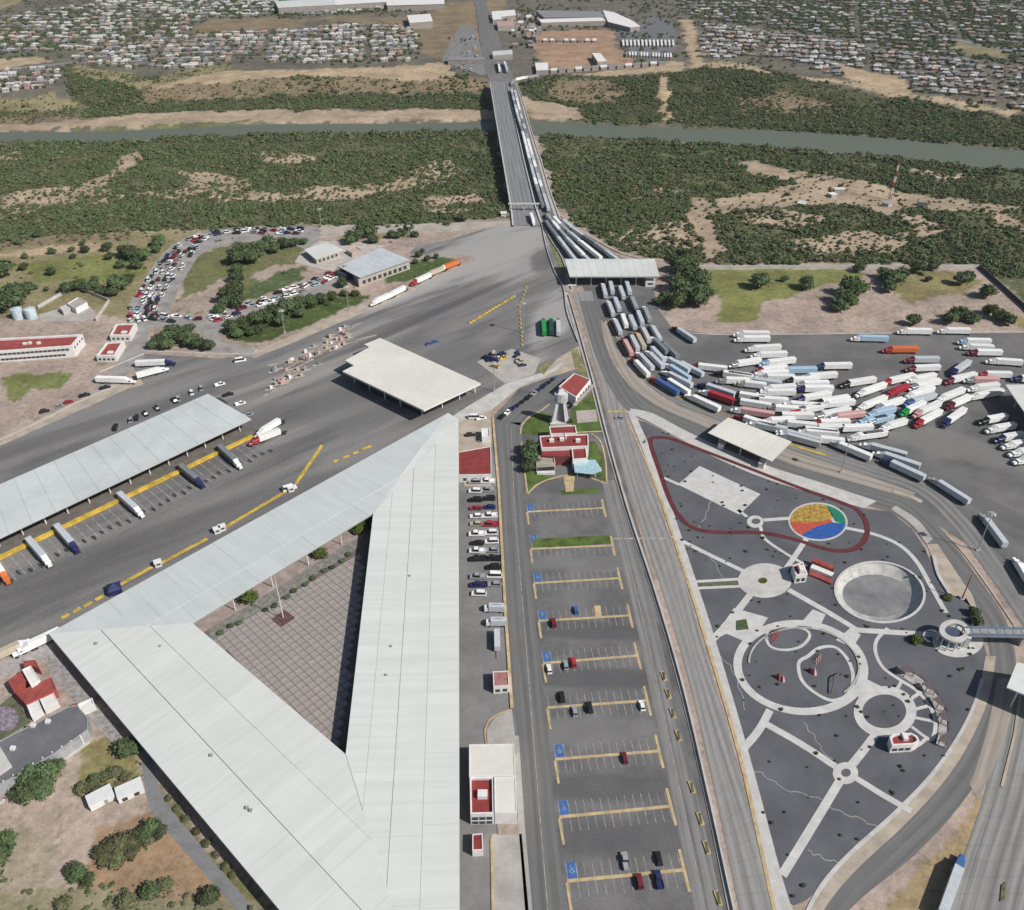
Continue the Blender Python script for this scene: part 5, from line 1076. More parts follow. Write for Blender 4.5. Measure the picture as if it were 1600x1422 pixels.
# red mast and lattice mast, lamp masts
def mast(x, y, h, label, m=STEEL, rr=.28, head=True, zf=None, base_w=0):
    p = T(x, y) if zf else G(x, y); r = empty('light_mast' if head else 'radio_mast', p, 0, label, 'mast')
    MB().tube((0,0,0),(0,0,h),rr,rr*.5,8).build('pole', m, r)
    if head:
        MB().tube((0,0,h-.3),(0,0,h+.3),1.1,1.1,12).build('lamp_ring', STEEL, r)
        for k in range(6): t = k*math.pi/3; MB().box(1.3*math.cos(t),1.3*math.sin(t),h-.4,.7,.5,.35,t).build('floodlight', WHITE_C, r)
    MB().box(0,0,0,1.6,1.6,.5).build('footing', CONC, r)
mast(1503,936,13,'red leaning-looking steel mast on the verge by the footbridge', REDP, .3, False)
for x, y, h, lab in [(445+58,362,18,'light mast at the river side of the bend of parked vehicles'),(545,486,17,'light mast on the kerb by the pale blue shed'),(420+25,520,15,'light mast on the hedge side verge'),(817,520,20,'light mast standing in the worn paving near the yellow row'),(1314,738,20,'light mast on the tan strip above the mosaic circle'),(1527,860,20,'light mast in the truck yard near the lone trailers'),(640,385,16,'light mast beyond the pale blue shed'),(772,612,18,'light mast beside the cream roofed customs canopy')]:
    mast(x, y, h, lab)
p = T(1390,312); r = empty('radio_mast', p, 0, 'red and white banded lattice radio mast in the river scrub', 'mast')
for k in range(7):
    m_ = MB(); z0_, z1_ = k*5.0, (k+1)*5.0; f0, f1 = 1.5*(1-.10*k), 1.5*(1-.10*(k+1))
    for i in range(3):
        t, t2 = i*2.094, (i+1)*2.094
        m_.tube((f0*math.cos(t),f0*math.sin(t),z0_),(f1*math.cos(t),f1*math.sin(t),z1_),.20,n=5); m_.tube((f0*math.cos(t),f0*math.sin(t),z0_),(f1*math.cos(t2),f1*math.sin(t2),z1_),.16,n=4); m_.tube((f1*math.cos(t),f1*math.sin(t),z1_),(f1*math.cos(t2),f1*math.sin(t2),z1_),.16,n=4)
    m_.build('mast_section', REDP if k%2 == 0 else WHITE, r)
p = T(1458,300); r = empty('radio_mast', p, 0, 'small thin grey radio mast right of the banded one', 'mast'); MB().tube((0,0,0),(0,0,16),.3,.15,6).build('pole', STEEL, r); MB().box(0,0,13,2.2,2.2,.5).build('platform', WHITE, r)
for k, (x,y,w_,lab) in enumerate([(1310,300,9,'low white roofed yard shed in the sandy clearing'),(1300,308,6,'smaller shed below the low white roofed one in the clearing'),(1386,322,8,'grey shed at the foot of the banded radio mast'),(1252,322,8,'long parked grey trailer shed at the edge of the clearing'),(1440,325,9,'dark hut half hidden by scrub right of the masts')]):
    q = T(x,y); r = empty('shed', q, R(20*k), lab, 'shed'); MB().box(0,0,0,w_,6,3).build('wall', WALLC, r); MB().box(0,0,3,w_+.6,6.6,.3).build('roof', [ROOF,WHITE,STEEL,ROOF2,DARKW][k], r)
# ------------------------------------------------------------------ the road bridge
def deck_z(x, y): return .35 + np.clip((y-672)/(1195-672), 0, 1)*7.6
def D(px, py, dz=0.0): return on(px, py, deck_z, dz)
BL = [(803,352),(800,325),(794,290),(787,250),(780,210),(773,170),(766,128)]
BM = [(848,352),(838,325),(829,290),(819,250),(810,210),(801,170),(792,128)]
BR = [(872,352),(862,325),(851,290),(840,250),(828,210),(817,170),(805,128)]
br = empty('road_bridge', D(830,325), 0, 'long straight multi lane road bridge crossing the river to the far checkpoint', 'bridge'); bo = Vector(br.location)
def bstrip(name, L, Rr, dz, m, thick, cross=4):
    o = strip(name, L, Rr, 0, m, zf=lambda x, y: deck_z(x, y)+dz, cross=cross, thick=thick, parent=None, kind=None)
    for v in o.data.vertices: v.co -= bo
    o.parent = br; return o
BRIDGE = road_mat('bridge_deck', (.235,.24,.245), (.15,.155,.165), 3.6); BRIDGE_D = road_mat('bridge_lane', (.20,.195,.19), (.12,.12,.122), 3.6)
bstrip('deck', BL, BM, .02, BRIDGE, 1.6, 8); bstrip('export_deck', BM, BR, .022, BRIDGE_D, 1.6, 5)
sh = lambda P, d_: [(x+d_*(y/330), y) for x, y in P]
bstrip('parapet', sh(BL,-2.5), sh(BL,0), 1.0, CONC_L, 1.8, 1); bstrip('median_barrier', sh(BM,-1.2), sh(BM,.8), 1.0, CONC_L, 1.0, 1); bstrip('walkway', sh(BR,0), sh(BR,6.5), .3, mat('bridge_walk', (.42,.40,.37), .9), 1.4, 2); bstrip('parapet', sh(BR,6.5), sh(BR,8), 1.1, CONC_L, 2.2, 1)
for k in range(12):
    y = 725+k*38; cx_ = 2+(y-680)*-.028; z1 = float(deck_z(0, y))-1.6; 
    A, B = D(*BL[1]), D(*BR[1]); t = (y-A[1])/(D(*BL[-1])[1]-A[1]); xl = A[0]+(D(*BL[-1])[0]-A[0])*t; xr = B[0]+(D(*BR[-1])[0]-B[0])*t
    zb = float(hgt(cx_, y))-1; m_ = MB(); m_.box((xl+xr)/2-bo.x, y-bo.y, z1-1.4-bo.z, xr-xl, 2.2, 1.4)
    for j in range(4): m_.tube((xl+(xr-xl)*(j+.5)/4-bo.x, y-bo.y, zb-bo.z), (xl+(xr-xl)*(j+.5)/4-bo.x, y-bo.y, z1-1.3-bo.z), .8, n=8)
    m_.build('pier', CONC, br)
ga, gb = Vector(D(797,329)), Vector(D(840,329)); g = empty('toll_gantry', ga, 0, 'pale gantry across the near end of the road bridge', 'gantry')
MB().box((gb-ga).x/2,0,5.2,(gb-ga).length+3,2.2,.9).build('beam', CONC_L, g); [MB().box((gb-ga).x*t,0,-.3,.8,.8,5.6).build('post', CONC_L, g) for t in (0,.5,1)]
r = empty('hut', G(787,338), 0, 'tiny white hut beside the near end of the road bridge', 'hut'); MB().box(0,0,0,4,4,3).build('wall', WHITE, r); MB().box(0,0,3,5,5,.3).build('roof', WHITE, r)
# export ramp from bridge to the toll canopy
strip('export_ramp', [(838,327),(846,350),(858,372),(874,400),(886,425),(897,448)], [(864,327),(886,350),(918,372),(962,398),(1010,418),(1025,440)], .09, BRIDGE_D, cross=6, thick=.2)
strip('ramp_shoulder', [(864,327),(888,348),(920,369),(964,393),(1000,404)], [(868,327),(894,348),(926,369),(970,393),(1008,404)], .6, SIDE, cross=1, thick=.6)
f = ribbon('ramp_barrier', smooth_line([G(a,b) for a,b in [(840,330),(848,352),(862,378),(878,404),(886,430),(893,452)]], 4), .5, 1.0, CONC_L, 1.0, kind=None); tag(f, 'pale barrier between the customs yard and the export ramp', 'barrier')
sheet('verge', [(856,372),(866,385),(880,405),(886,425),(880,430),(868,402)], .2, mat('weedy_verge', (.20,.20,.10), .95, .25, .4), .2)
f = ribbon('yard_barrier', smooth_line([G(a,b) for a,b in [(846,350),(853,385),(866,425),(880,450),(886,490),(903,535)]], 4), .4, 1.0, CONC_L, 1.0, kind=None); tag(f, 'thin pale barrier along the right edge of the customs yard', 'barrier')
g = empty('sign_gantry', G(893,458), 0, 'small white cross shaped sign frame where the roads split', 'sign'); MB().box(0,0,0,.5,.5,6).build('post', WHITE, g); MB().box(0,0,5.2,5.5,.4,.9).build('board', WHITE, g)

# ------------------------------------------------------------------ trucks
TW = mat('trailer_white', (.80,.80,.78), .45, .07, .6, per_obj=.07); TG = mat('trailer_grey', (.50,.53,.56), .45, .06, .6); TGd = mat('trailer_dark', (.20,.22,.24), .5, .1, .6)
COLS = {'white': TW, 'pale grey': TG, 'dark grey': TGd, 'red': paint('v_red', (.38,.03,.045)), 'dark red': paint('v_dred', (.15,.022,.03)), 'blue': paint('v_blue', (.06,.13,.32)), 'navy': paint('v_navy', (.022,.028,.10)),
        'pale blue': paint('v_lblue', (.38,.52,.64)), 'orange': paint('v_orange', (.62,.16,.045)), 'green': paint('v_green', (.02,.30,.07)), 'black': paint('v_black', (.018,.018,.02)), 'yellow': paint('v_yellow', (.65,.42,.04)),
        'silver': paint('v_silver', (.42,.43,.44), .35, .3), 'dark green': paint('v_dgreen', (.02,.07,.04)), 'pink': paint('v_pink', (.62,.36,.34)), 'teal': paint('v_teal', (.04,.20,.24)), 'beige': paint('v_beige', (.48,.42,.32))}
TYRE = mat('tyre', (.025,.025,.026), .9); GLASS = mat('vehicle_glass', (.02,.025,.03), .12, .02, .3, spec=.7); CHASS = mat('chassis', (.04,.04,.042), .7)
def bev_box(b, x, y, z, sx, sy, sz, ch=.12, mi=0):
    """box with chamfered long top edges"""
    hx, hy = sx/2, sy/2; sec = [(-hy,0),(hy,0),(hy,sz-ch),(hy-ch,sz),(-hy+ch,sz),(-hy,sz-ch)]; n = 6
    vs = [(x+s*hx, y+a, z+c) for s in (-1,1) for a, c in sec]
    b.add(vs, [(i,(i+1)%n,n+(i+1)%n,n+i)[::-1] for i in range(n)]+[tuple(range(n)),tuple(range(2*n-1,n-1,-1))], mi)
def wheel(b, x, y, r=.5, w_=.35): b.tube((x,y-w_/2,r),(x,y+w_/2,r),r,n=10)
TL_ = 15.2
def proto_meshes():
    P = {}
    b = MB(); bev_box(b, -TL_/2, 0, 1.25, TL_, 2.6, 2.75, .08)
    for k in range(15): b.box(-.6-k*1.0, 0, 4.0, .07, 2.45, .03)
    b.box(-TL_-.02, -.65, 1.45, .06, 1.2, 2.35); b.box(-TL_-.02, .65, 1.45, .06, 1.2, 2.35); P['trailer'] = b
    b = MB(); bev_box(b, 2.6, 0, 1.1, 2.1, 2.35, 1.75, .2); bev_box(b, .75, 0, 1.1, 1.7, 2.45, 2.0, .12); bev_box(b, 4.6, 0, 1.0, 2.0, 1.75, 1.05, .3); P['cab'] = b
    b = MB(); b.add([(.1,-1.15,3.05),(.1,1.15,3.05),(.1,1.15,3.95),(.1,-1.15,3.95),(2.4,-1.0,2.85),(2.4,1.0,2.85)], [(0,1,2,3)[::-1],(3,2,5,4)[::-1],(0,3,4),(1,5,2),(0,4,5,1)]); P['roof_fairing'] = b
    b = MB(); b.add([(3.66,-1.05,2.05),(3.66,1.05,2.05),(3.50,.95,2.75),(3.50,-.95,2.75)], [(0,1,2,3)]); b.add([(2.0,-1.19,2.1),(3.4,-1.19,2.1),(3.3,-1.17,2.7),(2.0,-1.17,2.7)], [(0,1,2,3)]); b.add([(2.0,1.19,2.1),(3.4,1.19,2.1),(3.3,1.17,2.7),(2.0,1.17,2.7)], [(3,2,1,0)]); P['windscreen'] = b
    b = MB(); b.box(-1.2,0,.75,3.8,.9,.32); b.box(2.5,0,.6,5.6,.9,.5); b.box(-TL_+2.2,0,.8,4,1.1,.4); b.box(-TL_/2,0,1.1,TL_-.4,1.0,.14)
    for x in (-TL_+1.5,-TL_+2.8,-.9,-2.2): 
        for y in (-1,1): wheel(b, x, y*1.0, .52, .55)
    for y in (-1,1): wheel(b, 4.6, y*1.0, .52, .35); b.tube((1.0,y*1.05,.85),(2.4,y*1.05,.85),.32,n=8); b.box(-4.2,y*.8,.1,.2,.2,1.1)
    P['chassis'] = b
    return P
PM = {k: mesh_only(v, k, CHASS if k == 'chassis' else GLASS if k == 'windscreen' else TW) for k, v in proto_meshes().items()}
def make_truck():
    r = empty('semi_truck', (0,0,0))
    for k, me in PM.items():
        o = obj(k, me, r)
        if k in ('trailer','cab','roof_fairing'): o.material_slots[0].link = 'OBJECT'; o.material_slots[0].material = TW
    return r
TR = make_truck(); first = [True]
def copy_tree(o, parent=None):
    c = o.copy(); COL.objects.link(c); c.parent = parent
    for ch in o.children: copy_tree(ch, c)
    return c
def truck(px, tcol, ccol, label, group=None, zf=None, proto=None, h=4.0, scale_to=True):
    """px: trailer roof front (x0,y0) and rear (x1,y1) in the photograph"""
    x0, y0, x1, y1 = px; f = (lambda a, b: D(a, b, h)) if zf == 'deck' else (lambda a, b: G(a, b, h))
    A, B = Vector(f(x0, y0)), Vector(f(x1, y1)); c = (A+B)/2; d_ = (A-B); L = max(11.5, min(16.5, d_.length)); s = L/TL_; d_.normalize()
    r = TR if first[0] else copy_tree(TR); first[0] = False
    r.location = (c.x+d_.x*L/2, c.y+d_.y*L/2, c.z-h); r.rotation_euler = (0, 0, math.atan2(d_.y, d_.x))
    for o in r.children:
        k = o.name.split('.')[0]
        if k == 'trailer': o.material_slots[0].material = COLS[tcol]; o.scale.x = s
        if k in ('cab','roof_fairing'): o.material_slots[0].material = COLS[ccol]
    if group and 'yard' in group: r.scale = (1.0, 1.14, 1.06)
    return tag(r, label, 'truck', group)
def zz(ox, oy, s, L): return [(ox+a/s, oy+b/s, ox+c/s, oy+d/s) for a, b, c, d in L]
ORD = ['first','second','third','fourth','fifth','sixth','seventh','eighth','ninth','tenth','eleventh','twelfth','thirteenth','fourteenth','fifteenth','sixteenth','seventeenth','eighteenth','nineteenth','twentieth','twenty first','twenty second','twenty third','twenty fourth','twenty fifth','twenty sixth','twenty seventh','twenty eighth','twenty ninth','thirtieth','thirty first','thirty second','thirty third','thirty fourth','thirty fifth','thirty sixth']
# queue facing the toll canopy, by lane from the outside in
Q1 = [((270,270,305,400),'pale grey','white'),((325,440,385,595),'pale grey','white'),((390,620,460,780),'pale grey','white'),((490,830,570,980),'pink','dark red'),((590,1030,750,1200),'white','dark red'),((810,1225,1050,1370),'blue','red')]
Q2 = [((345,240,375,360),'pale grey','white'),((390,400,445,540),'pale grey','silver'),((470,580,512,690),'white','black'),((550,770,640,950),'pale grey','black'),((640,970,790,1130),'pale grey','white'),((925,1225,1160,1370),'white','navy')]
Q3 = [((435,270,495,430),'pale grey','black'),((545,580,605,720),'pale grey','dark green'),((615,760,705,930),'beige','orange'),((740,960,890,1110),'pale grey','white'),((940,1165,1180,1290),'pale grey','white')]
Q4 = [((510,245,550,365),'pale grey','white'),((560,395,620,530),'silver','dark green'),((620,530,680,680),'pale grey','black'),((670,700,750,860),'pale grey','silver'),((760,900,905,1050),'pale grey','black'),((940,1085,1170,1230),'pale blue','white')]
Q5 = [((690,500,755,650),'silver','white'),((770,690,860,840),'pale grey','silver'),((795,825,925,955),'dark grey','white'),((940,1020,1150,1140),'pale grey','white')]
Q6 = [((880,860,1040,1010),'dark grey','navy'),((1060,1060,1290,1180),'pale grey','white')]
for ln, Q in zip(['outermost','second','third','fourth','fifth','innermost'], [Q1,Q2,Q3,Q4,Q5,Q6]):
    for k, (p, tc, cc) in enumerate(Q):
        truck(zz(900,400,6.464,[p])[0], tc, cc, '%s truck, %s cab, %s back from the toll canopy, %s lane' % (tc, cc, ORD[k], ln), 'trucks queueing for the toll canopy')
truck(zz(900,400,6.464,[(1010,705,1230,850)])[0], 'pale grey', 'black', 'lone grey truck parked apart at the left tip of the truck yard')
Y1 = [((75,195,365,200),'white','white'),((85,250,370,250),'white','white'),((200,355,490,340),'white','white'),((265,425,555,415),'white','white'),((20,520,270,485),'white','silver'),((350,510,650,480),'white','pale blue'),((290,590,550,555),'white','red'),((580,590,880,585),'pale blue','white'),((960,545,1260,540),'white','navy'),
      ((340,665,640,670),'white','silver'),((800,660,1100,640),'white','pale blue'),((-80,630,170,665),'white','black'),((110,735,320,760),'white','beige'),((200,700,500,745),'pale grey','white'),((740,740,1010,735),'white','silver'),((750,790,1060,790),'white','navy'),((740,895,1030,845),'white','navy'),((1230,735,1520,690),'white','black'),
      ((1375,835,1640,745),'white','white'),((940,935,1230,890),'white','black'),((1390,985,1640,890),'white','white'),((600,960,920,985),'white','white'),((340,830,650,830),'white','white'),((430,1000,760,1025),'white','dark grey'),((490,1080,860,1090),'white','black'),((950,1075,1240,1015),'white','silver'),((1100,1095,1400,1060),'pink','silver'),
      ((560,1165,880,1200),'white','silver'),((920,1160,1240,1155),'white','red'),((40,1095,480,1235),'white','dark red'),((40,1020,450,1085),'pink','white'),((50,930,385,985),'white','black'),((40,855,310,900),'white','black'),((1160,1220,1490,1210),'white','black'),((1330,1310,1600,1275),'white','white'),((755,1235,1110,1275),'white','black'),((555,1270,930,1370),'pale grey','white'),((1420,1140,1640,1110),'pale blue','pale blue'),((280,628,560,622),'white','white'),((-70,700,90,705),'white','silver'),((380,787,650,772),'white','white'),((250,905,570,925),'white','black'),((690,1030,950,985),'white','red'),((380,1140,640,1130),'white','white'),((620,700,900,690),'white','black'),((1000,960,1290,935),'white','white'),((900,1215,1180,1215),'white','silver'),((230,1180,560,1245),'pale grey','white')]
Y2 = [((330,165,600,170),'white','white'),((765,160,1020,165),'white','white'),((-195,240,150,250),'pale blue','white'),((165,365,450,365),'orange','red'),((985,275,1245,280),'white','pale blue'),((1015,335,1275,350),'white','white'),((1095,395,1365,400),'white','dark red'),((410,475,680,475),'pale grey','dark red'),((420,570,690,560),'white','dark red'),
      ((1305,490,1590,510),'white','white'),((145,710,410,650),'white','red'),((420,690,640,650),'white','white'),((440,765,690,710),'white','silver'),((865,600,1010,505),'pale grey','navy'),((830,695,1080,640),'white','dark red'),((1200,635,1470,640),'white','red'),((1580,680,1850,690),'white','navy'),((1060,695,1330,700),'pink','silver'),((1095,780,1330,755),'white','white'),((1090,870,1380,820),'white','white'),
      ((200,820,330,770),'red','red'),((380,865,620,790),'white','white'),((395,930,640,865),'pale grey','blue'),((60,985,290,915),'white','silver'),((720,895,960,800),'white','white'),((835,960,1010,885),'white','dark red'),((340,1030,520,950),'white','green'),((480,1045,690,950),'white','pink'),((490,1150,700,1040),'white','red'),((785,1140,960,1020),'white','navy'),((-20,1060,200,1010),'pale blue','pale blue'),((-20,1140,180,1090),'pale blue','silver'),((155,1190,300,1150),'white','white'),((-150,1300,110,1265),'white','white'),
      ((1215,1130,1415,1095),'white','black'),((1300,1225,1510,1190),'white','white'),((1390,1325,1600,1290),'white','navy'),((1480,1400,1700,1370),'white','white'),((1560,1480,1780,1450),'white','white'),((1620,1560,1820,1530),'white','white')]
Y3 = [((200,340,540,365),'white','white'),((10,380,350,470),'pale grey','white'),((540,470,890,615),'white','silver'),((885,490,1250,590),'pale grey','white'),((1010,580,1400,710),'pale grey','white'),((1080,660,1450,830),'pale grey','navy'),((390,420,560,440),'white','white')]
used_l = {}
def yard_label(p, tc, cc):
    x, y = p[0], p[1]
    row = 'back kerb' if y < 522 else 'upper rows' if y < 575 else 'middle rows' if y < 640 else 'lower rows' if y < 690 else 'roadside rows'
    side = 'left' if x < 1240 else 'centre left' if x < 1340 else 'centre right' if x < 1450 else 'right'
    return row, side, '%s trailer truck with a %s cab %s of the yard, %s' % (tc, cc, row, side)
YL = [(q, t, c) for L, o in ((Y1,(1150,490,6.957)),(Y2,(1370,490,6.957)),(Y3,(1230,620,6.667))) for (p, t, c) in L for q in [zz(*o,[p])[0]]]
bykey = {}
for e in YL: bykey.setdefault(yard_label(*e)[2], []).append(e)
for k_, L in bykey.items():
    L.sort(key=lambda e: (e[0][0]))
    for i, e in enumerate(L):
        row, side, _ = yard_label(*e)
        nm = '' if len(L) == 1 else (', the only' if 0 else ', %s of %d from its left' % (ORD[i], len(L)))
        truck(e[0], e[1], e[2], ('%s truck, %s cab, %s, yard %s%s' % (e[1], e[2], row, side, '' if len(L) == 1 else ', %s from left' % ORD[i])), 'trucks parked in the big yard')
truck(zz(1000,540,6.667,[(545,510,850,650)])[0], 'white', 'white', 'white truck at the yellow kerb between the blue and red fronted trucks', 'trucks parked in the big yard')
truck(zz(1000,540,6.667,[(680,390,1010,500)])[0], 'pale grey', 'navy', 'grey truck with a navy cab behind the red sided one near the kerb bend', 'trucks parked in the big yard')
truck(zz(1000,540,6.667,[(720,470,980,560)])[0], 'red', 'white', 'red sided truck beside the yellow kerb at the queue bend', 'trucks parked in the big yard')
truck(zz(1000,540,6.667,[(870,265,1180,315)])[0], 'white', 'black', 'white truck with a black cab at the left end of the packed rows', 'trucks parked in the big yard')
truck(zz(1000,540,6.667,[(610,190,910,225)])[0], 'white', 'dark red', 'white truck with a dark red cab at the left tip of the packed rows', 'trucks parked in the big yard')
truck(zz(1400,620,5.08,[(345,660,590,815)])[0], 'pale grey', 'silver', 'grey trailer truck driving alone toward the packed rows')
truck(zz(1400,620,5.08,[(710,940,890,1180)])[0], 'pale grey', 'silver', 'grey truck with a long dark shadow, middle of the three lone ones')
truck((1594,878,1622,925), 'white', 'white', 'white truck cut by the right edge, lowest of the lone ones')
truck((1500,1352,1474,1425), 'pale grey', 'blue', 'long grey truck with a blue cab at the bottom right roadside')
# docked trucks: rear at the platform, cab pointing down the slope
for p, tc, cc, lab in [((3,893,-18,862),'white','orange','docked truck with an orange cab cut by the left edge'),((68,868,42,838),'pale grey','white','docked grey truck with a white cab, second from the left'),((111,846,87,818),'pale grey','navy','docked grey truck with a dark cab, third from the left'),((212,792,185,768),'pale grey','white','docked grey truck with a white cab at the middle of the platform'),((307,746,281,724),'dark grey','navy','docked dark grey truck with a navy cab, second from the right'),((367,717,342,694),'dark grey','white','docked dark grey truck with a white cab at the right end')]:
    truck(p, tc, cc, lab, 'trucks backed to the dock')
for p, tc, cc, lab in [((412,668,433,655),'white','white','white truck at the right tip of the long dock canopy, upper'),((408,680,432,671),'white','red','white truck with a red front at the right tip of the dock canopy'),((260,562,208,564),'white','navy','white trailer truck with a navy cab beside the red roofed pair'),((246,574,212,583),'white','white','short white truck beside the kerb below the red roofed pair'),((202,590,142,588),'white','white','white car carrier trailer parked along the dirt verge'),((650,436,672,426),'white','red','white trailer truck with a red cab parked by the hedge on the worn paving'),((672,424,692,416),'beige','beige','beige truck following the red cabbed one on the worn paving'),((694,414,716,406),'orange','white','orange trailer truck at the head of the row on the worn paving'),((612,456,632,446),'white','white','white truck behind the red cabbed one on the worn paving'),((590,466,606,459),'white','white','small white truck, last of the row on the worn paving'),((834,345,829,330),'white','white','white truck just off the near end of the road bridge'),((849,497,851,520),'green','dark green','dark green truck, left of the three in the gap above the lawn'),((861,496,862,520),'dark green','green','dark green truck, middle of the three in the gap above the lawn'),((872,497,873,521),'pale grey','dark green','grey truck beside two green ones in the gap above the lawn'),((52,1000,82,986),'white','white','white truck at the left corner of the triangular building'),((14,1010,-10,1021),'beige','white','beige and white truck cut by the left edge')]:
    truck(p, tc, cc, lab)
# queues on the bridge and its ramp
rd = random.Random(21)
def queue_line(pts, n, names, zf='deck', gap=17.6, start=0.0):
    W_ = smooth_line([D(a,b,4.0) for a,b in pts], 12); d0 = start; 
    acc = [0]; 
    for i in range(1, len(W_)): acc.append(acc[-1]+(W_[i]-W_[i-1]).length)
    def at_(s):
        s = min(s, acc[-1]-.01); i = max(j for j in range(len(acc)) if acc[j] <= s); t = (s-acc[i])/max(1e-6, acc[min(i+1,len(acc)-1)]-acc[i]); return W_[i].lerp(W_[min(i+1,len(W_)-1)], t)
    k = 0
    while d0 < acc[-1]-TL_ and k < n:
        A, B = at_(d0), at_(d0+TL_); tc = rd.choice(['white','pale grey','white','pale grey','dark grey','silver']); cc = rd.choice(['white','white','navy','black','red','silver','white'])
        r = copy_tree(TR); d_ = (A-B).normalized(); c = (A+B)/2; L = TL_
        z = float(deck_z(c.x, c.y)) if c.y > 672 else .1
        A2, B2 = A, B; sl = math.asin(max(-.2, min(.2, -(deck_z(0, A.y)-deck_z(0, B.y))/TL_))) if c.y > 690 else 0
        # heading away from the camera: the queue waits to enter the bridge and cross it
        r.location = (c.x+d_.x*L/2, c.y+d_.y*L/2, z+.08); r.rotation_euler = (0, 0, math.atan2(d_.y, d_.x))
        for o in r.children:
            q = o.name.split('.')[0]
            if q == 'trailer': o.material_slots[0].material = COLS[tc]
            if q in ('cab','roof_fairing'): o.material_slots[0].material = COLS[cc]
        tag(r, names % (tc, cc, ORD[k]), 'truck', 'trucks queueing over the bridge')
        d0 += gap+rd.uniform(-.5, 1.5); k += 1
queue_line([(799,138),(808,175),(818,210),(828,250),(839,290),(850,325)], 30, '%s truck, %s cab, on the bridge, %s from far bank, left queue', start=2)
queue_line([(804,138),(813,175),(823,210),(834,250),(846,290),(857,325)], 30, '%s truck, %s cab, on the bridge, %s from far bank, right queue', start=9)
queue_line([(855,333),(870,352),(890,374),(914,398),(928,412)], 12, '%s truck, %s cab, on the ramp, %s below bridge, left queue', start=0)
queue_line([(862,333),(880,352),(906,374),(936,398),(952,412)], 12, '%s truck, %s cab, on the ramp, %s below bridge, middle queue', start=6)
queue_line([(878,340),(898,357),(928,376),(958,398),(975,412)], 12, '%s truck, %s cab, on the ramp, %s below bridge, right queue', start=3)
queue_line([(850,338),(862,356),(878,376),(896,400),(908,414)], 12, '%s truck, %s cab, on the ramp, %s below bridge, inner queue', start=8)
queue_line([(778,96),(780,104),(781,110)], 3, '%s truck with a %s cab at the far checkpoint, %s in the left lane', start=0)
queue_line([(788,96),(791,104),(793,112)], 3, '%s truck with a %s cab at the far checkpoint, %s in the right lane', start=0)
queue_line([(800,128),(806,122),(820,119),(835,117),(850,114)], 6, '%s truck with a %s cab on the far bank road, %s from the bridge', gap=19)

# ------------------------------------------------------------------ cars
def car_meshes(kind):
    P = {}; b = MB()
    L, W_, H_ = {'car': (4.5,1.8,1.45), 'pickup': (5.6,2.0,1.85), 'van': (5.2,2.0,2.1), 'suv': (4.8,1.95,1.8)}[kind]; hb = H_*.55
    sec = [(-L/2, .35), (-L/2, hb), (L/2-.05, hb*.88), (L/2, .35)]
    vs = [(x, s*W_/2*(1 if z < hb*.8 else .94), z) for s in (-1,1) for x, z in sec]
    b.add(vs, [(3,2,1,0),(4,5,6,7),(0,1,5,4),(1,2,6,5),(2,3,7,6),(3,0,4,7)])
    cab = {'car': (-1.9,1.0,.55), 'pickup': (-.6,1.6,.45), 'van': (-2.5,1.7,.4), 'suv': (-2.2,1.2,.45)}[kind]
    x0, x1, rk = cab; w2 = W_*.46; w3 = W_*.38
    top = [(x0+rk*.6,-w3,H_),(x1-rk,-w3,H_),(x1-rk,w3,H_),(x0+rk*.6,w3,H_)]; bt = [(x0,-w2,hb*.93),(x1+.15,-w2,hb*.93),(x1+.15,w2,hb*.93),(x0,w2,hb*.93)]
    b.add([(p[0],p[1],p[2]+.02) for p in top]+[(p[0],p[1],p[2]-.06) for p in top], [(0,1,2,3),(4,5,1,0),(5,6,2,1),(6,7,3,2),(7,4,0,3)])
    if kind == 'pickup':
        for s in (-1,1): b.box(-1.75, s*.93, hb, 2.2, .12, .3)
        b.box(-2.75,0,hb,.12,1.9,.3)
    P['body'] = b
    g = MB(); g.add([tuple(p) for p in bt]+[(p[0],p[1],p[2]-.05) for p in top], [(0,1,5,4),(1,2,6,5),(2,3,7,6),(3,0,4,7)]); P['glasshouse'] = g
    c = MB(); c.box(0,0,.22,L*.9,W_*.85,.25)
    for x in (-L*.3, L*.31):
        for y in (-1,1): wheel(c, x, y*W_*.42, .34, .24)
    P['underbody'] = c
    return {k: mesh_only(v, k, {'body': TW,'glasshouse': GLASS,'underbody': TYRE}[k]) for k, v in P.items()}
CM = {k: car_meshes(k) for k in ('car','pickup','van','suv')}
CP = {}
def car(x, y, ang, kind, col, label, group=None, z=.07, world=False, zf=None):
    """ang: heading in degrees on the ground, 0 = to the right, 90 = away from the camera"""
    p = (x, y, z) if world else (T(x, y, z) if zf else G(x, y, z))
    if kind not in CP:
        r = empty('parked_'+('car' if kind == 'suv' else kind), (0,0,0))
        for k, me in CM[kind].items():
            o = obj(k, me, r)
            if k == 'body': o.material_slots[0].link = 'OBJECT'
        CP[kind] = r
    else: r = copy_tree(CP[kind])
    r.location = p; r.rotation_euler = (0, 0, R(ang))
    for o in r.children:
        if o.name.split('.')[0] == 'body': o.material_slots[0].material = COLS[col]
    return tag(r, label, {'suv': 'car'}.get(kind, kind), group)
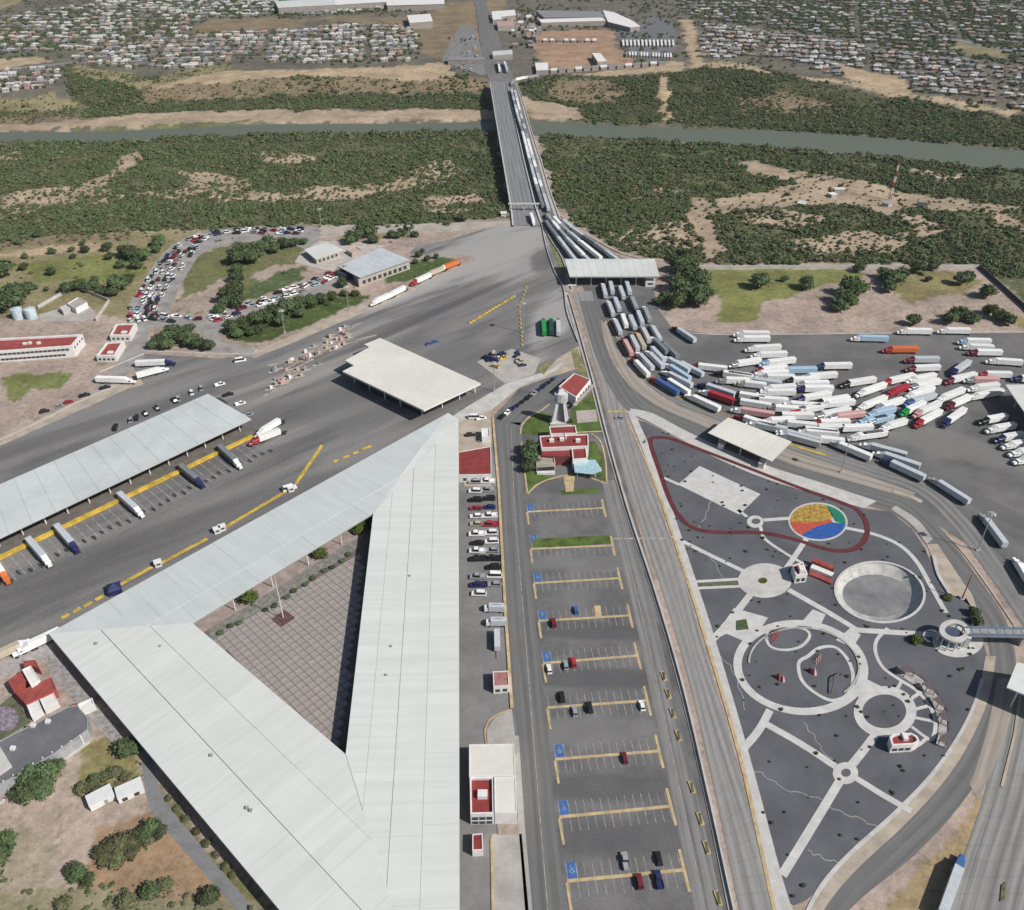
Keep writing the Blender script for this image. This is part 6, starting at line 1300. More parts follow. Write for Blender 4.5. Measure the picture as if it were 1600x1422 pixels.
# car park
for x, y, a, k, c, lab in [(900,955,95,'car','blue','small blue car in the bay row left of the peach kiosk pad'),(865,975,95,'suv','dark red','dark maroon car below the fourth bay kerb'),(858,1047,95,'car','white','white car at the left end of the fifth bay row'),(884,1041,95,'car','silver','silver car beside the bright red one'),(896,1037,95,'suv','red','bright red car in the fifth bay row'),(878,1091,95,'suv','black','black car alone above the sixth bay kerb at its left'),(898,1113,95,'car','silver','silver car below the sixth bay kerb'),(921,1107,95,'suv','black','black van like car straddling the sixth bay kerb'),(1003,1104,95,'car','white','white car at the right end of the sixth bay row'),(976,1186,95,'car','dark red','dark maroon car below the seventh bay kerb'),(977,1347,95,'pickup','silver','silver blue pickup in the lowest bay row'),(1029,1343,95,'car','black','black car above the lowest bay kerb'),(999,1379,95,'suv','dark red','dark maroon car below the lowest bay kerb'),(1029,1376,95,'pickup','navy','dark navy car below the lowest bay kerb'),(968,654,170,'car','silver','silver car crossing behind the yellow hump on the export road')]:
    car(x, y, a, k, c, lab)
# staff vehicles in two columns beside the triangular building
rd = random.Random(8)
colsL = ['silver','white','black','dark red','beige','beige','white','silver','black','white','navy','black','silver','white','navy','pale grey']; 
for i in range(14):
    y = 755+i*13.4
    if i in (10,): continue
    kind = rd.choice(['pickup','suv','pickup','car']); c1 = ['silver','white','black','red','white','beige','white','black','white','black','white','silver','navy','white'][i]
    car(742+i*.5, y+rd.uniform(-2,2), rd.uniform(-5,5)+180, kind, c1, '%s %s, %s down the left column beside the triangular building' % (c1, kind, ORD[i]), 'staff vehicles beside the triangular building').scale = (1.25,1.2,1.25)
for i in range(13):
    y = 754+i*13.4; c1 = ['white','silver','black','navy','white','red','white','white','silver','black','black','white','silver'][i]; kind = ['pickup','pickup','suv','car','pickup','pickup','suv','suv','car','pickup','suv','van','car'][i]
    car(762+i*.9, y, rd.uniform(-3,3)+180, kind, c1, '%s %s, %s down the right column beside the peach kerb' % (c1, kind, ORD[i]), 'staff vehicles beside the triangular building').scale = (1.25,1.2,1.25)
for i, (x, y) in enumerate([(772,955),(775,977)]):
    p = G(x,y); r = empty('box_truck', p, R(180+rd.uniform(-2,2)), ['upper of two pale box trucks below the staff vehicles','lower of two pale box trucks below the staff vehicles'][i], 'truck')
    MB().box(-1.0,0,.9,6.0,2.4,2.5).build('cargo_box', TG, r); MB().box(2.9,0,.7,1.7,2.1,1.7,taper=.9).build('cab', TW, r); b = MB(); [wheel(b,xx,yy,.45,.3) for xx in (-2.6,2.6) for yy in (-1,1)]; b.build('underframe', TYRE, r); MB().box(-1,-.2,3.4,3.5,.35,.05).build('roof_stripe', TGd, r)
p = G(777,1005); r = empty('flat_trailer', p, R(92), 'narrow pale covered trailer below the box trucks', 'trailer'); MB().box(0,0,.7,9,2.2,2.4).build('cover', TG, r); MB().tube((-4.5,0,.8),(-8,0,.7),.12).build('drawbar', STEEL, r); b = MB(); [wheel(b,xx,yy,.45,.3) for xx in (-2,-.8) for yy in (-1,1)]; b.build('underframe', TYRE, r)
for i, (x, y, a, k, c) in enumerate([(735,681,10,'suv','black'),(752,688,60,'car','silver'),(742,654,0,'van','white'),(752,655,20,'pickup','white')]): car(x, y, a, k, c, ['black car by the kerb above the red roofed office','silver car above the red roofed office','white van by the apex of the triangular building, left','white pickup by the apex of the triangular building, right'][i])
for i in range(11):
    t = i/10; x = 779+t*82; y = 650-t*60 if i < 9 else 650-t*60
    car(x+6, y+2, 62, rd.choice(['car','suv','pickup']), rd.choice(['blue','silver','black','white','navy','silver']), '%s vehicle from the bottom in the slanting row beside the pale walkway' % ORD[i], 'cars slanting beside the walkway')
# roadside vehicles upper left
for i, (x, y, a, k, c, lab) in enumerate([(70,644,28,'suv','black','black car parked at the left end of the roadside row'),(93,636,28,'car','silver','silver car in the roadside row on the left'),(108,630,28,'suv','red','red car in the roadside row on the left'),(133,619,28,'pickup','black','dark pickup in the roadside row on the left'),(165,607,28,'pickup','black','dark pickup at the right end of the roadside row'),(376,565,20,'van','white','small white van alone at the middle of the upper yard'),(453,765,28,'van','white','white cart beside the yellow kerb at the building, upper')]): car(x, y, a, k, c, lab)
for i, (x, y) in enumerate([(352,606),(365,622),(384,636),(396,654)]): car(x-8, y-4, 30, 'pickup', ['white','black','white','silver'][i], ['white pickup behind the right tip of the dock canopy','black pickup behind the right tip of the dock canopy','second white pickup behind the dock canopy','silver pickup at the corner of the dock canopy'][i])
for i in range(9):
    x = 318-i*17+rd.uniform(-7,7); y = 605+(318-x)*.457; car(x, y+2, -62+rd.uniform(-20,20), rd.choice(['pickup','suv']), ['silver','white','silver','black','black','black','black','silver','black','black','dark grey','black','black','silver','black','black'][i] if i != 10 else 'black', '%s vehicle from the right along the far side of the dock canopy' % ORD[i], 'vehicles standing in for shadow spots behind the dock canopy')  # vehicles added in place of dark spots taken for truck cab shadows
# packed bends of vehicles, left of the river road
rd = random.Random(33)
def pack(line, lanes, wd, label, grp, n=200, gap=5.6):
    W_ = smooth_line([G(a,b) for a,b in line], 10); k = 0; acc = 0; nxt = 0
    for i in range(1, len(W_)):
        seg = W_[i]-W_[i-1]; L = seg.length; d_ = seg/L; nn = Vector((-d_.y, d_.x, 0))
        while nxt < acc+L:
            p = W_[i-1]+d_*(nxt-acc)
            for j in range(lanes):
                if rd.random() < .17: continue
                q = p+nn*((j-(lanes-1)/2)*wd+rd.uniform(-1.1,1.1))+d_*rd.uniform(-1,1); c = rd.choice(['white','white','white','silver','black','navy','red','white','dark red','silver','black','yellow' if rd.random() < .15 else 'pale blue']); kd = rd.choice(['pickup','suv','car','van','pickup','suv'])
                car(q.x, q.y, math.degrees(math.atan2(d_.y,d_.x))+rd.choice([0,180,0,0])+rd.uniform(-22,22), kd, c, '%s %s, %s along the %s, lane %s' % (c, {'suv':'car'}.get(kd,kd), ORD[k] if k < 36 else 'last', label, ['one','two','three','four'][j]), grp, world=True).scale = (1.15,1.15,1.2)
            nxt += gap; k += 1
        acc += L
pack([(222,500),(226,478),(244,448),(264,422),(282,398),(300,382)], 4, 5.0, 'bend of the packed left lane', 'vehicles packed on the left bend', gap=6.2)
pack([(304,377),(335,368),(372,363),(420,362),(468,363)], 3, 4.6, 'top of the packed bend', 'vehicles packed on the top road', gap=6.8)
pack([(240,498),(275,500),(312,502)], 2, 5.5, 'gap below the grassy loop', 'vehicles below the grassy loop', gap=7.2)
pack([(336,498),(372,486),(412,472),(450,459),(490,443),(522,430)], 3, 4.4, 'packed middle lane by the hedge', 'vehicles packed by the hedge', gap=6.2)
# people-sized clutter at the customs lanes: barriers, drums, booths
rd = random.Random(14); p0, p1 = Vector(G(440,575)), Vector(G(560,500)); 
for k in range(46):
    x = 420+rd.random()*125; y = 600-(x-430)*.62+rd.uniform(-22,14)
    p = G(x, y); c = rd.choice(['pink','beige','dark grey','white','beige','silver']); 
    r = empty('lane_booth', p, R(28+rd.uniform(-4,4)), 'small %s inspection booth on its island among the customs lanes' % c, 'booth', 'inspection booths on the customs lanes')
    r['label'] = '%s booth block among the customs lanes, %s part, %s side' % (c, 'left' if x < 455 else 'middle' if x < 500 else 'right', 'hedge' if y < 600-(x-430)*.62-4 else 'canopy')
    MB().box(0,0,0,5.5,1.5,.25).build('island', SIDE, r); MB().box(rd.uniform(-1.5,1.5),0,.25,1.5,1.1,1.3+1.2*rd.random()).build('cabin', COLS[c], r)
for k in range(9):
    t = k/8; x = 440+t*110; y = 582-t*62
    ribbon('lane_island', [G(x-28, y+14), G(x+30, y-16)] if 0 else [G(x-22+k*2, y+k*3-10), G(x+22+k*2, y-20+k*3)], 1.5, .22, SIDE, .2)
for k in range(12):
    x, y = 425+k*11, 604-k*8.2+rd.uniform(-9,9); ribbon('lane_island', [G(x-16, y+8), G(x+18, y-9)], 1.1, .23, mat('pink_island', (.40,.30,.27), .9, .25, .6), .2)
# yellow posts, row of yellow barriers
for n_, (pa, pb, n) in enumerate([((735,505),(803,464),15),((822,450),(812,480),6),((812,488),(816,540),9)]):
    for k in range(n):
        p = lerp(G(*pa), G(*pb), k/(n-1)); r = MB().box(p.x,p.y,.05,2.4 if n_ == 0 else 1.0,.8,.9,R(38)).build('yellow_barrier', YEL)
        tag(r, ['yellow block in the slanting row across the worn paving','yellow block in the short upright row near the yard edge','yellow block in the lower upright row near the yard edge'][n_], 'barrier', ['yellow blocks in the slanting row','yellow blocks in the short row','yellow blocks in the lower row'][n_])
# heap of yellow, white and blue plant at the apron
rd = random.Random(4)
for k in range(14):
    x, y = 757+rd.random()*62, 553+rd.random()*22; c = rd.choice(['yellow','white','navy','beige','blue','yellow','silver']); car(x, y, rd.uniform(0,180), rd.choice(['van','pickup','car']), c, '%s vehicle in the jumbled group beside the customs canopy, %s by the %s' % (c, ORD[k], 'apron' if x > 790 else 'canopy'), 'jumbled vehicles beside the customs canopy')
for k,(x,y) in enumerate([(671,538),(680,535)]): car(x, y, 30, 'car', 'blue', ['blue car above the cream roof, left of two','blue car above the cream roof, right of two'][k])
# yellow dashed kerb and white booths along the triangle's upper side
def seg_y(pts, w_=1.5, z=.25, name='yellow_kerb'):
    b = MB(); ribbon('', [G(*p) for p in pts], w_, z, None, .22, mb=b); o = b.build(name, YEL); o['kind'] = 'structure'
for a in ([(252,880),(324,842)],[(352,824),(447,768)],[(186,915),(238,886)],[(462,757),(503,696)],[(96,966),(108,960)],[(114,957),(126,950)],[(131,948),(144,941)],[(149,938),(162,931)]): seg_y(a)
for a in ([(521,722),(529,719)],[(535,716),(545,712)],[(551,709),(560,706)],[(565,703),(580,697)]): seg_y(a)
for i,(x,y) in enumerate([(248,884),(348,828),(455,767),(30,1005),(340,832)]):
    if i == 3: continue
    r = empty('duty_booth', G(x,y), R(28), ['white duty booth by the left yellow kerb','white duty booth by the middle yellow kerb','white duty booth at the fork of the yellow lines','','second small white booth by the middle yellow kerb'][i], 'booth'); MB().box(0,0,0,2.6,2.2,2.4).build('wall', WHITE, r); MB().box(0,0,2.4,3.1,2.7,.2).build('roof', WHITE_C, r); MB().box(0,-1.12,1.1,1.6,.08,.8).build('window', DARKW, r)
r = empty('navy_tent', G(180,924), R(28), 'dark navy pointed tent at the upper edge of the triangular building', 'tent'); MB().box(0,0,0,5.2,5.2,2.4,taper=.98).build('skirt', COLS['navy'], r); MB().box(0,0,2.4,5.4,5.4,2.0,taper=.05).build('roof', COLS['navy'], r)
r = empty('playground', G(1216,1060), 0); tag(r, 'small red and white seesaw piece on the gravel left in the big ring', 'sculpture'); MB().box(0,0,0,1.2,2.6,2.6,R(20),taper=.2).build('fin', REDP, r); MB().box(1.2,-.8,0,1.0,2.4,2.2,R(20),taper=.2).build('fin', COLS['pink'], r)
r = empty('playground', G(1271,1052), 0); tag(r, 'pink and red slide piece inside the larger rounded loop', 'slide'); MB().box(0,0,0,1.2,2.6,2.8,R(20),taper=.2).build('fin', COLS['pink'], r); MB().box(-1.2,.6,0,.8,2.4,2.2,R(20),taper=.2).build('fin', COLS['dark red'], r)
r = empty('playground', G(1210,1000), 0); tag(r, 'red framed climbing hoops in the small upper loop', 'climbing frame'); 
for k in range(4): MB().tube((-1.5+k*1.1,-2+k,0),(-1.0+k*1.0,.5+k,2.4),.14).tube((-1.0+k,.5+k,2.4),(-.2+k,2+k,0),.14).build('hoop', REDP, r)
r = empty('playground', G(1280,1036), 0); tag(r, 'pink hoops at the top of the larger rounded loop', 'climbing frame')
for k in range(3): MB().tube((-1.5+k*1.1,-1+k,0),(-1.0+k,.8+k,1.8),.12).tube((-1.0+k,.8+k,1.8),(-.2+k,2+k,0),.12).build('hoop', COLS['pink'], r)
r = empty('balance_beam', G(1300,1068), 0, 'dark curved climbing beam on the right in the larger loop', 'climbing frame'); P = smooth_line([(-2,-5,1.0),(0,-1,1.6),(1,2,1.4),(4,4,1.0)], 5); b = MB(); [b.tube(P[i],P[i+1],.25,n=6) for i in range(len(P)-1)]; b.build('beam', mat('dark_wall',(.12,.10,.11),.8), r); b = MB(); [b.tube((p[0],p[1],0),p,.1,n=5) for p in (P[1],P[8],P[-2])]; b.build('legs_frame', STEEL, r)
# shade sails over the pale band round the fan
sheet('path', [(1403,1040),(1430,1050),(1458,1074),(1476,1106),(1482,1140),(1478,1168),(1462,1162),(1468,1130),(1458,1100),(1440,1078),(1414,1060),(1398,1054)], .201, mat('fan_paving', (.40,.37,.35), .9, .2, .4), .1)
DW = mat('dark_wall', (.12,.10,.11), .8)
for i, (pts) in enumerate([[(1402,1043),(1420,1038),(1430,1050),(1414,1051)],[(1442,1066),(1452,1064),(1462,1080),(1448,1075)],[(1458,1092),(1468,1086),(1478,1106),(1466,1100)],[(1468,1114),(1478,1110),(1484,1128),(1472,1124)],[(1470,1150),(1484,1142),(1479,1162),(1468,1157)]]):
    P = [Vector(G(a, b, 2.7)) for a, b in pts]; c = sum(P, Vector())/4; c.z = 0; r = empty('shade_sail', c, 0, 'dark shade roof, %s from the top round the fan of spokes' % ORD[i], 'shade roof', 'shade roofs round the fan')
    MB().prism([tuple(p-c)[:2] for p in P], 2.6, 2.72, bottom=True).build('canopy', DW, r)
    for p in P: MB().box((p-c).x*.9, (p-c).y*.9, 0, .2, .2, 2.6).build('post', DW, r)
# ------------------------------------------------------------------ single trees and bushes
rd = random.Random(77); tfirst = {}
def tree(px, py, r, label, kind='tree', group=None, h=None, world=None):
    p = world or T(px, py); ms = {'tree': CROWNS, 'olive': CROWNS_O, 'bright': CROWNS_B}[kind]
    t = empty('tree' if r > 1.6 else 'bush', (p[0], p[1], p[2]-.05), rd.uniform(0, 6.28), label, 'tree' if r > 1.6 else 'bush', group)
    hh = h or r*rd.uniform(.8, 1.0)
    c = obj('crown', rd.choice(ms), t); c.scale = (r*rd.uniform(.92,1.1), r*rd.uniform(.92,1.1), hh*1.02)
    k = obj('trunk', rd.choice(TRUNKS), t); k.scale = (r*.8, r*.8, hh*.8)
    return t
def zone(lst, label, group, kind='tree'):
    for i, e in enumerate(lst):
        x, y, r = e[:3]; r *= (.8 if y > 1150 else 1.14); tree(x, y, r, label % ORD[i] if '%s' in label else label, e[3] if len(e) > 3 else kind, group)
zone([(8,432,7),(38,422,3),(22,478,7.5),(5,490,7),(45,460,5)], '%s dark tree in the clump at the far left edge', 'trees at the far left edge')
zone([(82,430,3.2),(40,404,2.2),(83,397,2.6),(113,393,2.2),(135,395,3.0),(115,404,2.0),(55,452,2.4),(73,455,1.8),(150,440,2.6),(130,383,2),(30,382,2.5),(60,370,3)], '%s lone bush from the list on the dry grass left of the bend', 'bushes on the dry grass at left')
zone([(105,457,4.5),(125,452,4.5),(145,455,4.5),(160,460,3.5)], '%s tree in the row over the five sided plot', 'trees over the five sided plot')
zone([(188,455,6.5),(200,445,5),(178,462,4)], '%s tree of the big dark clump left of the packed bend', 'dark clump left of the bend')
zone([(195,400,5),(207,405,6),(222,408,5.5),(190,418,3.5),(215,420,4),(168,392,3.5),(248,385,4.5),(245,395,3.5),(172,405,3)], '%s tree in the grove above the packed bend', 'grove above the packed bend')
zone([(345,490,4),(370,412,6),(385,405,6.5),(400,400,6),(378,395,5),(372,440,5),(370,458,5.5),(362,472,6.5),(372,480,5),(357,478,4),(395,412,5),(410,392,5),(420,385,5),(430,395,4),(445,388,4.5),(460,385,4),(372,425,4),(475,382,3)], '%s dark tree in the belt inside the grassy loop', 'belt of trees inside the loop')
zone([(362,520,4),(380,514,4.5),(398,508,5),(415,503,5),(432,498,5.5),(450,492,6),(468,486,6),(486,480,5),(504,474,4),(520,468,3.5),(538,462,3,'bright'),(555,462,3,'bright'),(372,527,3.5),(405,520,3.5),(440,508,4),(360,510,3),(470,496,3.5),(392,524,3)], '%s tree from the left in the long hedge beside the customs yard', 'long hedge of trees')
zone([(545,430,4.2),(536,448,3.5)], '%s tree by the entrance of the pale blue shed', 'trees by the pale blue shed')
zone([(555,378,5.5),(572,370,6.5),(583,380,4),(612,372,3.5),(622,372,3.5),(638,362,4),(630,368,3.5),(648,370,3),(724,346,4.2),(548,382,4)], '%s tree between the sheds and the river road', 'trees beyond the sheds')
zone([(250,538,4),(262,532,4),(275,528,5),(288,535,5),(300,540,4.5),(312,545,4),(328,546,4),(295,520,3.5),(262,545,4),(240,545,3)], '%s bush in the thicket above the yard kerb', 'thicket above the yard kerb')
zone([(655,402,2.5),(668,408,2.4),(682,404,2.2),(650,412,2.0),(660,395,1.8)], '%s tall shrub on the green island beyond the shed', 'shrubs on the green island')
# right of the ramp
zone([(1060,425,7),(1072,440,8),(1085,455,8),(1075,470,8),(1092,478,7),(1060,455,7),(1055,480,6),(1040,472,4.5),(1030,476,3.5),(1098,465,6),(1068,412,6),(1078,424,6)], '%s tree in the dark clump right of the toll canopy', 'dark clump by the toll canopy')
zone([(1185,450,6),(1192,442,4),(1257,452,5),(1315,475,6.5),(1328,462,7),(1340,458,6),(1310,486,5),(1325,482,5),(1382,435,5),(1395,445,6.5),(1388,456,5),(1405,440,5),(1430,426,5),(1340,425,3.5),(1500,445,5),(1512,438,4),(1541,465,5.2),(1425,508,4),(1484,506,4.5),(1496,500,5),(1510,502,4),(1520,505,3.5),(1457,422,4),(1545,492,4),(1560,500,4.5),(1575,508,4),(1225,440,2.5),(1450,440,2.5)], '%s dark tree on the grassy strip, counted left to right', 'trees on the grassy strip')
# lower left
zone([(60,1232,5),(45,1245,5),(75,1222,5),(55,1222,5),(85,1210,4),(70,1240,4),(30,1245,3.5),(95,1200,3)], '%s bush in the dark thicket below the lot', 'thicket below the lot', 'tree')
zone([(205,1178,4.4),(198,1168,3.5),(215,1172,3)], '%s dark tree touching the edge of the triangular building', 'trees at the building edge')
zone([(5,1330,5),(12,1322,4),(-5,1345,5),(150,1222,2.6),(143,1232,3,'olive'),(128,1235,3.2,'olive'),(165,1215,2.6,'olive'),(180,1210,3,'olive'),(195,1215,2.5,'olive'),(152,1240,2.4)], '%s bush round the two site cabins and the left edge', 'bushes round the cabins')
zone([(160,1335,3.5,'olive'),(175,1328,4,'olive'),(190,1322,4,'olive'),(208,1320,4,'olive'),(222,1310,3.5),(240,1300,4),(250,1305,3),(168,1345,3,'olive'),(185,1345,3.6,'olive'),(205,1338,3,'olive'),(235,1310,3,'olive')], '%s bush in the olive thicket on the waste ground', 'olive thicket on the waste ground')
zone([(125,1370,3.4),(115,1364,2.8),(138,1378,2.6)], '%s bush of the small green clump on the waste ground', 'small green clump')
zone([(264,1248,1.6,'olive'),(277,1265,1.5,'olive'),(291,1281,1.8,'olive'),(307,1300,1.6,'olive'),(323,1319,1.8,'olive'),(338,1337,1.5,'olive'),(353,1355,1.7,'olive'),(364,1368,1.5,'olive')], '%s olive bush in the strip along the lane edge', 'bushes along the lane')
zone([(260,1385,3.0,'olive'),(235,1398,3.2),(200,1412,3.6,'olive'),(330,1405,3.8),(100,1415,3.0,'olive')], '%s bush along the bottom edge of the waste ground', 'bushes along the bottom edge')
zone([(500,868,3.0),(563,822,3.6),(388,938,3.6),(560,832,2.8)], '%s tree in the courtyard planting, counted in no order', 'courtyard trees', 'bright')
for i, lab in enumerate(['courtyard tree at the middle of the planting bed','courtyard tree in the upper corner','courtyard tree at the lower end of the bed','low courtyard tree under the upper corner']):
    pass
cts = [o for o in bpy.data.objects if o.get('group') == 'courtyard trees']
for o, lab in zip(cts, ['round courtyard tree at the middle of the planting bed','courtyard tree in the upper corner beside the shade','round courtyard tree at the lower end of the bed','low courtyard tree just under the upper corner one']): o['label'] = lab; del o['group']
zone([(828,722,4),(830,708,4),(834,730,3.6),(826,735,3)], '%s dark tree left of the admin building', 'trees left of the admin building')
zone([(922,745,1.8),(890,662,1.7)], '%s small tree near the monument and porch', 'small trees near the monument')
zone([(1480,940-4,1.8,'bright'),(1520,960,2.2),(1526,975,2.2),(1430,1003,2.2,'bright')], '%s small tree on the gravel near the ring tower', 'small trees near the ring tower')
# young plants dotted over the park gravel: small, counted in hundreds
LM = [(1122,765,'white slab'),(1278,815,'mosaic circle'),(1180,815,'small upper circle'),(1195,906,'pale plaza'),(1374,925,'sunken bowl'),(1250,905,'pavilion'),(1232,998,'small loop'),(1290,1055,'larger loop'),(1155,975,'square planter'),(1383,1112,'round lawn plaza'),(1460,1110,'fan of spokes'),(1414,1155,'curved kiosk'),(1321,1208,'lower small circle'),(1490,985,'ring tower'),(1250,1340,'bottom tip'),(1180,1150,'lower left fork'),(1040,720,'track corner'),(1430,850,'right hand path'),(1210,1250,'lower left edge'),(1400,1250,'lower right edge')]
pts = []; rp = random.Random(6)
pk = [G(a,b)[:2] for a,b in PARK]; xs = [p[0] for p in pk]; ys = [p[1] for p in pk]
no = [(BOWL[0], BOWL[1], 18), (*mosc[:2], 14)]
while len(pts) < 170:
    x, y = rp.uniform(min(xs), max(xs)), rp.uniform(min(ys), max(ys))
    if in_poly(x, y, pk) and all(math.hypot(x-a, y-b) > c for a, b, c in no): pts.append((x, y, .1))
for i, p in enumerate(pts):
    t = obj('park_plant', rp.choice(CROWNS), None, p); s = rp.uniform(.3, .7); t.scale = (s, s, s*.8); t.rotation_euler = (0,0,rp.uniform(0,6))
    q_ = to_px(*p); nl = min(LM, key=lambda e: math.hypot(e[0]-q_[0], (e[1]-q_[1])*1.4)); tag(t, 'small dark young plant on the park gravel nearest the %s, %s of it' % (nl[2], ('left' if q_[0] < nl[0] else 'right') if abs(q_[0]-nl[0]) > abs(q_[1]-nl[1]) else ('above' if q_[1] < nl[1] else 'below')), 'plant', 'young plants dotted over the park')
for i, p in enumerate([(450,935),(460,925),(478,915),(490,905),(430,948),(415,955),(508,893),(520,888),(535,878),(545,868),(345,990),(360,980),(375,975)]):
    t = obj('bed_shrub', CROWNS[i%6], None, G(*p)); t.scale = (1.3,1.3,.9); tag(t, 'low shrub in the long planting bed of the courtyard', 'shrub', 'low shrubs in the courtyard bed')

# ------------------------------------------------------------------ the far town
HR = [mat('house_white', (.50,.485,.465), .8, .1, .3), mat('house_grey', (.24,.24,.25), .8, .12, .3), mat('house_tan', (.31,.26,.21), .8, .12, .3), mat('house_brown', (.22,.18,.16), .8, .12, .3), mat('house_pink', (.45,.30,.26), .8, .12, .3)]
HWALL = mat('house_wall', (.30,.27,.24), .85, .1, .3)
def house_mesh(seed, roof):
    rd = random.Random(seed); b = MB(); L, W_, h, rh = rd.uniform(7.5,10.5), rd.uniform(5.5,7.5), 2.9, rd.uniform(1.0,1.9)
    b.box(0,0,-1.2,L,W_,h+1.2,0,1); a, c = L/2+.4, W_/2+.4
    hip = rd.random() < .5; q = 1.8 if hip else 0
    b.add([(-a,-c,h),(a,-c,h),(a,c,h),(-a,c,h),(-a+q,0,h+rh),(a-q,0,h+rh)], [(0,1,5,4),(2,3,4,5),(1,2,5),(3,0,4)], 1)
    for s in (-1,1):
        for x in (-L*.28, L*.22): b.box(x, s*(W_/2+.02), .9, 1.3, .1, 1.1, 0, 2)
    me = bpy.data.meshes.new('house'); me.from_pydata(b.v, [], b.f); me.update(); [me.materials.append(m) for m in (HWALL, roof, DARKW)]; me.polygons.foreach_set('material_index', b.m); return me
HM = [house_mesh(s, HR[s % 5]) for s in range(15)]
rs = random.Random(50)
TOWN = [  # polygon, weights of roofs, grid angle, label, density
 ([(0,112),(0,150),(60,146),(95,125),(100,105),(40,108)], 12, 'pale house in the far left block', .92, (5,2,1,1,1)),
 ([(110,98),(250,112),(380,96),(500,100),(640,96),(665,62),(640,44),(560,38),(480,46),(380,52),(300,56),(180,70),(120,80)], 8, 'pale house in the neighbourhood left of the crossing', .93, (4,3,2,2,1)),
 ([(0,84),(100,80),(200,68),(300,52),(300,38),(330,28),(200,2),(60,18),(0,30)], 3, 'house among trees in the upper left neighbourhood', .62, (3,3,1,2,1)),
 ([(1090,95),(1190,88),(1260,100),(1300,120),(1420,145),(1600,172),(1700,185),(1700,120),(1600,108),(1480,92),(1380,78),(1250,55),(1100,38)], -18, 'pale house in the packed right bank neighbourhood', .9, (3,4,2,2,1)),
 ([(1100,30),(1250,50),(1380,72),(1480,88),(1600,102),(1700,112),(1700,10),(1600,0),(1400,-20),(1050,-20),(1070,20)], -18, 'darker house between trees in the upper right neighbourhood', .42, (2,4,1,4,1)),
 ([(150,6),(330,28),(330,40),(480,26),(560,20),(640,14),(640,-12),(150,-12)], 4, 'darker house along the top edge left of centre', .6, (5,3,1,1,0)),
 ([(420,22),(640,18),(680,12),(700,-5),(400,-5)], 0, 'pale roof at the top centre left', .25, (6,2,1,0,0)),
]
spots = []; tre = []
free = [z[0] for z in ZON if z[1] in (C_TAN, C_FIELD, C_DRYGR, C_BROWN, C_LEAF) and min(p[1] for p in z[0]) > 900]
for poly, ang, lab, dens, wts in TOWN:
    P = [T(a,b)[:2] for a,b in poly]; xs = [p[0] for p in P]; ys = [p[1] for p in P]; c, s = math.cos(R(ang)), math.sin(R(ang)); X0, Y0 = min(xs), min(ys); D_ = max(max(xs)-X0, max(ys)-Y0)*1.5
    sx, sy = 10.5, 11.0; i = -int(D_/sx)
    gx = []; 
    for i in range(-int(D_/sx), int(D_/sx)):
        for j in range(-int(D_/sy), int(D_/sy)):
            if j % 3 == 2 or i % 14 == 13: continue      # the streets
            u, v = i*sx+rs.uniform(-2.8,2.8), j*sy+rs.uniform(-2.4,2.4); x, y = X0+u*c-v*s, Y0+u*s+v*c
            if abs(x) > .66*y: continue
            gx.append((x, y, j))
    if not gx: continue
    X = np.array([g[0] for g in gx]); Y = np.array([g[1] for g in gx]); k = in_poly(X, Y, P)
    for z in free: k &= ~in_poly(X, Y, z)
    H = hgt(X, Y)
    for t in np.nonzero(k)[0]:
        if rs.random() < dens*.86: spots.append((X[t], Y[t], H[t], R(ang)+rs.uniform(-.12,.12)+(0 if rs.random() < .6 else math.pi/2), rs.choices(range(5), wts)[0]+5*rs.randrange(3), lab))
        if rs.random() < 1.15-dens*.3: 
            for _ in range(3 if dens < .7 else 1): tre.append((X[t]+rs.uniform(-6,6), Y[t]+rs.uniform(-6,6), H[t]-.2))
rr = np.random.RandomState(9); gx = rr.uniform(-1350, 1350, 9000); gy = rr.uniform(1230, 2100, 9000); _, dn_, hh_ = soil_at(gx, gy)
kk = (dn_ < -.5) & (np.abs(gx) < gy*.67) & (fnoise(gx, gy, 90, 31) > .40) & ((np.abs(gx+60) > 70) | (gy > 1900))
tre += [(a, b, c-.2) for a, b, c in zip(gx[kk], gy[kk], hh_[kk])]
spots.sort(key=lambda q: q[1]); print('houses', len(spots), 'town trees', len(tre))
for k, (x, y, z, a, mi, lab) in enumerate(spots[:300]):
    o = obj('house', HM[mi], None, (x, y, z)); o.rotation_euler = (0,0,a+rs.uniform(-.15,.15)); o.scale = (rs.uniform(.7,1.12),rs.uniform(.75,1.1),rs.uniform(.75,1.1))
    rn = ['white','grey','tan','brown','pink'][mi%5]; lab0 = lab; lab = lab.replace('pale house', rn+' roofed house').replace('darker house', rn+' roofed house').replace('house among', rn+' roofed house among')
    lab = lab.replace(' roofed house', ' roofed house %s' % ('at the front' if y < float(y_far(x))+ (290 if x > 0 else 250) else 'further back')) + (', %s third' % ('left' if to_px(x,y,z)[0] < 240 or 600 < to_px(x,y,z)[0] < 1230 else 'middle' if to_px(x,y,z)[0] < 460 or 600 < to_px(x,y,z)[0] < 1400 else 'right'))
    tag(o, lab, 'house', lab0.replace('pale house', 'houses').replace('house among', 'houses among').replace('darker house', 'houses'))
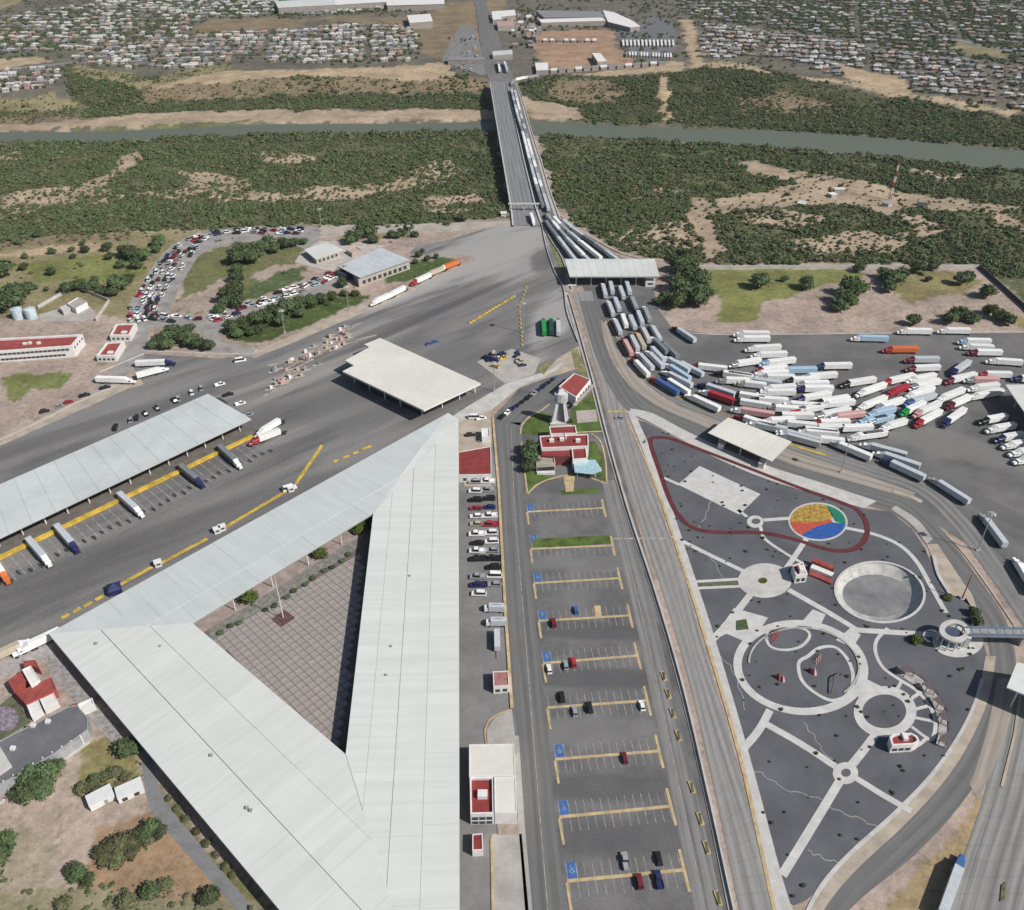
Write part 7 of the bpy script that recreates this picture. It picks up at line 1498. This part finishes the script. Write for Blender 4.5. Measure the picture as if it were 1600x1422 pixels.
# the rest of the town: one object
def merge(name, items, meshes, mats, label, cat):
    V, Fc, MI = [], [], []; base_ = 0
    cache = {}
    for x, y, z, a, mi, _ in items:
        me = meshes[mi]
        if mi not in cache: cache[mi] = (np.array([v.co[:] for v in me.vertices]), [tuple(p.vertices) for p in me.polygons], [p.material_index for p in me.polygons])
        vs, fs, ms = cache[mi]; c, s = math.cos(a), math.sin(a)
        V.append(np.stack([vs[:,0]*c-vs[:,1]*s+x, vs[:,0]*s+vs[:,1]*c+y, vs[:,2]+z], -1)); Fc += [tuple(q+base_ for q in f) for f in fs]; MI += [{0:0,1:1+mi%5,2:6}[m] for m in ms]; base_ += len(vs)
    me = bpy.data.meshes.new(name); me.from_pydata(np.concatenate(V).tolist(), [], Fc); me.update()
    for m in mats: me.materials.append(m)
    me.polygons.foreach_set('material_index', MI); o = obj(name, me); return tag(o, label, cat, kind='stuff')
if len(spots) > 300: merge('distant_houses', spots[300:], HM, [HWALL]+HR+[DARKW], 'the rest of the town, hundreds of small roofs spread to the top of the picture', 'houses')
scatter('town_trees', tre, scr[:5], [rs.uniform(1.8, 3.6) for _ in tre], 'trees scattered between the houses of the far town')
# big pale sheds and port of entry
def shed(name, px, h, label, rm=None, wm=None, cat='warehouse'):
    pts = [Vector(on(a, b, hgt, h)) for a, b in px]; z = float(hgt(pts[0].x, pts[0].y)); c = sum(pts, Vector())/len(pts); c.z = z
    r = empty(name, c, 0, label, cat); MB().prism([tuple(p-c)[:2] for p in pts], -2, h-.4).build('wall', wm or HWALL, r); cc = [tuple((p-c)*1.01)[:2] for p in pts]; MB().prism(cc, h-.39, h).build('roof', rm or WHITE, r); return r
shed('warehouse', [(636,24),(672,22),(676,34),(640,36)], 9, 'white warehouse with a long roof left of the crossing')
shed('warehouse', [(430,2),(520,0),(525,10),(435,14)], 9, 'wide pale warehouse at the top left of centre', ROOF)
shed('warehouse', [(520,-8),(600,-10),(605,4),(525,8)], 9, 'pale warehouse at the top edge, middle of three', WHITE)
shed('warehouse', [(600,-10),(694,-10),(694,7),(605,9)], 9, 'white warehouse at the top edge, right of three', WHITE)
shed('inspection_hall', [(838,16),(938,18),(945,27),(850,26)], 9, 'long grey roofed inspection hall at the far port of entry', HR[1])
shed('inspection_hall', [(842,30),(940,30),(946,35),(846,35)], 6, 'row of pale dock fronts below the long grey hall', WHITE)
shed('inspection_hall', [(942,16),(960,20),(988,34),(1000,42),(985,44),(950,36)], 6, 'stepped white roofed building right of the long grey hall', WHITE)
shed('port_office', [(768,18),(782,18),(784,30),(770,30)], 7, 'small cream office at the top of the crossing', WHITE)
shed('port_office', [(782,17),(804,17),(806,24),(784,25)], 7, 'white office beside the cream one at the crossing', WHITE)
shed('port_office', [(776,34),(802,33),(804,41),(778,42)], 6, 'pink roofed office at the top of the crossing', HR[4])
shed('export_shed', [(925,83),(938,83),(948,96),(934,97)], 7, 'small bright white shed on the brown field', WHITE)
shed('booth_row', [(700,89),(756,89),(758,94),(700,94)], 6, 'grey roofed row of entry booths left of the far checkpoint', HR[1])
shed('booth_row', [(770,80),(800,80),(801,86),(770,86)], 6, 'pale blue roofed checkpoint across the road beyond the bridge', ROOF2)
shed('checkpoint_house', [(836,98),(856,98),(857,110),(838,111)], 5, 'pale house at the corner below the brown field', WHITE)
for k in range(14):
    x = 860+k*13; y = 110-k*.9; shed('trailer_row', [(x,y-3),(x+10,y-3.6),(x+10.5,y),(x+.5,y+.5)], 3.6, 'small trailer, %s from the left along the foot of the brown field' % ORD[k], WHITE if k%3==0 else HR[k%3], cat='trailer')
for k in range(9):
    x = 838+k*11; shed('field_trailer', [(x,60),(x+6,60),(x+6,63),(x,63)], 3.4, 'small parked trailer, %s from the left on the brown field' % ORD[k], WHITE if k%3 else HR[1], cat='trailer')
tz = lambda x, y: float(hgt(x, y))
def tstrip(name, L, Rr, m, dz=.25, cross=4): return strip(name, L, Rr, dz, m, zf=hgt, cross=cross, thick=.3, nsub=10)
tstrip('far_road', [(766,130),(758,110),(752,80),(748,45),(744,15),(738,-5)], [(806,130),(797,108),(786,80),(776,45),(764,15),(754,-5)], ROAD_D, .45, 6)
tstrip('far_plaza', [(752,118),(720,106),(692,96),(698,78),(712,50),(722,40)], [(775,112),(762,100),(757,90),(752,78),(745,52),(740,40)], ROAD, .35, 8)
tstrip('far_lot', [(958,52),(985,80),(1010,100)], [(1035,20),(1056,50),(1055,88)], mat('far_lot_asphalt', (.15,.15,.16), .9), .4, 8)
for k in range(14):
    shed('lot_trailer', [(972+k*6,62),(975+k*6,62),(976+k*6,70),(973+k*6,70)], 3.5, 'parked trailer, %s from the left in the curved far lot' % ORD[k], WHITE, cat='trailer')
for k in range(16):
    shed('lot_trailer', [(978+k*4.6,80+.2*k),(980.5+k*4.6,80+.2*k),(981+k*4.6,86+.2*k),(978+k*4.6,86+.2*k)], 3.5, 'parked trailer, %s from the left in the lower row of the curved far lot' % ORD[k], WHITE if k%4 else HR[1], cat='trailer')
for L, Rr in [([(1100,35),(1250,56),(1380,79),(1480,94),(1600,110)], [(1100,38),(1250,59),(1380,82),(1480,97),(1600,113)]), ([(1330,-5),(1400,30),(1470,58),(1600,85)], [(1338,-5),(1408,30),(1478,56),(1600,82)]), ([(0,108),(100,98),(200,90),(400,56),(640,40)], [(0,110),(100,100),(200,92),(400,58),(640,42)])]:
    tstrip('far_street', L, Rr, HR[1], .3, 2)

rd = random.Random(91)
for k in range(34):
    x, y = rd.uniform(760, 840), rd.uniform(14, 74)
    if 748 < x < 800-(70-y)*.3 and y > 30: x = rd.uniform(800, 842)
    w_ = rd.uniform(4, 9); nm = rd.choice(['white','grey','tan']); shed('port_shed', [(x,y),(x+w_,y-.4),(x+w_+.6,y+rd.uniform(2.5,4)),(x+.4,y+3.2)], rd.uniform(3.5,6), 'small %s port shed %s, %s from the top' % (nm, 'beside the road' if x < 800 else 'near the brown field', ORD[k]), {'white':WHITE,'grey':HR[1],'tan':HR[2]}[nm])
for k in range(30):
    x, y = rd.uniform(700, 750), rd.uniform(58, 112); p = T(x, y, .5)
    car(p[0], p[1], 95+rd.uniform(-8,8), rd.choice(['car','suv','van']), rd.choice(['white','silver','black','navy']), 'tiny car on the far entry plaza, %s of thirty' % ORD[k], 'cars on the far entry plaza', z=p[2], world=True).location.z = p[2]
# thin air between here and the far town
hz = MB().box(100, 1150, -16, 6400, 3100, 272).build('haze', mat('haze_tmp', (1,1,1)))
hm = bpy.data.materials.new('haze'); hm.use_nodes = True; n = hm.node_tree.nodes; l = hm.node_tree.links
n.remove(n['Principled BSDF']); pv = n.new('ShaderNodeVolumePrincipled'); pv.inputs['Color'].default_value = (.80,.87,.95,1); pv.inputs['Density'].default_value = .00004; pv.inputs['Anisotropy'].default_value = .2
l.new(pv.outputs[0], [x for x in n if x.type == 'OUTPUT_MATERIAL'][0].inputs['Volume'])
hz.data.materials.clear(); hz.data.materials.append(hm); hz['kind'] = 'stuff'; hz['label'] = 'thin pale haze over the river and the far town'
